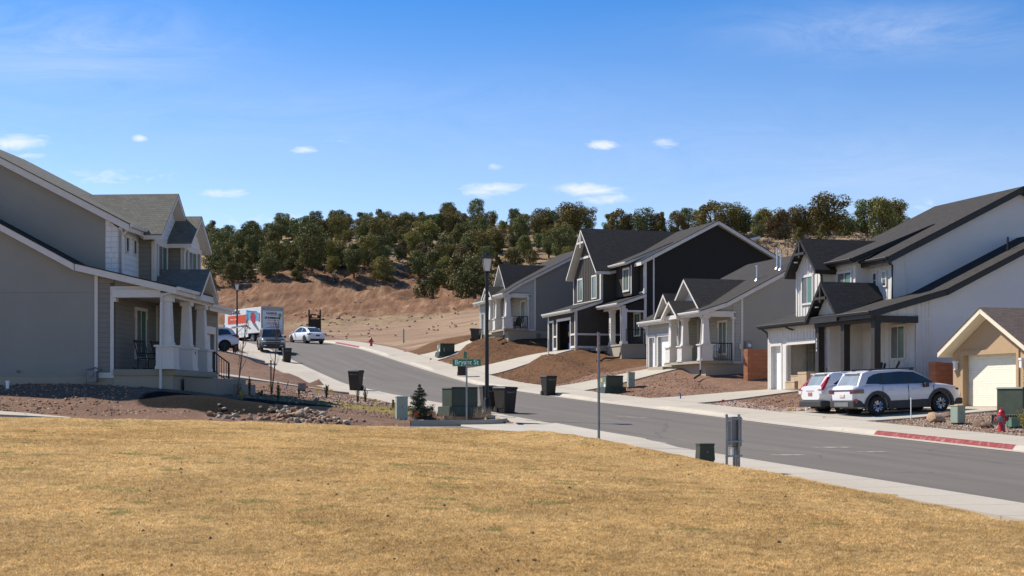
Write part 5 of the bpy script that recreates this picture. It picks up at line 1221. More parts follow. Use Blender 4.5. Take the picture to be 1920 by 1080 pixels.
def vehicle(sp, loc, rz, label, cat, pitch=0.0):
    root = empty(sp['name'], loc, rz, label, cat); root.rotation_euler = Euler((0, -pitch, rz), 'XYZ')
    L, Wd = sp['L'], sp['W']; hw = Wd / 2; wb = sp['wb']; r = sp['r']
    Ra = r + .085; arcs = []
    for xw in (sp['xr'], sp['xr'] + wb): arcs += [round(xw + Ra * math.cos(math.pi * k / 16), 3) for k in range(17)]
    xs = [round(v, 3) for v in np.linspace(-L / 2, L / 2, 27)] + [-L / 2 + .06, L / 2 - .06]
    xs = sorted(set([x for x in xs if all(abs(x - q) > .012 for q in arcs)] + arcs))
    plan = sp.get('plan', [(-L / 2, .80), (-L / 2 + .12, .93), (-L / 2 + .55, 1), (L / 2 - .95, 1), (L / 2 - .35, .93), (L / 2 - .08, .80), (L / 2, .70)])
    m = MB(); vs = []; n = 0; FR = [0, .12, .35, .55, .78, .92]; WF = [.8, .95, .985, 1, .985, .955]
    for x in xs:
        w = hw * lerp_tab(plan, x); zb = lerp_tab(sp['bot'], x); zt = lerp_tab(sp['top'], x); h = zt - zb; za = zb
        for xw in (sp['xr'], sp['xr'] + wb):
            if abs(x - xw) < Ra: za = max(za, r * 1.02 + math.sqrt(Ra * Ra - (x - xw) ** 2))
        half = [(0, za)]
        for k, f in enumerate(FR):
            z = zb + h * f
            if z < za: z = za + .0008 * k; y = w * float(np.interp((z - zb) / h, FR, WF))
            else: y = w * WF[k]
            half.append((y, z))
        half += [(w * .88, zt - .008), (w * .5, zt + .02), (0, zt + .03)]
        ring = half + [(-y, z) for y, z in half[-2:0:-1]]
        n = len(ring); vs += [(x, y, z) for y, z in ring]
    fs = [(i * n + k, i * n + (k + 1) % n, (i + 1) * n + (k + 1) % n, (i + 1) * n + k) for i in range(len(xs) - 1) for k in range(n)]
    fs += [tuple(range(n)), tuple((len(xs) - 1) * n + k for k in range(n - 1, -1, -1))]
    m.add(vs, fs)
    body = m.build('body', sp['paint'], root, smooth=True)
    # cabin
    prof = sp['cabin']; g0, g1 = sp['g0'], sp['g1']; zb0 = min(p[1] for p in prof); z1 = max(p[1] for p in prof)
    yy = lambda z: g0 + (g1 - g0) * (z - zb0) / (z1 - zb0)
    c = MB(); Lf = [(x, yy(z), z) for x, z in prof]; Rt = [(x, -yy(z), z) for x, z in prof]; k = len(prof)
    c.add(Lf + Rt, [tuple(range(k)), tuple(range(2 * k - 1, k - 1, -1))] + [(i, (i + 1) % k, k + (i + 1) % k, k + i) for i in range(k)])
    c.build('cabin', sp['paint'], root, smooth=True, bevel=.05)
    for poly in sp['side_glass']:
        for s in (1, -1):
            q = MB(); q.hull([(x, s * (yy(z) - .01), z) for x, z in poly], [(x, s * (yy(z) + .008), z) for x, z in poly]); q.build('side_window', CGLASS, root)
    for poly in sp.get('black_band', []):
        for s in (1, -1):
            q = MB(); q.hull([(x, s * (yy(z) - .012), z) for x, z in poly], [(x, s * (yy(z) + .003), z) for x, z in poly]); q.build('window_surround', CLAD, root)
    def slope_glass(name, p0, p1, f0, f1, mat):
        # p0/p1: (x,z) low and high on the slope
        q = MB(); dx, dz = p1[0] - p0[0], p1[1] - p0[1]; nn = Vector((-dz, 0, dx)).normalized()
        if (name == 'rear_window') != (nn.x < 0): nn = -nn
        a = []
        for (p, y) in ((p0, f0), (p0, -f0), (p1, -f1), (p1, f1)): a.append(Vector((p[0], y, p[1])))
        q.hull([v - nn * .02 for v in a], [v + nn * .012 for v in a]); q.build(name, mat, root)
    slope_glass('windscreen', *sp['wind'], CGLASS); slope_glass('rear_window', *sp['rear'], sp.get('rglass', RGLASS))
    for xw in (sp['xr'], sp['xr'] + wb):
        for s in (1, -1): wheel(root, xw, s * (hw - .135), r, .235, sp['rim'])
    u = MB(); u.box(-L / 2 + .3, L / 2 - .3, -hw + .36, hw - .36, r * .75, .62)
    for xw in (sp['xr'], sp['xr'] + wb): u.box(xw - r - .08, xw + r + .08, -hw + .34, hw - .34, .5, r * 2 + .1)
    u.build('underbody', UNDER, root)
    for nm, mat, boxes in sp.get('parts', []):
        for bx in boxes:
            q = MB()
            if len(bx) == 6: q.box(*bx)
            else: q.hull(bx[0], bx[1])
            q.build(nm, mat, root, bevel=.05 if nm == 'bumper' else .012)
    for s in (1, -1):
        q = MB(); mx, mz = sp['mirror']; q.box(mx - .07, mx + .09, s * (hw - .02), s * (hw + .2), mz, mz + .16); q.build('mirror', sp.get('mirmat', sp['paint']), root, bevel=.03)
    if sp.get('clad'):
        for s in (1, -1):
            for xw in (sp['xr'], sp['xr'] + wb):
                q = MB(); n_ = 16; o_ = []; i_ = []
                for k_ in range(n_ + 1):
                    a = math.pi * (-.07 + 1.14 * k_ / n_); o_.append((xw + (r + .20) * math.cos(a), r * 1.02 + (r + .20) * math.sin(a))); i_.append((xw + (r + .085) * math.cos(a), r * 1.02 + (r + .085) * math.sin(a)))
                y0, y1 = s * (hw - .06), s * (hw + .02)
                for k_ in range(n_):
                    P4 = [o_[k_], o_[k_ + 1], i_[k_ + 1], i_[k_]]; q.hull([(p[0], y0, p[1]) for p in P4], [(p[0], y1, p[1]) for p in P4])
                q.build('wheel_arch', CLAD, root)
            q = MB(); q.box(sp['xr'] + r + .1, sp['xr'] + wb - r - .1, s * (hw - .1), s * (hw + .008), sp['sill'][0], sp['sill'][1]); q.build('sill', CLAD, root, bevel=.02)
    return root
def seat_backs(): pass
# --- near wagon, side and tail to the camera
L = 4.64
SUV = dict(name='parked_car', L=L, W=1.83, wb=2.67, xr=-1.36, r=.36, rim='split', paint=CP_PALE, g0=.83, g1=.67, clad=True, sill=(.24, .54), mirror=(.62, .98), mirmat=CLAD,
    bot=[(-L/2, .5), (-L/2 + .35, .28), (L/2 - .5, .26), (L/2, .42)],
    top=[(-L/2, .98), (-L/2 + .06, 1.06), (-1.6, 1.1), (.9, 1.07), (1.6, 1.0), (2.1, .9), (L/2, .76)],
    cabin=[(-2.16, 1.0), (-1.86, 1.56), (-1.6, 1.64), (-.3, 1.66), (.3, 1.6), (.62, 1.44), (1.28, 1.0)],
    side_glass=[[(-1.78, 1.12), (-1.62, 1.42), (-1.38, 1.52), (-1.18, 1.54), (-1.16, 1.10)], [(-1.08, 1.10), (-1.08, 1.545), (-.12, 1.565), (-.02, 1.09)], [(.08, 1.09), (-.03, 1.565), (.28, 1.53), (.62, 1.37), (1.06, 1.08)]],
    black_band=[[(-1.22, 1.07), (-1.22, 1.55), (-.3, 1.585), (.3, 1.55), (.66, 1.38), (1.12, 1.06)]],
    wind=((1.22, 1.09), (.62, 1.49), .72, .60), rear=((-2.124, 1.12), (-1.908, 1.51), .68, .58),
    parts=[('roof_rail', CLAD, [(-1.55, .4, .55, .6, 1.69, 1.74), (-1.55, .4, -.6, -.55, 1.69, 1.74)] + [(x, x + .16, s * .6 if s < 0 else .56, s * .56 if s < 0 else .6, 1.6, 1.7) for x in (-1.52, -.55, .22) for s in (1, -1)]),
           ('spoiler', CP_PALE, [(-1.97, -1.7, -.55, .55, 1.585, 1.615)]),
           ('bumper', CLAD, [(-2.36, -1.80, -.86, .86, .34, .62), (1.9, 2.34, -.80, .80, .28, .52)]), ('skid_plate', METER, [(-2.38, -2.2, -.5, .5, .38, .54)]),
           ('taillight', SMOKL, [(-2.34, -1.94, s * .58, s * .93, .86, 1.0) for s in (1, -1)]), ('taillight', REDL, [(-2.35, -2.08, s * .66, s * .935, .915, .945) for s in (1, -1)]),
           ('light_bar', CLAD, [(-2.335, -2.2, -.6, .6, .95, 1.0)]), ('reflector', REDL, [(-2.3, -2.2, s * .84, s * .885, .5, .66) for s in (1, -1)]),
           ('headlight', SMOKL, [(1.95, 2.17, s * .6, s * .8, .82, .9) for s in (1, -1)]), ('number_plate', PLATE, [(-2.345, -2.3, -.18, .16, .72, .84)]),
           ('door_handle', CP_PALE, [(x, x + .2, s * .905, s * .945, .9, .94) for x in (-.9, .1) for s in (1, -1)]),
           ('door_seam', CLAD, [(-1.14, -1.128, -.9195, -.9, .55, 1.08), (-.06, -.048, -.9215, -.9, .48, 1.08), (1.02, 1.032, -.9195, -.9, .5, 1.05)]),
           ('wiper', CLAD, [(-2.18, -2.1, -.3, .3, 1.1, 1.13)])])
def on_drive(a, b, da=0): x, y = S(a, b); return (x, y, 0)
def car_on(a, b, z, yaw): x, y = S(a, b); return (x, y, z)
def raise_belt(sp, k):
    sp['top'] = [(x, z + k) for x, z in sp['top']]
    for key in ('side_glass', 'black_band'): sp[key] = [[(x, z + k if z < 1.25 else z + .02) for x, z in pl] for pl in sp.get(key, [])]
    sp['cabin'] = [(x, z + (k * .6 if z < 1.2 else .03)) for x, z in sp['cabin']]
raise_belt(SUV, .07)
x_, y_ = S(-5.85, -2.65)
vehicle(SUV, (x_, y_, -.425), PH, 'pale silver white wagon with black wheel arches, nearest car on the driveway', 'car', R(2.6))
L = 4.55
CRV = dict(SUV, name='parked_car', L=L, W=1.82, wb=2.62, r=.345, xr=-1.3, rim='plain', paint=CP_WHITE, g0=.83, g1=.66, clad=False, mirmat=CP_WHITE,
    bot=[(-L/2, .62), (-L/2 + .3, .34), (L/2 - .5, .26), (L/2, .42)],
    cabin=[(-2.2, 1.0), (-1.82, 1.56), (-1.6, 1.64), (-.2, 1.66), (.35, 1.58), (.66, 1.42), (1.4, 1.0)],
    rear=((-2.12, 1.1), (-1.88, 1.5), .62, .52), black_band=[],
    side_glass=[[(-1.7, 1.2), (-1.2, 1.46), (-1.05, 1.5), (-1.05, 1.1), (-1.35, 1.1)], [(-.98, 1.10), (-.98, 1.53), (-.1, 1.56), (-.02, 1.09)], [(.08, 1.09), (-.02, 1.56), (.35, 1.5), (.66, 1.33), (1.12, 1.08)]],
    parts=[('spoiler', CP_WHITE, [(-1.93, -1.7, -.54, .54, 1.585, 1.615)]), ('bumper', CLAD, [(-2.32, -1.8, -.86, .86, .34, .58)]),
           ('taillight', REDL, [([(-2.3, s * .60, .98), (-2.18, s * .60, 1.0), (-2.18, s * .93, 1.0), (-2.3, s * .90, .98)] if s > 0 else [(-2.3, -.90, .98), (-2.18, -.93, 1.0), (-2.18, -.60, 1.0), (-2.3, -.60, .98)],
                                 [(-1.86, s * .54, 1.56), (-1.76, s * .54, 1.56), (-1.7, s * .68, 1.56), (-1.8, s * .66, 1.56)] if s > 0 else [(-1.8, -.66, 1.56), (-1.7, -.68, 1.56), (-1.76, -.54, 1.56), (-1.86, -.54, 1.56)]) for s in (1, -1)]),
           ('taillight', CLRL, [(-2.29, -1.98, s * .66, s * .9, .84, .96) for s in (1, -1)]), ('number_plate', PLATER, [(-2.29, -2.2, -.16, .16, .76, .9)]), ('trim_strip', CHROME, [(-2.29, -2.2, -.3, .3, .95, .98)]),
           ('tailgate_panel', CLAD, [(-2.27, -2.15, -.4, .4, .985, 1.07)]),
           ('roof_rail', CLAD, [(-1.2, .2, s * .58 - .02, s * .58 + .02, 1.62, 1.67) for s in (1, -1)]), ('aerial', CLAD, [(-1.55, -1.5, -.01, .01, 1.62, 1.82)])])
x_, y_ = S(-3.55, -2.75)
vehicle(CRV, (x_, y_, -.40), PH, 'white car with tall red tail lamps parked behind the silver white wagon', 'car', R(2.6))
L = 4.75
EV = dict(name='parked_car', L=L, W=1.92, wb=2.89, xr=-1.42, r=.36, rim='dark', paint=CP_WHITE, g0=.80, g1=.58, mirror=(.85, .95),
    bot=[(-L/2, .5), (-L/2 + .3, .24), (L/2 - .5, .2), (L/2, .36)],
    top=[(-L/2, .92), (-L/2 + .15, 1.06), (-1.6, 1.1), (.9, .98), (1.6, .88), (2.1, .76), (L/2, .62)],
    cabin=[(-2.12, 1.0), (-1.2, 1.46), (-.4, 1.6), (.2, 1.6), (.75, 1.42), (1.6, .88)],
    side_glass=[[(-1.45, 1.1), (-1.05, 1.4), (-.42, 1.52), (-.4, 1.07)], [(-.33, 1.06), (-.34, 1.52), (.2, 1.52), (.65, 1.36), (1.2, 1.02)]],
    wind=((1.52, .96), (.78, 1.43), .72, .54), rear=((-2.02, 1.08), (-1.12, 1.5), .66, .54), rglass=CGLASS,
    parts=[('taillight', SMOKL, [(-2.34, -1.98, s * .52, s * .93, .86, 1.0) for s in (1, -1)]), ('number_plate', CLAD, [(-2.4, -2.33, -.2, .2, .72, .86)]), ('bumper', CLAD, [(-2.36, -1.95, -.72, .72, .28, .52)]), ('glass_roof', CGLASS, [(-.5, .25, -.5, .5, 1.59, 1.615)]),
           ('headlight', CLRL, [(1.98, 2.2, s * .5, s * .82, .62, .72) for s in (1, -1)])])
x_, y_, z_ = at(575, 137)
vehicle(EV, (x_, y_, surf(x_, y_)), R(90 + 34), 'white hatchback seen from behind near the top of the street', 'car', R(3))
L = 4.9
PATH_ = dict(SUV, name='parked_car', L=L, W=1.95, wb=2.82, xr=-1.45, r=.37, rim='dark', paint=CP_PALE, clad=False, mirmat=CP_PALE,
    bot=[(-L/2, .55), (-L/2 + .35, .4), (L/2 - .5, .28), (L/2, .42)], top=[(-L/2, 1.0), (-L/2 + .06, 1.1), (-1.6, 1.14), (.9, 1.1), (1.6, 1.04), (2.1, .95), (L/2, .8)],
    cabin=[(-2.32, 1.05), (-1.92, 1.62), (-1.6, 1.72), (-.2, 1.74), (.4, 1.66), (.8, 1.46), (1.45, 1.05)],
    rear=((-2.28, 1.14), (-2.0, 1.54), .7, .6), side_glass=[[(-1.95, 1.2), (-1.7, 1.55), (-1.15, 1.62), (-1.12, 1.16)], [(-1.05, 1.16), (-1.06, 1.62), (-.1, 1.64), (0, 1.14)], [(.08, 1.14), (0, 1.64), (.4, 1.58), (.75, 1.42), (1.2, 1.12)]],
    parts=[('taillight', REDL, [([(-2.46, s * .70, .98), (-2.3, s * .70, .98), (-2.3, s * .96, .98), (-2.46, s * .9, .98)] if s > 0 else [(-2.46, -.9, .98), (-2.3, -.96, .98), (-2.3, -.70, .98), (-2.46, -.70, .98)],
                                 [(-2.42, s * .7, 1.16), (-1.9, s * .7, 1.2), (-1.9, s * .94, 1.2), (-2.4, s * .9, 1.16)] if s > 0 else [(-2.4, -.9, 1.16), (-1.9, -.94, 1.2), (-1.9, -.7, 1.2), (-2.42, -.7, 1.16)]) for s in (1, -1)]),
           ('bumper', CLAD, [(-2.4, -1.95, -.85, .85, .36, .55)]), ('number_plate', PLATE, [(-2.47, -2.4, -.2, .2, .8, .92)])])
# open tailgate of that car
x_, y_, z_ = at(418, 102.5)
x_ = (441 - 960) / F * 101.5 - 2.3 * math.cos(R(8)); y_ = 101.6
WC = vehicle(PATH_, (x_, y_, surf(x_, y_) - .2), R(180 + 14), 'silver white car with raised tailgate, half hidden by the near left house', 'car')
q = MB(); q.hull([(-1.95, -.68, 1.66), (-1.95, .68, 1.66), (-3.0, .66, 1.86), (-3.0, -.66, 1.86)], [(-1.92, -.68, 1.75), (-1.92, .68, 1.75), (-2.98, .66, 1.93), (-2.98, -.66, 1.93)])
q.hull([(-3.0, -.66, 1.86), (-3.0, .66, 1.86), (-3.3, .6, 1.62), (-3.3, -.6, 1.62)], [(-2.98, -.66, 1.93), (-2.98, .66, 1.93), (-3.33, .6, 1.66), (-3.33, -.6, 1.66)])
tg = q.build('tailgate', CP_PALE, WC, bevel=.02); q = MB(); q.tube([(-2.2, -.6, 1.2), (-2.85, -.6, 1.82)], .018, 6); q.build('gas_strut', CLAD, WC); q = MB(); q.tube([(-2.2, .6, 1.2), (-2.85, .6, 1.82)], .018, 6); q.build('gas_strut', CLAD, WC)
q = MB(); q.box(-3.1, -2.4, -.45, .45, 1.78, 1.8); q.build('rear_window', CGLASS, tg)
# dark pickup-like wagon facing the camera
L = 4.7
DK = dict(name='parked_car', L=L, W=1.95, wb=2.8, xr=-1.4, r=.38, rim='dark', paint=CP_DARK, g0=.84, g1=.70, clad=True, sill=(.3, .48), mirror=(.75, 1.12), mirmat=CP_DARK,
    plan=[(-L/2, .9), (-L/2 + .2, 1), (L/2 - .4, 1), (L/2 - .1, .94), (L/2, .86)],
    bot=[(-L/2, .5), (-L/2 + .35, .32), (L/2 - .5, .32), (L/2, .4)], top=[(-L/2, 1.1), (-L/2 + .06, 1.16), (.9, 1.16), (1.6, 1.14), (2.2, 1.08), (L/2, .98)],
    cabin=[(-2.3, 1.1), (-2.15, 1.7), (-1.9, 1.82), (.1, 1.84), (.35, 1.8), (1.0, 1.12)],
    side_glass=[[(-2.0, 1.22), (-1.9, 1.66), (-1.2, 1.7), (-1.2, 1.2)], [(-1.1, 1.2), (-1.1, 1.7), (-.3, 1.7), (-.25, 1.2)], [(-.15, 1.2), (-.2, 1.7), (.3, 1.68), (.7, 1.2)]],
    wind=((.95, 1.2), (.42, 1.75), .76, .64), rear=((-2.28, 1.2), (-2.18, 1.65), .7, .62),
    parts=[('grille', CLAD, [(2.26, 2.39, -.56, .56, .76, .95)]), ('grille_bar', CHROME, [(2.33, 2.41, -.6, .6, .84, .88)]), ('headlight', CLRL, [(2.16, 2.37, s * .6, s * .88, .8, .94) for s in (1, -1)]), ('bumper', CLAD, [(2.1, 2.42, -.84, .84, .34, .66)]),
           ('fog_light', CLRL, [(2.38, 2.43, s * .55, s * .75, .5, .58) for s in (1, -1)]), ('number_plate', CLAD, [(2.4, 2.44, -.2, .2, .5, .62)]), ('roof_rail', CHROME, [(-1.7, .1, s * .68 - .02, s * .68 + .02, 1.83, 1.88) for s in (1, -1)])])
x_, y_, z_ = at(508, 115.5)
vehicle(DK, (x_, y_, surf(x_, y_) + .0), R(-90 + 14), 'dark grey square fronted car facing the camera at the left kerb', 'car', R(-4))
# --- rental box truck
def boxtruck():
    x, y, z = at(511, 141); ang = 38
    root = empty('box_truck', (x, y, surf(x, y) - .05), R(90 + ang), 'white rental moving truck with an orange side band and sign written rear door', 'truck')
    WB = paint('truck_box_white', (.72, .72, .70), .45, .05); OR = paint('truck_orange_red', (.62, .075, .02), .5, .06); BLUE = paint('truck_pale_blue', (.08, .38, .55), .5, .15, 1.5)
    GRN = paint('truck_green', (.12, .3, .08), .5, .1); DKT = paint('truck_lettering_black', (.02, .02, .025), .5, .05); CRIM = paint('truck_crimson', (.4, .02, .05), .5, .1); GRYP = paint('truck_grey_print', (.14, .15, .16), .5, .2, 2)
    m = MB(); m.box(0.06, 7.9, -1.22, 1.22, .95, 3.5); m.build('cargo_box', WB, root, bevel=.04)
    m = MB(); m.box(0, .1, -1.24, 1.24, .85, 3.54); m.build('rear_frame', GALV, root, bevel=.02)
    m = MB(); m.box(-.03, .02, -1.1, 1.1, .98, 3.12); rd = m.build('rear_door', paint('rear_door_white', (.6, .61, .62), .45, .06), root)
    m = MB(); m.box(7.9, 8.2, -1.1, 1.1, 2.2, 3.45); m.build('cab_attic', WB, root, bevel=.08)
    m = MB(); m.hull([(7.95, -1.0, .6), (7.95, 1.0, .6), (10.2, .95, .6), (10.2, -.95, .6)], [(7.95, -1.0, 1.5), (7.95, 1.0, 1.5), (10.1, .92, 1.35), (10.1, -.92, 1.35)]); m.hull([(7.98, -.98, 1.5), (7.98, .98, 1.5), (9.4, .95, 1.45), (9.4, -.95, 1.45)], [(7.98, -.85, 2.25), (7.98, .85, 2.25), (8.8, .82, 2.25), (8.8, -.82, 2.25)]); m.build('cab', WB, root, smooth=True, bevel=.05)
    m = MB(); m.hull([(8.2, .97, 1.55), (9.2, .965, 1.55), (8.75, .9, 2.12), (8.2, .9, 2.12)], [(8.2, 1.0, 1.55), (9.2, .985, 1.55), (8.75, .92, 2.12), (8.2, .92, 2.12)]); m.build('side_window', CGLASS, root)
    m = MB(); m.hull([(9.42, -.85, 1.5), (9.42, .85, 1.5), (8.86, .75, 2.15), (8.86, -.75, 2.15)], [(9.46, -.85, 1.52), (9.46, .85, 1.52), (8.9, .75, 2.17), (8.9, -.75, 2.17)]); m.build('windscreen', CGLASS, root)
    m = MB(); m.box(.2, 8, -.5, .5, .55, .95); m.build('chassis', UNDER, root)
    m = MB(); m.box(2.9, 7.7, 1.1, 1.2, .62, .98); m.box(2.9, 7.7, -1.2, -1.1, .62, .98); m.build('side_skirt', WB, root)
    for xx in (2.0, 8.9):
        for s in (1, -1): wheel(root, xx, s * 1.02, .46, .28, 'plain')
    m = MB(); m.box(-.15, .1, -1.1, 1.1, .5, .66); m.build('bumper', CLAD, root)
    def side(name, mat, poly, d=.02):
        q = MB(); q.hull([(px, 1.2, pz) for px, pz in poly], [(px, 1.22 + d, pz) for px, pz in poly]); return q.build(name, mat, root)
    side('side_band', OR, [(3.2, 2.05), (7.2, 2.05), (7.2, 2.88), (3.2, 2.88)]); side('side_band', OR, [(.3, 2.05), (.6, 2.05), (.6, 2.88), (.3, 2.88)])
    side('printed_panel', BLUE, [(.55, 2.15), (3.2, 2.35), (3.2, 3.35), (.55, 2.95)], .022); side('printed_shape', CRIM, [(1.4, 2.0), (1.1, 2.6), (1.5, 3.0), (2.1, 3.02), (2.35, 2.6), (2.1, 2.15), (1.7, 1.9)], .03)
    side('printed_shape', GRYP, [(.5, 1.25), (.75, 1.2), (1.7, 1.8), (2.1, 2.2), (1.9, 2.3), (1.2, 1.9)], .028); side('printed_shape', GRYP, [(1.0, 3.0), (3.0, 3.15), (3.0, 3.25), (1.0, 3.1)], .03); side('printed_shape', GRYP, [(3.0, 2.0), (3.3, 2.1), (3.0, 2.7), (3.35, 2.9), (2.9, 2.9), (2.7, 2.4)], .03)
    text_mesh('lettering', 'U-HAUL', .52, DKT, root, (5.6, 1.232, 3.16), (R(90), 0, R(180)), .006, bold=.02, sx=1.15)
    text_mesh('lettering', '1-way  in town', .26, LAMPW, root, (5.9, 1.246, 2.5), (R(90), 0, R(180)), .004, bold=.006)
    rr = (R(90), 0, R(-90))
    text_mesh('lettering', 'U-HAUL', .3, DKT, rd, (-.035, .1, 2.88), rr, .004, bold=.014, sx=1.1)
    text_mesh('lettering', "26' SUPERMOVER", .25, DKT, rd, (-.035, 0, 2.42), rr, .004, bold=.016, sx=.92)
    for (zz, w, mt) in ((2.68, .9, OR), (2.17, 1.25, OR), (1.92, 1.1, GRYP), (1.8, 1.5, GRYP), (1.58, .9, OR), (1.45, 1.4, GRYP), (1.2, .9, DKT), (1.1, .5, GRYP)):
        q = MB(); q.box(-.036, -.028, -w / 2, w / 2, zz, zz + .05); q.build('printed_line', mt, rd)
    q = MB(); q.lathe((-.032, -.82, 2.72), [(0, -.01), (.2, -.008), (.2, 0)], 14, axis='x'); q.build('printed_leaf', GRN, rd)
    for s in (1, -1):
        q = MB(); q.box(-.03, .0, s * .9, s * 1.02, 3.3, 3.36); q.build('marker_lamp', REDL, root)
boxtruck()
# ------------------------------------------------------------------ street furniture
GREEN_SIGN = paint('sign_green', (.0, .20, .085), .45, .04); SIGNW = paint('sign_white', (.8, .82, .8), .5, .02)
BINM = paint('dark_brown_bin_plastic', (.022, .017, .012), .55, .12); UTIL = paint('utility_green', (.045, .06, .04), .55, .12); UTILP = paint('pale_utility_green', (.30, .36, .28), .55, .06)
FROST = paint('frosted_lamp_glass', (.62, .6, .56), .3, .04)
def street_lamp(loc, h, label):
    root = empty('street_lamp', loc, 0, label, 'street lamp', 'black lantern street lamps')
    m = MB(); m.lathe((0, 0, 0), [(.15, 0), (.15, .1), (.12, .14), (.12, .55), (.085, .6), (.075, .65), (.062, h - .75), (.08, h - .73), (.08, h - .68), (.05, h - .66)], 14); m.build('pole', BLACKM, root, smooth=True)
    b = MB(); b.lathe((0, 0, h - .66), [(.05, 0), (.12, .05), (.15, .06)], 4); b.lathe((0, 0, h - .14), [(.33, -.01), (.34, .0), (.13, .14), (.1, .15), (.1, .19), (.05, .21), (.035, .26), (0, .27)], 4)
    for k in range(4):
        a = math.pi / 2 * k; b.tube([(.15 * math.cos(a), .15 * math.sin(a), h - .6), (.245 * math.cos(a), .245 * math.sin(a), h - .14)], .014, 4)
    hd = b.build('lantern_frame', BLACKM, root); hd.rotation_euler = (0, 0, R(45 + 8))
    g = MB(); g.lathe((0, 0, h - .6), [(.135, 0), (.225, .45)], 4); g.build('lantern_glass', FROST, hd)
    return root
x, y = S(-2.9, -18.0); street_lamp(at(913, 52), 5.85, 'tall black lantern lamp post beside the bins and street sign')
street_lamp(at(444.5, 114), 5.5, 'distant black lantern lamp post in front of the moving truck')
def bin_(px, d, rz, label, lid=0):
    x, y, z = at(px, d); root = empty('wheelie_bin', (x, y, z), rz, label, 'trash bin', 'dark brown wheeled trash bins')
    m = MB(); m.taper(0, .02, .0, .98, .50, .56, .62, .74); m.box(-.32, .32, -.38, .40, .94, .99); m.build('body', BINM, root, bevel=.02)
    m = MB(); m.hull([(-.34, -.40, .985), (.34, -.40, .985), (.34, .46, .985), (-.34, .46, .985)], [(-.31, -.36, 1.03), (.31, -.36, 1.03), (.30, .38, 1.07), (-.30, .38, 1.07)]); m.build('lid', BINM, root, bevel=.012)
    m = MB(); m.tube([(-.28, .48, .93), (.28, .48, .93)], .018, 8); m.box(-.29, -.25, .36, .49, .9, .96); m.box(.25, .29, .36, .49, .9, .96); m.build('handle', BINM, root)
    for s in (-1, 1):
        m = MB(); m.lathe((s * .27, .3, .13), [(0, -.03), (.13, -.03), (.13, .03), (0, .03)], 16, axis='x'); m.build('wheel', TYRE, root, smooth=True)
    text_mesh('lettering', 'CEDAR CITY', .075, METER, root, (0, -.352, .82), (R(90 - 6.5), 0, 0), .003, bold=.004)
    for i, s in enumerate((-1, 1)):
        m = MB(); m.taper(s * .265, .02, .2, .92, .02, .36, .03, .5); m.build('side_rib', BINM, root)
    return root
bin_(948, 56.2, R(38), 'dark wheeled bin at the kerb, the right one of the pair by the lamp post')
bin_(916, 57.2, R(12), 'dark wheeled bin at the kerb, half behind the black lamp post')
bin_(667, 75, R(-14), 'dark wheeled bin standing alone on the left edge of the street')
bin_(866, 95, R(4), 'dark wheeled bin behind the green street name sign')
bin_(1029, 75.5, R(24), 'dark wheeled bin by the right kerb below the black house')
bin_(538, 105, R(16), 'dark wheeled bin on the kerb next to the dark grey car')
bin_(893, 113.5, R(70), 'dark wheeled bin against the step wall of the farthest grey house')
def transformer(px, d, rz, label, w=1.15, dp=1.0, h=1.05):
    x, y, z = at(px, d, -.04); root = empty('transformer_box', (x, y, z), rz, label, 'utility box', 'green ground transformers')
    m = MB(); m.taper(0, 0, 0, .36, w + .32, dp + .25, w + .22, dp + .16); 
    b = m.build('plinth', UTIL, root, bevel=.01)
    for i in range(13):
        q = -.5 + i / 12; m = MB(); m.box(q * (w + .2) - .015, q * (w + .2) + .015, -(dp + .24) / 2 - .004, -(dp + .2) / 2 + .03, .02, .34); m.build('rib', UTIL, b)
    m = MB(); m.box(-w / 2, w / 2, -dp / 2, dp / 2, .36, h - .04); m.hull([(-w / 2 - .03, -dp / 2 - .03, h - .04), (w / 2 + .03, -dp / 2 - .03, h - .04), (w / 2 + .03, dp / 2 + .03, h - .04), (-w / 2 - .03, dp / 2 + .03, h - .04)], [(-w / 2, -dp / 2, h + .02), (w / 2, -dp / 2, h + .02), (w / 2, dp / 2, h + .02), (-w / 2, dp / 2, h + .02)]); m.build('cabinet', UTIL, root, bevel=.012)
    m = MB(); m.box(-w / 2 - .02, -w / 2 + .01, -dp / 2 + .03, dp / 2 - .03, .36, h - .06); dr = m.build('door', paint('weathered_utility_green', (.13, .18, .14), .5, .08), root, bevel=.008)
    m = MB(); m.box(-w / 2 - .026, -w / 2 - .018, .1, .28, h - .32, h - .12); m.build('warning_label', paint('yellow_label', (.75, .42, .03), .5, .05), dr)
    m = MB(); m.box(-w / 2 - .026, -w / 2 - .018, -.3, -.1, h - .6, h - .36); m.build('warning_label', SIGNW, dr)
    m = MB(); m.box(-w / 2 - .03, -w / 2 - .026, -.29, -.11, h - .44, h - .38); m.build('warning_label', OR_, dr)
    return root
OR_ = paint('orange_label', (.75, .18, .03), .5, .05)
t1 = transformer(862, 51.5, R(180 + 24), 'large dark green transformer box in dry weeds between the lamp post and the spruce', 1.0, .95, 1.04); 
transformer(1147, 75, R(20), 'dark green transformer box on bare soil in front of the pale grey cottage', .95, .8, .94)
transformer(836, 111, R(20), 'dark green transformer box on the soil bank near the farthest grey house', 1.15, .9, 1.0)
transformer(1912, 46.5, R(-60), 'green transformer box behind the red fire hydrant at the right edge', 1.05, .95, 1.22)
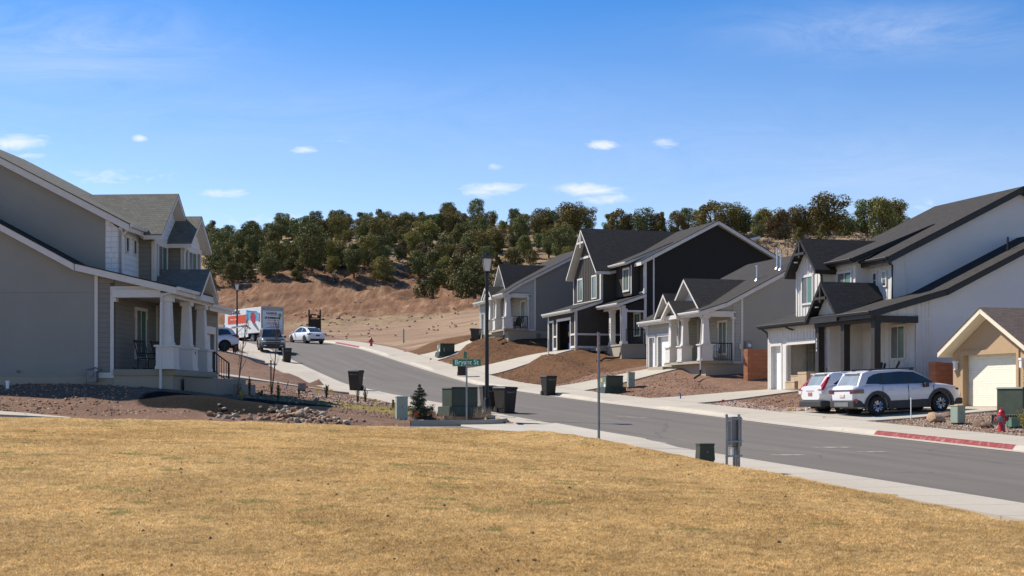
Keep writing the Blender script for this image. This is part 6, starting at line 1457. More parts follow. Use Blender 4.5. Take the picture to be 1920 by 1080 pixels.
def pedestal(px, d, w, dp, h, rz, label, mat, taper=0.0):
    x, y, z = at(px, d, -.03); root = empty('utility_pedestal', (x, y, z), rz, label, 'utility box')
    m = MB(); m.box(-w / 2 + .02, w / 2 - .02, -dp / 2 + .02, dp / 2 - .02, 0, .08); m.build('base', BLACKM, root)
    m = MB(); m.taper(0, 0, .07, h - .03, w, dp, w * (1 - taper), dp * (1 - taper)); m.build('housing', mat, root, bevel=.012)
    m = MB(); m.box(-w * (1 - taper) / 2 - .012, w * (1 - taper) / 2 + .012, -dp * (1 - taper) / 2 - .012, dp * (1 - taper) / 2 + .012, h - .04, h); m.build('cap', mat, root, bevel=.012)
    m = MB(); m.box(-.02, .02, -dp / 2 - .012, -dp / 2 + .02, h * .55, h * .62); m.build('latch', METER, root)
    return root
pedestal(753, 50.6, .40, .36, .90, R(12), 'pale green utility pedestal between the rock pile and the small spruce', UTILP)
pedestal(1183, 76.2, .36, .32, .88, R(10), 'slim grey green utility pedestal right of the cottage transformer', UTILP)
pedestal(1796, 47.6, .34, .34, .66, R(26), 'pale green pedestal with an orange tag on the red gravel', UTILP)
x, y, z = at(1796, 47.6); q = MB(); q.box(-.2, -.1, -.2, -.16, .585, .63)
pedestal(1322, 29.6, .34, .32, .42, R(10), 'short dark green tapered pedestal at the edge of the dry lawn', UTIL, .1)
pedestal(829, 110.6, .35, .3, .8, R(10), 'pale utility pedestal beside the distant transformer', UTILP)
pedestal(1902, 45.2, .40, .3, .36, R(14), 'low green utility box right behind the fire hydrant', paint('mid_utility_green', (.12, .22, .15), .5, .08))
pedestal(566, 66, .36, .3, .38, R(10), 'small grey brown box with red flag on the yard corner at left', METER)
# meter rack
def rack():
    x, y, z = at(1374, 28.4, -.04); root = empty('meter_rack', (x, y, z), R(38), 'galvanised steel rack holding grey electric boxes at the lawn edge', 'meter rack'); root.scale = (.88, .88, .9)
    for i, xx in enumerate((-.2, .2)):
        m = MB(); m.tube([(xx, 0, 0), (xx, 0, 1.2)], .03, 10); m.lathe((xx, 0, 1.2), [(.034, 0), (.034, .02), (0, .03)], 10); m.build('post', GALV, root, smooth=True)
    for zz in (1.12, .62, .3): m = MB(); m.box(-.27, .27, -.05, -.02, zz - .02, zz + .02); m.build('rail', GALV, root, bevel=.004)
    m = MB(); m.box(.02, .34, .04, .22, .5, 1.17); bx = m.build('meter_box', METER, root, bevel=.012); m = MB(); m.lathe((.18, .22, .95), [(.1, 0), (.1, .08), (.06, .12), (0, .12)], 16, axis='y'); m.build('meter_glass', glass_mat('meter_glass', (.3, .36, .42), .05), bx, smooth=True)
    m = MB(); m.tube([(.1, .05, .5), (.1, .05, .0)], .035, 8); m.tube([(.25, .1, .5), (.25, .1, .0)], .03, 8); m.build('conduit', METER, root, smooth=True)
    m = MB(); m.box(-.14, -.06, -.0, .1, .55, 1.08); m.build('breaker_box', METER, root, bevel=.008); m = MB(); m.tube([(-.02, 0, .3), (-.02, 0, .48)], .03, 8); m.build('insulator', SIGNW, root)
rack()
# sign post
def street_sign():
    x, y, z = at(875, 49.5, -.03); root = empty('street_sign', (x, y, z), R(0), 'green street name sign reading Bryant St on a slim steel post', 'street sign')
    H_ = 2.5
    m = MB(); m.tube([(0, 0, 0), (0, 0, H_ - .28)], .03, 10); m.build('post', GALV, root, smooth=True)
    m = MB(); m.box(-.49, .49, -.015, .0, H_ - .53, H_ - .27); p = m.build('sign_plate', GREEN_SIGN, root, bevel=.004)
    m = MB()
    for a in ((-.48, .48, H_ - .522, H_ - .515), (-.48, .48, H_ - .285, H_ - .278)): m.box(a[0], a[1], -.018, -.014, a[2], a[3])
    m.build('border', SIGNW, p)
    text_mesh('lettering', 'Bryant St', .235, SIGNW, p, (0, -.017, H_ - .395), (R(90), 0, 0), .002, bold=.003, sx=.96)
    m = MB(); m.box(-.055, -.04, -.36, .36, H_ - .25, H_ - .02); m2 = m.build('sign_plate', GREEN_SIGN, root, bevel=.004); m2.rotation_euler = (0, 0, R(-6))
    text_mesh('lettering', '5200 N', .19, SIGNW, m2, (-.057, 0, H_ - .135), (R(90), 0, R(-90)), .002, bold=.003)
    m = MB(); m.box(-.06, .04, -.03, .03, H_ - .3, H_ - .24); m.build('bracket', GALV, root)
street_sign()
def post():
    x, y, z = at(1122.5, 36.6, -.05); root = empty('sign_post', (x, y, z), R(20), 'bare galvanised channel post standing at the corner of the dry lawn', 'post')
    m = MB(); m.box(-.03, .03, -.003, .003, 0, 2.9); m.box(-.032, -.026, -.02, .003, 0, 2.9); m.box(.026, .032, -.02, .003, 0, 2.9); m.build('channel', GALV, root)
    m = MB(); m.box(-.042, -.033, -.025, .0, 1.65, 2.92); m.build('reflective_strip', paint('faded_red_strip', (.42, .12, .1), .5, .2, 20), root)
post()
# hydrants
REDH = paint('hydrant_red', (.42, .02, .022), .35, .1, spec=.5)
def hydrant(loc, label, sc=1.0):
    root = empty('fire_hydrant', loc, R(10), label, 'fire hydrant', 'red fire hydrants'); root.scale = (sc,) * 3
    m = MB(); m.lathe((0, 0, 0), [(.17, 0), (.17, .03), (.115, .035), (.105, .06), (.105, .5), (.14, .51), (.14, .55), (.12, .56), (.11, .64), (.07, .7), (.03, .72), (.03, .78), (0, .79)], 20); m.build('barrel', REDH, root, smooth=True)
    for ax, dx, dy in (('x', -1, 0), ('x', 1, 0)):
        m = MB(); m.lathe((0, 0, .42), [(.055, 0), (.055, dx * .16), (.075, dx * .16), (.075, dx * .2), (.03, dx * .21), (.03, dx * .24), (0, dx * .24)], 12, axis=ax); m.build('outlet_cap', REDH, root, smooth=True)
    m = MB(); m.lathe((0, 0, .42), [(.075, 0), (.075, -.16), (.1, -.16), (.1, -.22), (.035, -.23), (.035, -.27), (0, -.27)], 14, axis='y'); o = m.build('outlet_cap', METER if sc == 1.0 else REDH, root, smooth=True); o.rotation_euler = (0, 0, R(-48))
    m = MB(); m.tube([(-.1, -.15, .38), (-.02, -.2, .22), (.08, -.18, .18), (.16, -.1, .28), (.2, -.03, .4)], .008, 5); m.build('chain', GALV, root)
hydrant(at(1878, 44.5, -.02), 'bright red fire hydrant on the gravel behind the red kerb'); hydrant(at(696, 128, -.02), 'small distant red fire hydrant beyond the far red kerb', 1.05)
# wooden notice frame and green marker on the hill foot
x, y, z = at(590, 160, -.1); root = empty('notice_board', (x, y, z), R(8), 'dark wooden notice frame on two posts at the foot of the cut slope', 'notice board')
ROD = paint('old_dark_timber', (.035, .022, .015), .8, .2)
for xx in (-.62, .62): m = MB(); m.box(xx - .09, xx + .09, -.09, .09, 0, 3.0); m.build('post', ROD, root)
m = MB(); m.box(-.55, .55, -.05, .05, .9, 1.95); m.build('board', ROD, root); m = MB(); m.box(-.53, .53, -.08, .08, 2.0, 2.1); m.box(-.5, .2, -.07, .07, 2.35, 2.5); m.box(-.53, -.3, -.06, .06, 2.1, 2.35); m.box(.3, .53, -.06, .06, 2.1, 2.35); m.build('header', ROD, root)
x, y, z = at(757, 130, -.1); m = MB(); m.taper(0, 0, 0, 1.35, .12, .08, .12, .06); m.taper(0, 0, 1.3, 1.4, .12, .06, .04, .04); o = m.build('marker_post', paint('green_marker', (.16, .42, .28), .5, .05), None); o.location = (x, y, z); tag(o, 'pale green plastic marker post on the bare flat lot', 'marker post')
# red block walls
def block_wall(name, p0, p1, z0, z1, t, label):
    root = empty(name, (p0[0], p0[1], z0), math.atan2(p1[1] - p0[1], p1[0] - p0[0]), label, 'wall'); L_ = math.hypot(p1[0] - p0[0], p1[1] - p0[1])
    m = MB(); m.box(0, L_, 0, t, -.3, z1 - z0 - .06); m.build('wall', BLOCK, root); m = MB(); m.box(-.005, L_, -.005, t + .005, z1 - z0 - .06, z1 - z0); m.build('coping', BLOCK, root)
    m = MB(); m.box(-.06, .36, -.06, t + .06, -.3, z1 - z0 + .01); m.build('pillar', BLOCK, root)
c0 = CH.root.location; wx, wy, wz = W(1402, 655, 74.6); ex, ey, ez = W(1452, 655, 75.6)
block_wall('block_wall', (wx, wy), (ex, ey), 1.0, 2.8, .2, 'red block wall between the grey cottage and the white farmhouse')
wx, wy, _ = W(1753, 679, 58.8); ex, ey, _ = W(1800, 679, 60.0)
block_wall('block_wall', (wx, wy), (ex, ey), -.1, 1.67, .2, 'red block wall between the white farmhouse and the tan house')
# chairs on the porches
def P_(h, a, b, z): l = h.P(a, b, z); return h.root.matrix_world if False else (h.root.location + Matrix.Rotation(h.yaw, 3, 'Z') @ Vector(l))
def rocker(h, a, b, z, rz, label):
    root = empty('rocking_chair', P_(h, a, b, z), h.yaw + rz, label, 'rocking chair', 'dark rocking chairs on the porch')
    for s in (-.25, .25):
        m = MB(); m.tube([(s, -.42, .06), (s, -.15, .015), (s, .2, .015), (s, .5, .09)], .018, 6); m.build('rocker', WOODD, root)
        m = MB(); m.tube([(s, -.22, .03), (s, -.22, .62)], .02, 6); m.tube([(s, .2, .03), (s, .2, .42)], .02, 6); m.build('leg', WOODD, root)
        m = MB(); m.box(s - .04, s + .04, -.3, .24, .6, .63); m.build('armrest', WOODD, root)
    m = MB(); m.box(-.27, .27, -.26, .24, .40, .44); m.build('seat', WOODD, root, bevel=.01)
    m = MB()
    for s in (-.25, .25): m.tube([(s, .2, .42), (s, .42, 1.12)], .02, 6)
    for s in (-.15, -.05, .05, .15): m.box(s - .022, s + .022, .2, .22, .42, .43); m.tube([(s, .21, .44), (s, .4, 1.06)], .014, 5)
    m.box(-.27, .27, .37, .42, 1.02, 1.12); m.build('backrest', WOODD, root)
rocker(LH, 1.0, 1.1, 1.22, R(60), 'dark wooden rocking chair nearest the window on the shaded porch'); rocker(LH, 1.75, .7, 1.22, R(78), 'dark wooden rocking chair nearest the columns on the shaded porch')
def adirondack(loc, rz, mat, label):
    root = empty('garden_chair', loc, rz, label, 'garden chair')
    for s in (-.28, .28):
        m = MB(); m.box(s - .02, s + .02, -.42, -.36, 0, .55); m.box(s - .02, s + .02, .2, .28, 0, .5); m.build('leg', mat, root); m = MB(); m.box(s - .06, s + .06, -.45, .35, .55, .58); m.build('armrest', mat, root)
    m = MB(); m.hull([(-.26, -.4, .36), (.26, -.4, .36), (.26, .2, .24), (-.26, .2, .24)], [(-.26, -.4, .39), (.26, -.4, .39), (.26, .2, .27), (-.26, .2, .27)]); m.build('seat', mat, root)
    m = MB()
    for i in range(5):
        xx = -.22 + .11 * i; hh = .95 + .08 * (1 - abs(i - 2) / 2); m.hull([(xx - .045, .16, .26), (xx + .045, .16, .26), (xx + .045, .19, .26), (xx - .045, .19, .26)], [(xx * 1.25 - .05, .5, hh), (xx * 1.25 + .05, .5, hh), (xx * 1.25 + .05, .53, hh), (xx * 1.25 - .05, .53, hh)])
    m.build('backrest', mat, root)
adirondack(P_(FH, 1.55, 1.0, .78), FH.yaw + R(-40), BLACK_POST, 'black slatted garden chair beside the middle porch post'); adirondack(P_(FH, .75, 1.0, .78), FH.yaw + R(-115), BLACK_POST, 'black slatted garden chair with raised back by the farmhouse planter')
adirondack(P_(CH, 1.3, .9, 2.25), CH.yaw + R(-60), WHITE, 'white garden chair on the pale grey cottage porch'); adirondack(P_(EH, .9, .9, 5.62), EH.yaw + R(-60), ROD, 'brown chair on the porch of the farthest grey house')
m = MB(); m.taper(0, 0, 0, .62, .34, .34, .52, .52); m.taper(0, 0, .62, .66, .56, .56, .56, .56); o = m.build('planter', BLACK_POST, None, bevel=.01); o.location = P_(FH, .28, .55, .78); tag(o, 'tall black tapered planter at the porch corner of the white farmhouse', 'planter')
# things in the open garages
CARD = paint('cardboard', (.36, .22, .12), .8, .1); 
def crate(h, a, b, z, w, d, hh, mat, label, nm='storage_box'):
    root = empty(nm, P_(h, a, b, z), h.yaw, label, 'box'); m = MB(); m.box(-d / 2, d / 2, -w / 2, w / 2, 0, hh * .86); m.build('body', mat, root, bevel=.01); m = MB(); m.box(-d / 2 - .015, d / 2 + .015, -w / 2 - .015, w / 2 + .015, hh * .86, hh); m.build('lid', mat, root, bevel=.01)
STEPC = paint('tan_step_block', (.45, .33, .21), .85, .1)
for (a, b, z, w, hh, lab) in ((6.9, -.1, .64, .9, .36, 'lowest tan concrete block at the white farmhouse garage'), (6.6, .0, 1.0, .8, .28, 'tan block stacked second at the farmhouse garage'), (5.8, -.05, .64, .8, .78, 'taller tan block against the farmhouse garage pillar')):
    crate(FH, a, b, z, w, .5, hh, STEPC, lab)
root = empty('cupboard', P_(FH, 6.3, 3.2, .64), FH.yaw, 'grey door cupboard with a dark frame inside the open farmhouse garage', 'cupboard'); m = MB(); m.box(0, .5, -.9, .9, 0, 1.85); m.build('frame', BLACK_POST, root); m = MB(); m.box(-.03, .0, -.3, .45, .05, 1.78); m.build('door', METER, root)
root = empty('shelf_rack', P_(FH, 7.9, 1.5, .64), FH.yaw, 'metal shelf rack inside the open farmhouse garage', 'shelf'); 
for zz in (.3, .8, 1.3, 1.8, 2.2): m = MB(); m.box(-.25, .25, -.3, .3, zz, zz + .04); m.build('shelf', GALV, root)
for xx in (-.24, .24):
    for yy_ in (-.29, .29): m = MB(); m.box(xx - .02, xx + .02, yy_ - .02, yy_ + .02, 0, 2.25); m.build('post', GALV, root)
BLUEC = paint('blue_plastic', (.02, .04, .2), .5, .1); ORC = paint('orange_plastic', (.55, .1, .02), .5, .1); REDC = paint('dark_red_plastic', (.25, .02, .02), .5, .1)
root = empty('storage_shelf', P_(BH, 6.0, -1.1, 3.69), BH.yaw, 'dark storage shelf full of boxes in the black house garage', 'shelf')
for zz in (.45, .95, 1.4): m = MB(); m.box(-.25, .25, -1.2, 1.2, zz, zz + .04); m.build('shelf', BLACK_POST, root)
for xx in (-.24, .24):
    for yy_ in (-1.18, 1.18): m = MB(); m.box(xx - .02, xx + .02, yy_ - .02, yy_ + .02, 0, 1.9); m.build('post', BLACK_POST, root)
for (a, z, w, hh, mat, lab) in ((6.9, 4.68, .55, .33, SLAB, 'pale grey box on the middle shelf in the black house garage'), (5.6, 4.68, .45, .4, SLAB, 'grey box with a red lid on the middle shelf'), (6.9, 5.13, .7, .4, BLUEC, 'dark blue tub on the top shelf in the black house garage'), (5.9, 5.13, .3, .28, ORC, 'orange box on the top shelf in the black house garage'), (6.5, 4.18, .45, .4, REDC, 'dark red box on the low shelf'), (5.5, 3.69, .6, .38, CARD, 'cardboard box on the garage floor of the black house'), (7.0, 3.69, .4, .5, BLUEC, 'blue bin on the garage floor of the black house')):
    crate(BH, a, -1.15, z, w, .4, hh, mat, lab)
# marking flags and stakes
YEL = paint('yellow_flag', (.8, .5, .02), .6, .05); REDF = paint('red_flag', (.7, .04, .02), .6, .05); BLUF = paint('blue_stake', (.02, .07, .3), .6, .05)
def flag(px, d, mat, h, label, nm='marking_flag'):
    x, y, z = at(px, d, -.02); root = empty(nm, (x, y, z), 0, label, 'marking flag'); m = MB(); m.tube([(0, 0, 0), (.01, 0, h)], .006, 4); m.build('wire', GALV, root); m = MB(); m.hull([(0, 0, h - .1), (.13, .02, h - .11), (.14, .0, h), (.01, 0, h)], [(0, .01, h - .1), (.13, .03, h - .11), (.14, .01, h), (.01, .01, h)]); m.build('flag', mat, root)
for a in ((503, 60.5, YEL, .32, 'yellow flag by the young tree stake'), (592, 63.5, YEL, .3, 'yellow flag beside the gravel strip path'), (618, 63, YEL, .28, 'yellow flag behind the upright shrub near the path'), (700, 56, YEL, .25, 'yellow flag near the small shrubs above the kerb'), (572, 65, REDF, .3, 'red flag against the small grey box'), (776, 51.4, REDF, .3, 'red flag at the foot of the spruce'),
          (1353, 63.5, REDF, .18, 'red flag on the soil beside the farmhouse driveway'), (806, 106, REDF, .42, 'thin red stake near the distant transformer'), (1733, 49, REDF, .25, 'red tag on the gravel behind the low pedestal'), (991, 92, YEL, .25, 'yellow flag on the red soil mound'), (1478, 55.5, YEL, .2, 'yellow flag near the farmhouse sidewalk')): flag(*a)
def stake(px, d, h, mat, label, r=.03, lean=0.0):
    x, y, z = at(px, d, -.05); m = MB(); m.tube([(0, 0, 0), (lean * h, 0, h)], r, 6); m.lathe((lean * h, 0, h), [(r, 0), (r * 1.3, .01), (r * 1.3, .05), (0, .06)], 8); o = m.build('stake', mat, None); o.location = (x, y, z); tag(o, label, 'stake')
stake(818 + 210, 95, 1.1, SIGNW, 'white pipe standing on the red soil before the black house', .035); stake(1708, 50.3, .8, SIGNW, 'thin white stake with a red tip in front of the parked wagon', .018); stake(14, 50, .28, SIGNW, 'short white vent cap beside the near left house', .06); stake(438, 60, .35, SIGNW, 'short white pipe behind the porch railing', .05)
stake(536, 66, .35, BLUF, 'small leaning blue stake by the far path', .02, .3); stake(1512, 57, .25, SIGNW, 'short white stake near the white car', .04); stake(1276, 67.5, .3, BLUF, 'dark blue irrigation stake in the soil beside the driveway', .03); stake(508, 60.2, 1.35, ROD, 'straight dark timber stake beside the bare young tree', .03); stake(760 - 165, 52.5, .3, BLUF, 'blue irrigation pipe end at the transformer corner', .02, -.2)
# person at the open tailgate
def person():
    x, y, z = at(440, 103); z = surf(x, y)
    root = empty('person', (x, y, z), R(150), 'person in grey blue top bending into the open boot of the white car', 'person')
    SK = paint('skin', (.5, .3, .2), .6, .05); TOP = paint('blue_grey_cloth', (.12, .14, .22), .9, .1); TR = paint('dark_maroon_cloth', (.06, .03, .04), .9, .1); HR = paint('brown_hair', (.22, .08, .03), .8, .15)
    def skin(name, pts, edges, mat, parent):
        me = bpy.data.meshes.new(name); me.from_pydata([p[:3] for p in pts], edges, []); me.materials.append(mat); o = bpy.data.objects.new(name, me); COL.objects.link(o)
        o.modifiers.new('s', 'SKIN'); me.skin_vertices  # noqa
        for i, p in enumerate(pts): me.skin_vertices[0].data[i].radius = (p[3], p[3])
        me.skin_vertices[0].data[0].use_root = True
        sb = o.modifiers.new('u', 'SUBSURF'); sb.levels = 1; sb.render_levels = 1
        dg = bpy.context.evaluated_depsgraph_get(); m2 = bpy.data.meshes.new_from_object(o.evaluated_get(dg)); o.modifiers.clear(); o.data = m2; o.parent = parent
        m2.materials.clear(); m2.materials.append(mat); m2.polygons.foreach_set('use_smooth', [True] * len(m2.polygons)); return o
    P = [(0, 0, .9, .15), (.06, 0, 1.05, .14), (.2, 0, 1.22, .15), (.36, 0, 1.33, .12), (.44, 0, 1.38, .055), (.52, 0, 1.42, .085), (.56, 0, 1.46, .09),
         (0, .1, .86, .1), (.03, .11, .48, .065), (-.03, .12, .1, .045), (.1, .13, .04, .04), (0, -.1, .86, .1), (.06, -.11, .48, .065), (.0, -.12, .1, .045), (.13, -.13, .04, .04),
         (.36, .19, 1.3, .055), (.46, .24, 1.05, .042), (.66, .2, .95, .033), (.74, .18, .94, .03), (.36, -.19, 1.3, .055), (.48, -.24, 1.05, .042), (.68, -.2, .97, .033), (.76, -.18, .96, .03)]
    E_ = [(0, 1), (1, 2), (2, 3), (3, 4), (4, 5), (5, 6), (0, 7), (7, 8), (8, 9), (9, 10), (0, 11), (11, 12), (12, 13), (13, 14), (3, 15), (15, 16), (16, 17), (17, 18), (3, 19), (19, 20), (20, 21), (21, 22)]
    skin('body', P, E_, SK, root)
    T = [(0, 0, .92, .165), (.06, 0, 1.06, .155), (.2, 0, 1.22, .165), (.36, 0, 1.33, .13), (.36, .19, 1.3, .07), (.46, .24, 1.05, .055), (.6, .21, .98, .045), (.36, -.19, 1.3, .07), (.48, -.24, 1.05, .055), (.62, -.21, .99, .045)]
    skin('shirt', T, [(0, 1), (1, 2), (2, 3), (3, 4), (4, 5), (5, 6), (3, 7), (7, 8), (8, 9)], TOP, root)
    skin('trousers', [(0, 0, .9, .17), (0, .1, .86, .115), (.03, .11, .48, .08), (-.03, .12, .12, .06), (0, -.1, .86, .115), (.06, -.11, .48, .08), (.0, -.12, .12, .06)], [(0, 1), (1, 2), (2, 3), (0, 4), (4, 5), (5, 6)], TR, root)
    skin('hair', [(.5, 0, 1.47, .075), (.55, 0, 1.52, .085), (.5, 0, 1.4, .06)], [(0, 1), (0, 2)], HR, root)
    for s in (-1, 1):
        hx = Vector((.75, s * .18, .945))
        for k, (dy, L_) in enumerate(((-.03, .07), (-.01, .08), (.01, .075), (.03, .06))):
            m = MB(); m.tube([hx + Vector((0, dy, 0)), hx + Vector((L_ * .6, dy, -.01)), hx + Vector((L_, dy, -.035))], [.009, .008, .006], 5); m.build('finger', SK, root)
        m = MB(); m.tube([hx + Vector((-.02, -s * .03, 0)), hx + Vector((.03, -s * .055, -.01))], [.011, .008], 5); m.build('thumb', SK, root)
person()
# ------------------------------------------------------------------ trees and plants
def leaf_mesh(name, centers, radii, nper, size, mats, seed, flat=1.0, droop=0.0):
    """many small leaf clumps spread through lobes; a per-face shade attribute varies their tone"""
    rs = np.random.RandomState(seed); V = []; Fq = []; SH = []
    C = []; 
    for (c, r, n_) in zip(centers, radii, nper):
        u = rs.normal(size=(n_, 3)); u /= np.linalg.norm(u, axis=1)[:, None]
        rad = r * (0.55 + .5 * rs.rand(n_) ** .6)
        p = np.array(c) + u * rad[:, None] * np.array([1, 1, flat]); sh = rs.rand() * .5 + rs.rand(n_) * .5
        C.append(np.c_[p, sh, u])
    C = np.concatenate(C); n_ = len(C)
    nrm = C[:, 4:7] + rs.normal(scale=.7, size=(n_, 3)); nrm /= np.linalg.norm(nrm, axis=1)[:, None]
    t = np.cross(nrm, rs.normal(size=(n_, 3))); t /= np.linalg.norm(t, axis=1)[:, None]; b = np.cross(nrm, t)
    s = size * (.6 + .8 * rs.rand(n_)); P0 = C[:, :3]
    v = np.stack([P0 + t * s[:, None], P0 + b * (s * .55)[:, None] + nrm * (s * .2)[:, None], P0 - t * (s * .9)[:, None], P0 - b * (s * .6)[:, None] - nrm * (s * .15)[:, None]], 1).reshape(-1, 3)
    me = bpy.data.meshes.new(name); me.vertices.add(n_ * 4); me.vertices.foreach_set('co', v.ravel())
    me.loops.add(n_ * 4); me.loops.foreach_set('vertex_index', np.arange(n_ * 4)); me.polygons.add(n_); me.polygons.foreach_set('loop_start', np.arange(0, n_ * 4, 4)); me.polygons.foreach_set('loop_total', np.full(n_, 4))
    a = me.attributes.new('shade', 'FLOAT', 'FACE'); a.data.foreach_set('value', C[:, 3].astype(np.float32))
    for m in mats: me.materials.append(m)
    me.update(); return me
BARK = stone_mat('juniper_bark', (.16, .12, .09), 8)
JA = leaf_mat('olive_juniper_foliage', (.085, .09, .018), (.21, .185, .04)); JB = leaf_mat('dark_pinyon_foliage', (.05, .07, .02), (.13, .145, .042)); JC = leaf_mat('yellow_green_juniper_foliage', (.08, .088, .02), (.17, .16, .04)); JD = leaf_mat('brownish_juniper_foliage', (.08, .068, .024), (.16, .12, .042))
def juniper(seed, h, w, mat, kind, bare=.0, n=6500):
    rs = random.Random(seed); root = empty('juniper_tree', (0, 0, -500), 0, '-', 'tree')
    cs_, rr, np_ = [], [], []
    nl = 42 if kind != 'cone' else 30
    for i in range(nl):
        t = rs.random() ** .85; z = h * (bare + (1 - bare) * (.08 + .86 * t))
        if kind == 'round': env = math.sin(math.pi * min(1, .18 + .8 * t)) ** .6
        elif kind == 'umbrella': env = (.45 + .75 * t) * (1 - max(0, t - .75) * 1.8)
        else: env = 1.05 * (1 - t) ** .75 + .1
        a = rs.random() * 2 * math.pi; d = w / 2 * env * (.35 + .65 * rs.random() ** .5) * .82
        r = (w * .16) * (.65 + .8 * rs.random()) * (1 if kind != 'cone' else (.75 + .4 * (1 - t)))
        cs_.append((d * math.cos(a), d * math.sin(a), z)); rr.append(r); np_.append(int(n / nl * (r / (w * .18)) ** 1.5) + 12)
    me = leaf_mesh('crown', cs_, rr, np_, .105 * (w / 4) ** .45, [mat], seed, .85)
    c = bpy.data.objects.new('crown', me); COL.objects.link(c); c.parent = root
    m = MB(); k = 3 if kind != 'cone' else 1
    for i in range(k):
        a = rs.random() * 6.28; m.tube([(0, 0, -.4), (.1 * math.cos(a), .1 * math.sin(a), h * .15), (w * .12 * math.cos(a), w * .12 * math.sin(a), h * .45), (w * .17 * math.cos(a + .4), w * .17 * math.sin(a + .4), h * .78)], [.2, .16, .09, .03], 7)
    for i in range(0, nl, 4):
        p = cs_[i]; z0 = p[2] * .55; m.tube([(0, 0, z0), (p[0] * .5, p[1] * .5, z0 + (p[2] - z0) * .6), p], [.06, .04, .012], 5)
    m.build('trunk', BARK, root, smooth=True); return root
LF = 5600
protos = [(juniper(1, 5.4, 4.8, JA, 'round', .05), 'round olive juniper'), (juniper(2, 6.2, 4.6, JB, 'umbrella', .18), 'spreading dark pinyon pine'), (juniper(3, 4.6, 3.8, JC, 'round', .0), 'bushy yellow green juniper'),
          (juniper(4, 5.6, 3.6, JB, 'cone', .02), 'dark conical young pine'), (juniper(5, 5.8, 5.2, JA, 'umbrella', .12), 'wide irregular olive juniper'), (juniper(6, 4.4, 3.6, JD, 'round', .05), 'brownish sun scorched juniper'),
          (juniper(7, 5.0, 5.0, JB, 'round', .05), 'dense dark green juniper'), (juniper(8, 3.4, 2.3, JC, 'cone', .0), 'small pointed yellow green juniper')]
rng_ = random.Random(77); placed = 0; pts_ = []
def put_tree(k, x, y, sc, extra, group):
    global placed
    src, lab = protos[k]
    o = copy_tree(src); o.location = (x, y, gz(x, y) - .1); s = sc; o.scale = (s * rng_.uniform(.88, 1.15), s * rng_.uniform(.88, 1.15), s * rng_.uniform(.9, 1.12)); o.rotation_euler = (rng_.uniform(-.06, .06), rng_.uniform(-.06, .06), rng_.uniform(0, 6.28))
    o['label'] = lab + ' ' + extra; o['group'] = group; placed += 1; pts_.append((x, y)); return o
# single trees one can point at, as (pixel x, depth, kind, scale)
solo = [(1458, 232, 5, 1.2, 'behind the gap left of the farmhouse roof'), (1500, 236, 4, .95, 'on the ridge above the farmhouse gable'), (1555, 234, 4, 1.3, 'the tallest on the ridge above the farmhouse'), (1540, 229, 7, .8, 'in front of the tallest ridge tree'), (1585, 240, 6, .9, 'right of the tallest ridge tree'),
        (1650, 232, 2, 1.3, 'hanging over the end of the farmhouse roofline'), (1672, 238, 0, 1.25, 'rightmost on the ridge before the bare sky'), (1625, 238, 1, 1.0, 'at the left of the rightmost ridge group'), (1497, 225, 7, .75, 'small, between the boulders on the ridge'), (1418, 228, 3, .8, 'narrow, beside the pale boulder'),
        (1335, 246, 0, 1.1, 'on the ridge above the black gable, left half'), (1362, 244, 4, 1.05, 'on the ridge above the black gable, right half'), (1395, 246, 6, .9, 'just left of the hilltop house'), (1268, 250, 5, .95, 'above the black house ridge, brown tinted'), (1240, 250, 7, 1.15, 'above the black house roof'), (1207, 252, 6, 1.05, 'round against the sky above the black house'),
        (1160, 254, 0, .95, 'above the steep front gable of the black house'), (1066, 256, 4, 1.15, 'against the sky left of the black house'), (1140, 262, 3, .8, 'thin, in the saddle right of the tall pair'), (1288, 255, 1, .8, 'behind the brown tinted one'), (1105, 258, 3, .6, 'smallest one in the dip of the ridge'), (1180, 256, 2, .8, 'low and bushy in the ridge line'), (1310, 252, 2, .85, 'low, left of the pair above the black gable'), (1440, 242, 0, .85, 'half hidden behind the scorched one'), (1525, 246, 0, .9, 'filling the ridge line between two taller trees'), (1608, 246, 3, .7, 'thin, low in the gap of the right ridge'),
        (585, 216, 1, 1.15, 'standing free at the lip of the bare slope, spreading'), (556, 214, 7, .9, 'at the lip of the slope left of the spreading pine'), (660, 220, 3, .8, 'near the top edge of the bare slope'), (690, 221, 0, .85, 'dark, at the edge above the slope centre'), (812, 206, 3, 1.2, 'leaning out over the right end of the bare slope'), (866, 203, 2, 1.25, 'at the right end of the slope'), (890, 196, 6, 1.15, 'behind the lamp head, lowest on the slope'), (440, 220, 7, 1.2, 'at the left end of the slope top'), (516, 222, 0, .85, 'left of the slope lip, bushy'), (410, 228, 6, 1.0, 'beyond the near left house gable')]
for px, d, k, s, ex in solo: put_tree(k, (px - 960) / F * d, d, s, ex, 'junipers and pines on the hill')
zones = [((390, 1075), (221, 300), 238, 'in the wood covering the hill crest'), ((395, 900), (214, 236), 40, 'along the lower edge of the hill wood'), ((1100, 1700), (252, 275), 22, 'in the thin line of trees behind the ridge')]
for (p0, p1), (d0, d1), cnt, ex in zones:
    tries = 0; c_ = 0
    while c_ < cnt and tries < cnt * 30:
        tries += 1; px = rng_.uniform(p0, p1); d = rng_.uniform(d0, d1); x = (px - 960) / F * d
        if any((x - a) ** 2 + (d - b) ** 2 < (2.6 if c_ < cnt * .7 else 1.8) ** 2 for a, b in pts_): continue
        put_tree(rng_.choice([0, 0, 1, 1, 2, 3, 4, 4, 5, 6, 6, 7]), x, d, rng_.uniform(.38, .84), ex, 'junipers and pines on the hill'); c_ += 1
for src, _ in protos:
    for ch in list(src.children): bpy.data.objects.remove(ch)
    bpy.data.objects.remove(src)
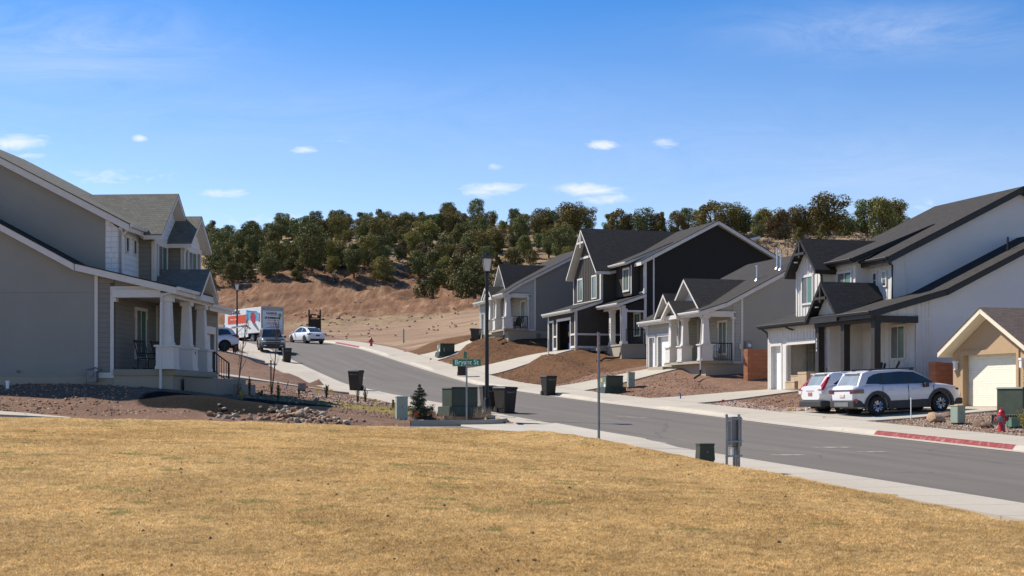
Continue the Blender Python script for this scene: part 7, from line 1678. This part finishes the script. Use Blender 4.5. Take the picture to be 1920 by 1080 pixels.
# low brush and boulders on the hill: brush as one mass
def scatter_mass(name, pts, size, mat, seed, label, per=36):
    rs = np.random.RandomState(seed); cs_ = [(x, y, gz(x, y) + s * .35) for x, y, s in pts]; rr = [s * .55 for _, _, s in pts]
    me = leaf_mesh(name, cs_, rr, [per] * len(pts), size, [mat], seed, .6); o = bpy.data.objects.new(name, me); COL.objects.link(o); tag(o, label, name.replace('_', ' '), kind='stuff'); return o
SAGE = leaf_mat('grey_brush', (.1, .085, .055), (.2, .17, .11)); TAN_ = leaf_mat('straw_tufts', (.42, .31, .17), (.62, .5, .3))
P1 = []
for i in range(900):
    px = rng_.uniform(385, 1800); d = rng_.uniform(205, 262) if px > 900 else rng_.choice([rng_.uniform(212, 240), rng_.uniform(225, 265)]); P1.append(((px - 960) / F * d, d, rng_.uniform(.5, 1.3)))
scatter_mass('sagebrush', P1, .13, SAGE, 5, 'grey low brush dotted over the hill')
P2 = []
for i in range(60):
    px = rng_.uniform(560, 900); d = rng_.uniform(152, 176); P2.append(((px - 960) / F * d, d, rng_.uniform(.12, .3)))
for i in range(500):
    px = rng_.uniform(1380, 1700); d = rng_.uniform(200, 235); P2.append(((px - 960) / F * d, d, rng_.uniform(.3, .7)))
for i in range(50):
    px = rng_.uniform(420, 900); d = rng_.uniform(182, 215); P2.append(((px - 960) / F * d, d, rng_.uniform(.15, .35)))
scatter_mass('dry_tufts', P2, .1, TAN_, 6, 'straw coloured dry grass tufts at the foot of the slope', 16)
# rocks
ROCKM = [stone_mat('buff_rock', (.42, .29, .185)), stone_mat('pink_rock', (.38, .215, .135)), stone_mat('pale_grey_rock', (.44, .36, .27)), stone_mat('brown_rock', (.24, .16, .11))]
def rock_mesh(seed, mat):
    rs = random.Random(seed); bm = bmesh.new(); bmesh.ops.create_icosphere(bm, subdivisions=2, radius=1)
    off = Vector((rs.random() * 50, rs.random() * 50, rs.random() * 50)); pl = [(Vector((rs.gauss(0, 1), rs.gauss(0, 1), rs.gauss(0, 1))).normalized(), rs.uniform(.6, .85)) for _ in range(6)]
    for v in bm.verts:
        for nn, dd in pl:
            t = v.co.dot(nn)
            if t > dd: v.co -= nn * (t - dd)
        v.co *= 1 + .25 * pnoise(v.co * 1.6 + off)
        v.co.z *= .8
    me = bpy.data.meshes.new('rock'); bm.to_mesh(me); bm.free(); me.materials.append(mat); me.polygons.foreach_set('use_smooth', [True] * len(me.polygons)); me.set_sharp_from_angle(angle=R(35)); return me
RM = [rock_mesh(i, ROCKM[i % 4]) for i in range(12)]
def rock(x, y, z, r, label, group=None, mi=None):
    o = bpy.data.objects.new('rock', RM[mi if mi is not None else rng_.randrange(12)]); COL.objects.link(o); o.location = (x, y, z); o.scale = (r * rng_.uniform(.8, 1.25), r * rng_.uniform(.8, 1.2), r * rng_.uniform(.75, 1)); o.rotation_euler = (rng_.uniform(-.5, .5), rng_.uniform(-.5, .5), rng_.uniform(0, 6.28)); tag(o, label, 'rock', group); return o
big = [(405, 47.2, .16), (425, 46.9, .2), (437, 46.6, .17), (468, 47, .22), (487, 46.8, .2), (500, 46.9, .33), (538, 47.2, .28), (520, 46.6, .16), (556, 46.9, .26), (562, 47.4, .3), (528, 47.6, .24), (548, 47.8, .22), (580, 47.2, .2), (600, 47.6, .26), (615, 47.2, .2), (630, 47.0, .16), (575, 48.0, .22), (590, 48.2, .2), (512, 47.8, .2), (456, 46.6, .14), (650, 46.9, .12)]
def pile_h(px, d): return .42 * math.exp(-((px - 570) / 60) ** 2 - ((d - 47.6) / .7) ** 2) + .12 * math.exp(-((px - 450) / 45) ** 2 - ((d - 47) / .5) ** 2)
for i, (px, d, r) in enumerate(big): r *= .5; x = (px - 960) / F * d; rock(x, d, gz(x, d) + r * .35, r, 'large buff boulder in the heap of rocks beside the lawn', 'rocks heaped beside the lawn')
for i in range(250):
    px = rng_.gauss(575, 42) if i % 3 else rng_.uniform(392, 640); d = rng_.gauss(47.35, .45); x = (px - 960) / F * d; r = rng_.uniform(.035, .11) * (.8 + .5 * (i % 4 == 0)); rock(x, d, gz(x, d) + r * .3, r, 'small stone in the heap of rocks beside the lawn', 'small stones in the heap')
for px, d, r, lab, k in [(1835, 46.4, .24, 'brown boulder on the gravel left of the hydrant', 3), (1851, 46.0, .2, 'second brown boulder on the gravel, next to the larger one', 7), (1655, 47.6, .22, 'pointed brown rock on the gravel near the driveway edge', 3), (1755, 48.8, .3, 'flat buff rock in front of the wagon nose', 0), (1772, 50.5, .26, 'dark brown rock beside the driveway end', 11), (1452, 222, .6, 'pale boulder on the hill below the scorched juniper', 3), (1412, 226, .8, 'whitish rounded boulder on the ridge', 2), (1523, 215, .8, 'grey brown boulder on the ridge above the gable', 3), (740, 220, .5, 'pale stone at the lip of the bare slope', 2)]:
    x = (px - 960) / F * d; rock(x, d, gz(x, d) + r * .4, r, lab, None, k)
for i in range(40):
    px, d = rng_.uniform(550, 670), rng_.uniform(174, 184)
    x = (px - 960) / F * d; rock(x, d, gz(x, d) + .05, rng_.uniform(.1, .26), 'brown stone in the scatter at the foot of the cut slope', 'stones at the slope foot', [3, 1, 0, 7][i % 4])
# gravel and clods: countless, one object each
def pebbles(name, n, gen, rmin, rmax, mats, seed, label):
    rs = np.random.RandomState(seed); V, Fc, MI = [], [], []
    base = np.array([(1, 0, 0), (-1, 0, 0), (0, 1, 0), (0, -1, 0), (0, 0, .8), (0, 0, -.8)], float); tri = [(0, 2, 4), (2, 1, 4), (1, 3, 4), (3, 0, 4), (2, 0, 5), (1, 2, 5), (3, 1, 5), (0, 3, 5)]
    for i in range(n):
        x, y = gen(rs); r = rmin + (rmax - rmin) * rs.rand() ** 2.5; a = rs.rand() * 6.28; c, s = math.cos(a), math.sin(a); b = base * (r * (.7 + .6 * rs.rand(6))[:, None]); bx = b[:, 0] * c - b[:, 1] * s; by = b[:, 0] * s + b[:, 1] * c; z = gz(x, y) + r * .25
        o = len(V); V += list(zip(bx + x, by + y, b[:, 2] + z)); Fc += [(p + o, q + o, t + o) for p, q, t in tri]; MI += [rs.randint(len(mats))] * 8
    me = bpy.data.meshes.new(name); me.from_pydata(V, [], Fc); [me.materials.append(m) for m in mats]; me.polygons.foreach_set('material_index', MI); me.update(); o = bpy.data.objects.new(name, me); COL.objects.link(o); tag(o, label, 'gravel', kind='stuff')
def g_right(rs):
    while True:
        a, b = rs.uniform(-20, -8.7), rs.uniform(-5.6, 1.2)
        return S(a, b)
pebbles('gravel', 9000, g_right, .02, .055, ROCKM, 3, 'pink and brown landscaping gravel around the hydrant')
def g_yard(rs): 
    while True:
        px, d = rs.uniform(-10, 830), rs.uniform(45.5, 66); x, y = (px - 960) / F * d, d; a, b = AB(x, y)
        if a > -4.6 and b < -19.4 and not (-13.2 < x < -6.6 and 47.4 < y < 53): return x, y
pebbles('soil_clods', 7000, g_yard, .015, .07, [ROCKM[3], ROCKM[1], ROCKM[0]], 4, 'clods and small stones on the bare yard at left')
def g_yr(rs): a, b = rs.uniform(-3, 56), rs.uniform(-5.5, -.5); return S(a, b)
pebbles('soil_clods', 9000, g_yr, .015, .055, [ROCKM[3], ROCKM[1], paint('red_clod', (.16, .06, .03), .9, .2)], 9, 'red clods and stones on the yards at right')
# dry lawn blades
def grass():
    rs = np.random.RandomState(12); n_ = 1000000
    d = 12.5 + 30 * rs.rand(n_) ** 1.15; px = rs.uniform(-40, 1960, n_); x = (px - 960) / F * d
    a = (x - OX) * UX + (d - OY) * UY; b = (x - OX) * VX + (d - OY) * VY
    k = (b < -19.25) & (a < -14.4); x, d = x[k], d[k]; n_ = len(x)
    z = np.zeros(n_); ix = np.clip(np.searchsorted(gxa, x) - 1, 0, nx - 2); iy = np.clip(np.searchsorted(gya, d) - 1, 0, ny - 2); u = (x - gxa[ix]) / (gxa[ix + 1] - gxa[ix]); v = (d - gya[iy]) / (gya[iy + 1] - gya[iy])
    z = (gzz[iy, ix] * (1 - u) + gzz[iy, ix + 1] * u) * (1 - v) + (gzz[iy + 1, ix] * (1 - u) + gzz[iy + 1, ix + 1] * u) * v
    h = .008 + .024 * rs.rand(n_); th = rs.rand(n_) * 6.28; w = .0022 + .002 * rs.rand(n_) + d * .00010; ln = rs.normal(scale=.03, size=(n_, 2))
    V = np.empty((n_, 3, 3)); V[:, 0] = np.c_[x - w * np.cos(th), d - w * np.sin(th), z - .005]; V[:, 1] = np.c_[x + w * np.cos(th), d + w * np.sin(th), z - .005]; V[:, 2] = np.c_[x + ln[:, 0], d + ln[:, 1], z + h]
    me = bpy.data.meshes.new('grass'); me.vertices.add(n_ * 3); me.vertices.foreach_set('co', V.ravel()); me.loops.add(n_ * 3); me.loops.foreach_set('vertex_index', np.arange(n_ * 3)); me.polygons.add(n_); me.polygons.foreach_set('loop_start', np.arange(0, n_ * 3, 3)); me.polygons.foreach_set('loop_total', np.full(n_, 3))
    # green survivors in small drifts
    g = np.zeros(n_); gr = np.random.RandomState(5)
    for i in range(150):
        dd = gr.uniform(17, 38); pp = gr.uniform(0, 1100) if i % 3 else gr.uniform(0, 1900); cx = (pp - 960) / F * dd; rx, ry = gr.uniform(.1, .42), gr.uniform(.06, .3)
        g = np.maximum(g, np.exp(-((x - cx) / rx) ** 2 - ((d - dd) / ry) ** 2) * gr.uniform(.5, 1))
    tone = rs.rand(n_) ** 1.3 * .72 - .02 + .42 * (.5 + .2 * fbm(x, d, .55, 6, 3.3))
    for nm, val in (('green', g), ('shade', tone)): at_ = me.attributes.new(nm, 'FLOAT', 'FACE'); at_.data.foreach_set('value', np.clip(val, 0, 1).astype(np.float32))
    n = NB('dry_grass', .8, 0, .12); c = n.ramp(n.attr('shade'), [(0, (.22, .12, .045)), (.28, (.50, .31, .11)), (.6, (.80, .54, .225)), (1, (.97, .78, .45))]); gg = n.M('MULTIPLY', n.M('GREATER_THAN', n.M('ADD', n.attr('green'), n.M('MULTIPLY', n.M('SUBTRACT', n.noise(9, 4), .5), 1.1)), .42), .8)
    cl_ = n.ramp(n.noise(7, 5, .7), [(.32, .42), (.5, .95), (.68, 1.25)]); cb_ = n.ramp(n.noise(.6, 5, .65), [(.36, .72), (.6, 1.12)]); c = n.mix(1.0, n.mix(1.0, c, cl_, 'MULTIPLY'), cb_, 'MULTIPLY')
    n.col(n.mix(gg, c, n.mix(n.attr('shade'), (.12, .15, .04), (.3, .31, .11)))); tr_ = n.N.new('ShaderNodeBsdfTranslucent'); n.L.new(n.b.inputs['Base Color'].links[0].from_socket, tr_.inputs[0]); mx_ = n.N.new('ShaderNodeMixShader'); mx_.inputs[0].default_value = .4; n.L.new(n.b.outputs[0], mx_.inputs[1]); n.L.new(tr_.outputs[0], mx_.inputs[2]); n.L.new(mx_.outputs[0], n.out.inputs[0]); me.materials.append(n.m); me.update()
    o = bpy.data.objects.new('grass', me); COL.objects.link(o); tag(o, 'short straw coloured winter lawn with small green patches', 'grass', kind='stuff')
grass()
DROP = paint('dark_droppings', (.03, .022, .016), .9, .2)
def g_lawn(rs): d = rs.uniform(13, 34); px = rs.uniform(0, 1500); return (px - 960) / F * d, d
pebbles('goose_droppings', 260, g_lawn, .012, .03, [DROP], 21, 'scattered small dark droppings on the dry lawn')
# shrubs in the yards
SPR = leaf_mat('spruce_needles', (.03, .055, .03), (.075, .11, .06)); UPG = leaf_mat('upright_shrub_leaves', (.03, .055, .015), (.09, .12, .035)); YG = leaf_mat('yellow_shrub_leaves', (.2, .19, .03), (.36, .3, .06)); WEED = leaf_mat('dry_weeds', (.3, .22, .14), (.45, .36, .24))
def spruce(px, d, h, w, label):
    x, y, z = at(px, d); root = empty('spruce_tree', (x, y, z), 0, label, 'small tree'); cs_, rr, np_ = [], [], []; rs = random.Random(3)
    m = MB(); m.tube([(0, 0, -.1), (0, 0, h * .95)], [.035, .006], 6)
    for lv in range(11):
        t = lv / 10; zz = h * (.06 + .9 * t); R_ = w / 2 * (1 - t) ** .85 + .015
        for k in range(max(3, int(9 * (1 - t) + 3))):
            a = rs.random() * 6.28; rr_ = R_ * rs.uniform(.5, 1.25); tip = (rr_ * math.cos(a), rr_ * math.sin(a), zz + rr_ * rs.uniform(.0, .45)); m.tube([(0, 0, zz), tip], [.01, .004], 4)
            for f in (.35, .6, .85, 1.0): cs_.append((tip[0] * f, tip[1] * f, zz + (tip[2] - zz) * f)); rr.append(.05 + .05 * (1 - t) * rs.uniform(.6, 1.3)); np_.append(26)
    cs_.append((0, 0, h)); rr.append(.03); np_.append(20)
    me = leaf_mesh('foliage', cs_, rr, np_, .022, [SPR], 8, .7); o = bpy.data.objects.new('foliage', me); COL.objects.link(o); o.parent = root; m.build('trunk', BARK, root)
spruce(787, 52.3, 1.22, 1.0, 'small loose spruce tree between the pale pedestal and the transformer')
def shrub(px, d, h, w, mat, label, n=10, grp='young upright shrubs in the left yard'):
    x, y, z = at(px, d); root = empty('shrub', (x, y, z), 0, label, 'shrub', grp); rs = random.Random(int(px)); cs_, rr, np_ = [], [], []; m = MB()
    for i in range(n):
        a = rs.random() * 6.28; t = (rs.random() - .2) * w / 2; top = (math.cos(a) * t, math.sin(a) * t, h * rs.uniform(.6, 1)); m.tube([(0, 0, -.03), top], [.008, .003], 4)
        for f in np.linspace(.2, 1, 7): cs_.append((top[0] * f, top[1] * f, top[2] * f)); rr.append(w * .1 * (1.1 - f * .5)); np_.append(14)
    me = leaf_mesh('foliage', cs_, rr, np_, .018, [mat], int(px), 1.3); o = bpy.data.objects.new('foliage', me); COL.objects.link(o); o.parent = root; m.build('stems', BARK, root)
for a in ((521, 52.5, .72, .34, UPG, 'upright green shrub in the mulch behind the rock heap'), (468, 54, .8, .3, UPG, 'tall thin dark shrub in the mulch next to the porch wall'), (612, 57.5, .55, .3, UPG, 'upright shrub beside the yellow flag and narrow path'), (671, 55.5, .66, .22, UPG, 'narrow upright shrub above the kerb, left of a pair'), (685, 57, .62, .3, UPG, 'bushier upright shrub, right of a pair above the kerb'),
          (560, 59, .35, .16, UPG, 'tiny dark shrub in the gravel strip'), (453, 51.5, .34, .34, YG, 'low yellow shrub in the dark mulch'), (593, 53.5, .25, .3, YG, 'low yellow brown tuft on the little turf'), (736, 54.5, .32, .3, YG, 'small yellow green shrub near the street edge'), (490, 55.5, .3, .3, UPG, 'low green shrub at the foot of the timber stake'), (447, 54.5, .4, .3, UPG, 'low shrub behind the bare tree trunk'), (1922, 44.6, .62, .7, YG, 'yellow green bush at the right edge beside the transformer')): shrub(*a, 14 if a[2] > .5 else 9, 'shrubs in the front yards')
for px, d, w_, lab in ((905, 50.3, .9, 'pale dry weeds in front of the green transformer'), (842, 50.6, .7, 'pale dry weeds left of the sign post')):
    x, y, z = at(px, d); m = MB(); rs = random.Random(int(px)); root = empty('dry_weeds', (x, y, z), 0, lab, 'weeds')
    for i in range(150):
        a = rs.random() * 6.28; r_ = rs.random() * w_ / 2; L_ = rs.uniform(.12, .42); bx, by = r_ * math.cos(a), r_ * .5 * math.sin(a); m.tube([(bx, by, -.02), (bx + rs.uniform(-.08, .08), by + rs.uniform(-.06, .06), L_)], [.0035, .002], 3, caps=False)
    m.build('stems', paint('straw', (.42, .33, .22), .9, .15), root)
# bare young trees
def bare_tree(px, d, h, seed, label, spread=.5, lean=0.0):
    x, y, z = at(px, d, -.05); root = empty('bare_tree', (x, y, z), 0, label, 'young tree', 'bare young trees'); rs = random.Random(seed); m = MB(); br = MB()
    top = (lean * h, 0, h); pts = [(0, 0, 0), (lean * h * .3 + .02, .01, h * .35), (lean * h * .6, .03, h * .65), top]; m.tube(pts, [.03, .025, .018, .006], 7)
    for i in range(16):
        t = rs.uniform(.28, .9); bx = lean * h * t; a = rs.random() * 6.28; L_ = (1 - t * .6) * spread * rs.uniform(.6, 1.3); p1 = (bx + math.cos(a) * L_ * .4, math.sin(a) * L_ * .4, h * t + L_ * .7); p2 = (bx + math.cos(a) * L_ * .6, math.sin(a) * L_ * .6, h * t + L_ * 1.5)
        br.tube([(bx, 0, h * t), p1, p2], [.011, .007, .003], 4); br.tube([p1, (p1[0] + rs.uniform(-.15, .15), p1[1] + rs.uniform(-.15, .15), p1[2] + L_ * .6)], [.005, .002], 3)
    m.build('trunk', BARK, root, smooth=True); br.build('branches', BARK, root)
bare_tree(443, 51.8, 2.9, 5, 'bare young tree rising from the mulch left of the driveway gap', .55, .13); bare_tree(509, 58, 3.3, 6, 'bare young tree beside the timber stake', .7, .1)
# thin wire fence on the ridge
root = empty('wire_fence', (0, 0, 0), 0, 'thin wire fence with slim dark posts on the dry ridge slope', 'fence'); prev = None
for i, px in enumerate(range(1405, 1500, 12)):
    d = 196 - i * .6; x = (px - 960) / F * d; z = gz(x, d); m = MB(); m.tube([(x, d, z - .2), (x, d, z + 1.5)], .05, 5); m.build('fence_post', BLACKM, root)
    if prev:
        for hh in (.5, .9, 1.35): m = MB(); m.tube([(prev[0], prev[1], prev[2] + hh), (x, d, z + hh)], .012, 3); m.build('wire', GALV, root)
    prev = (x, d, z)
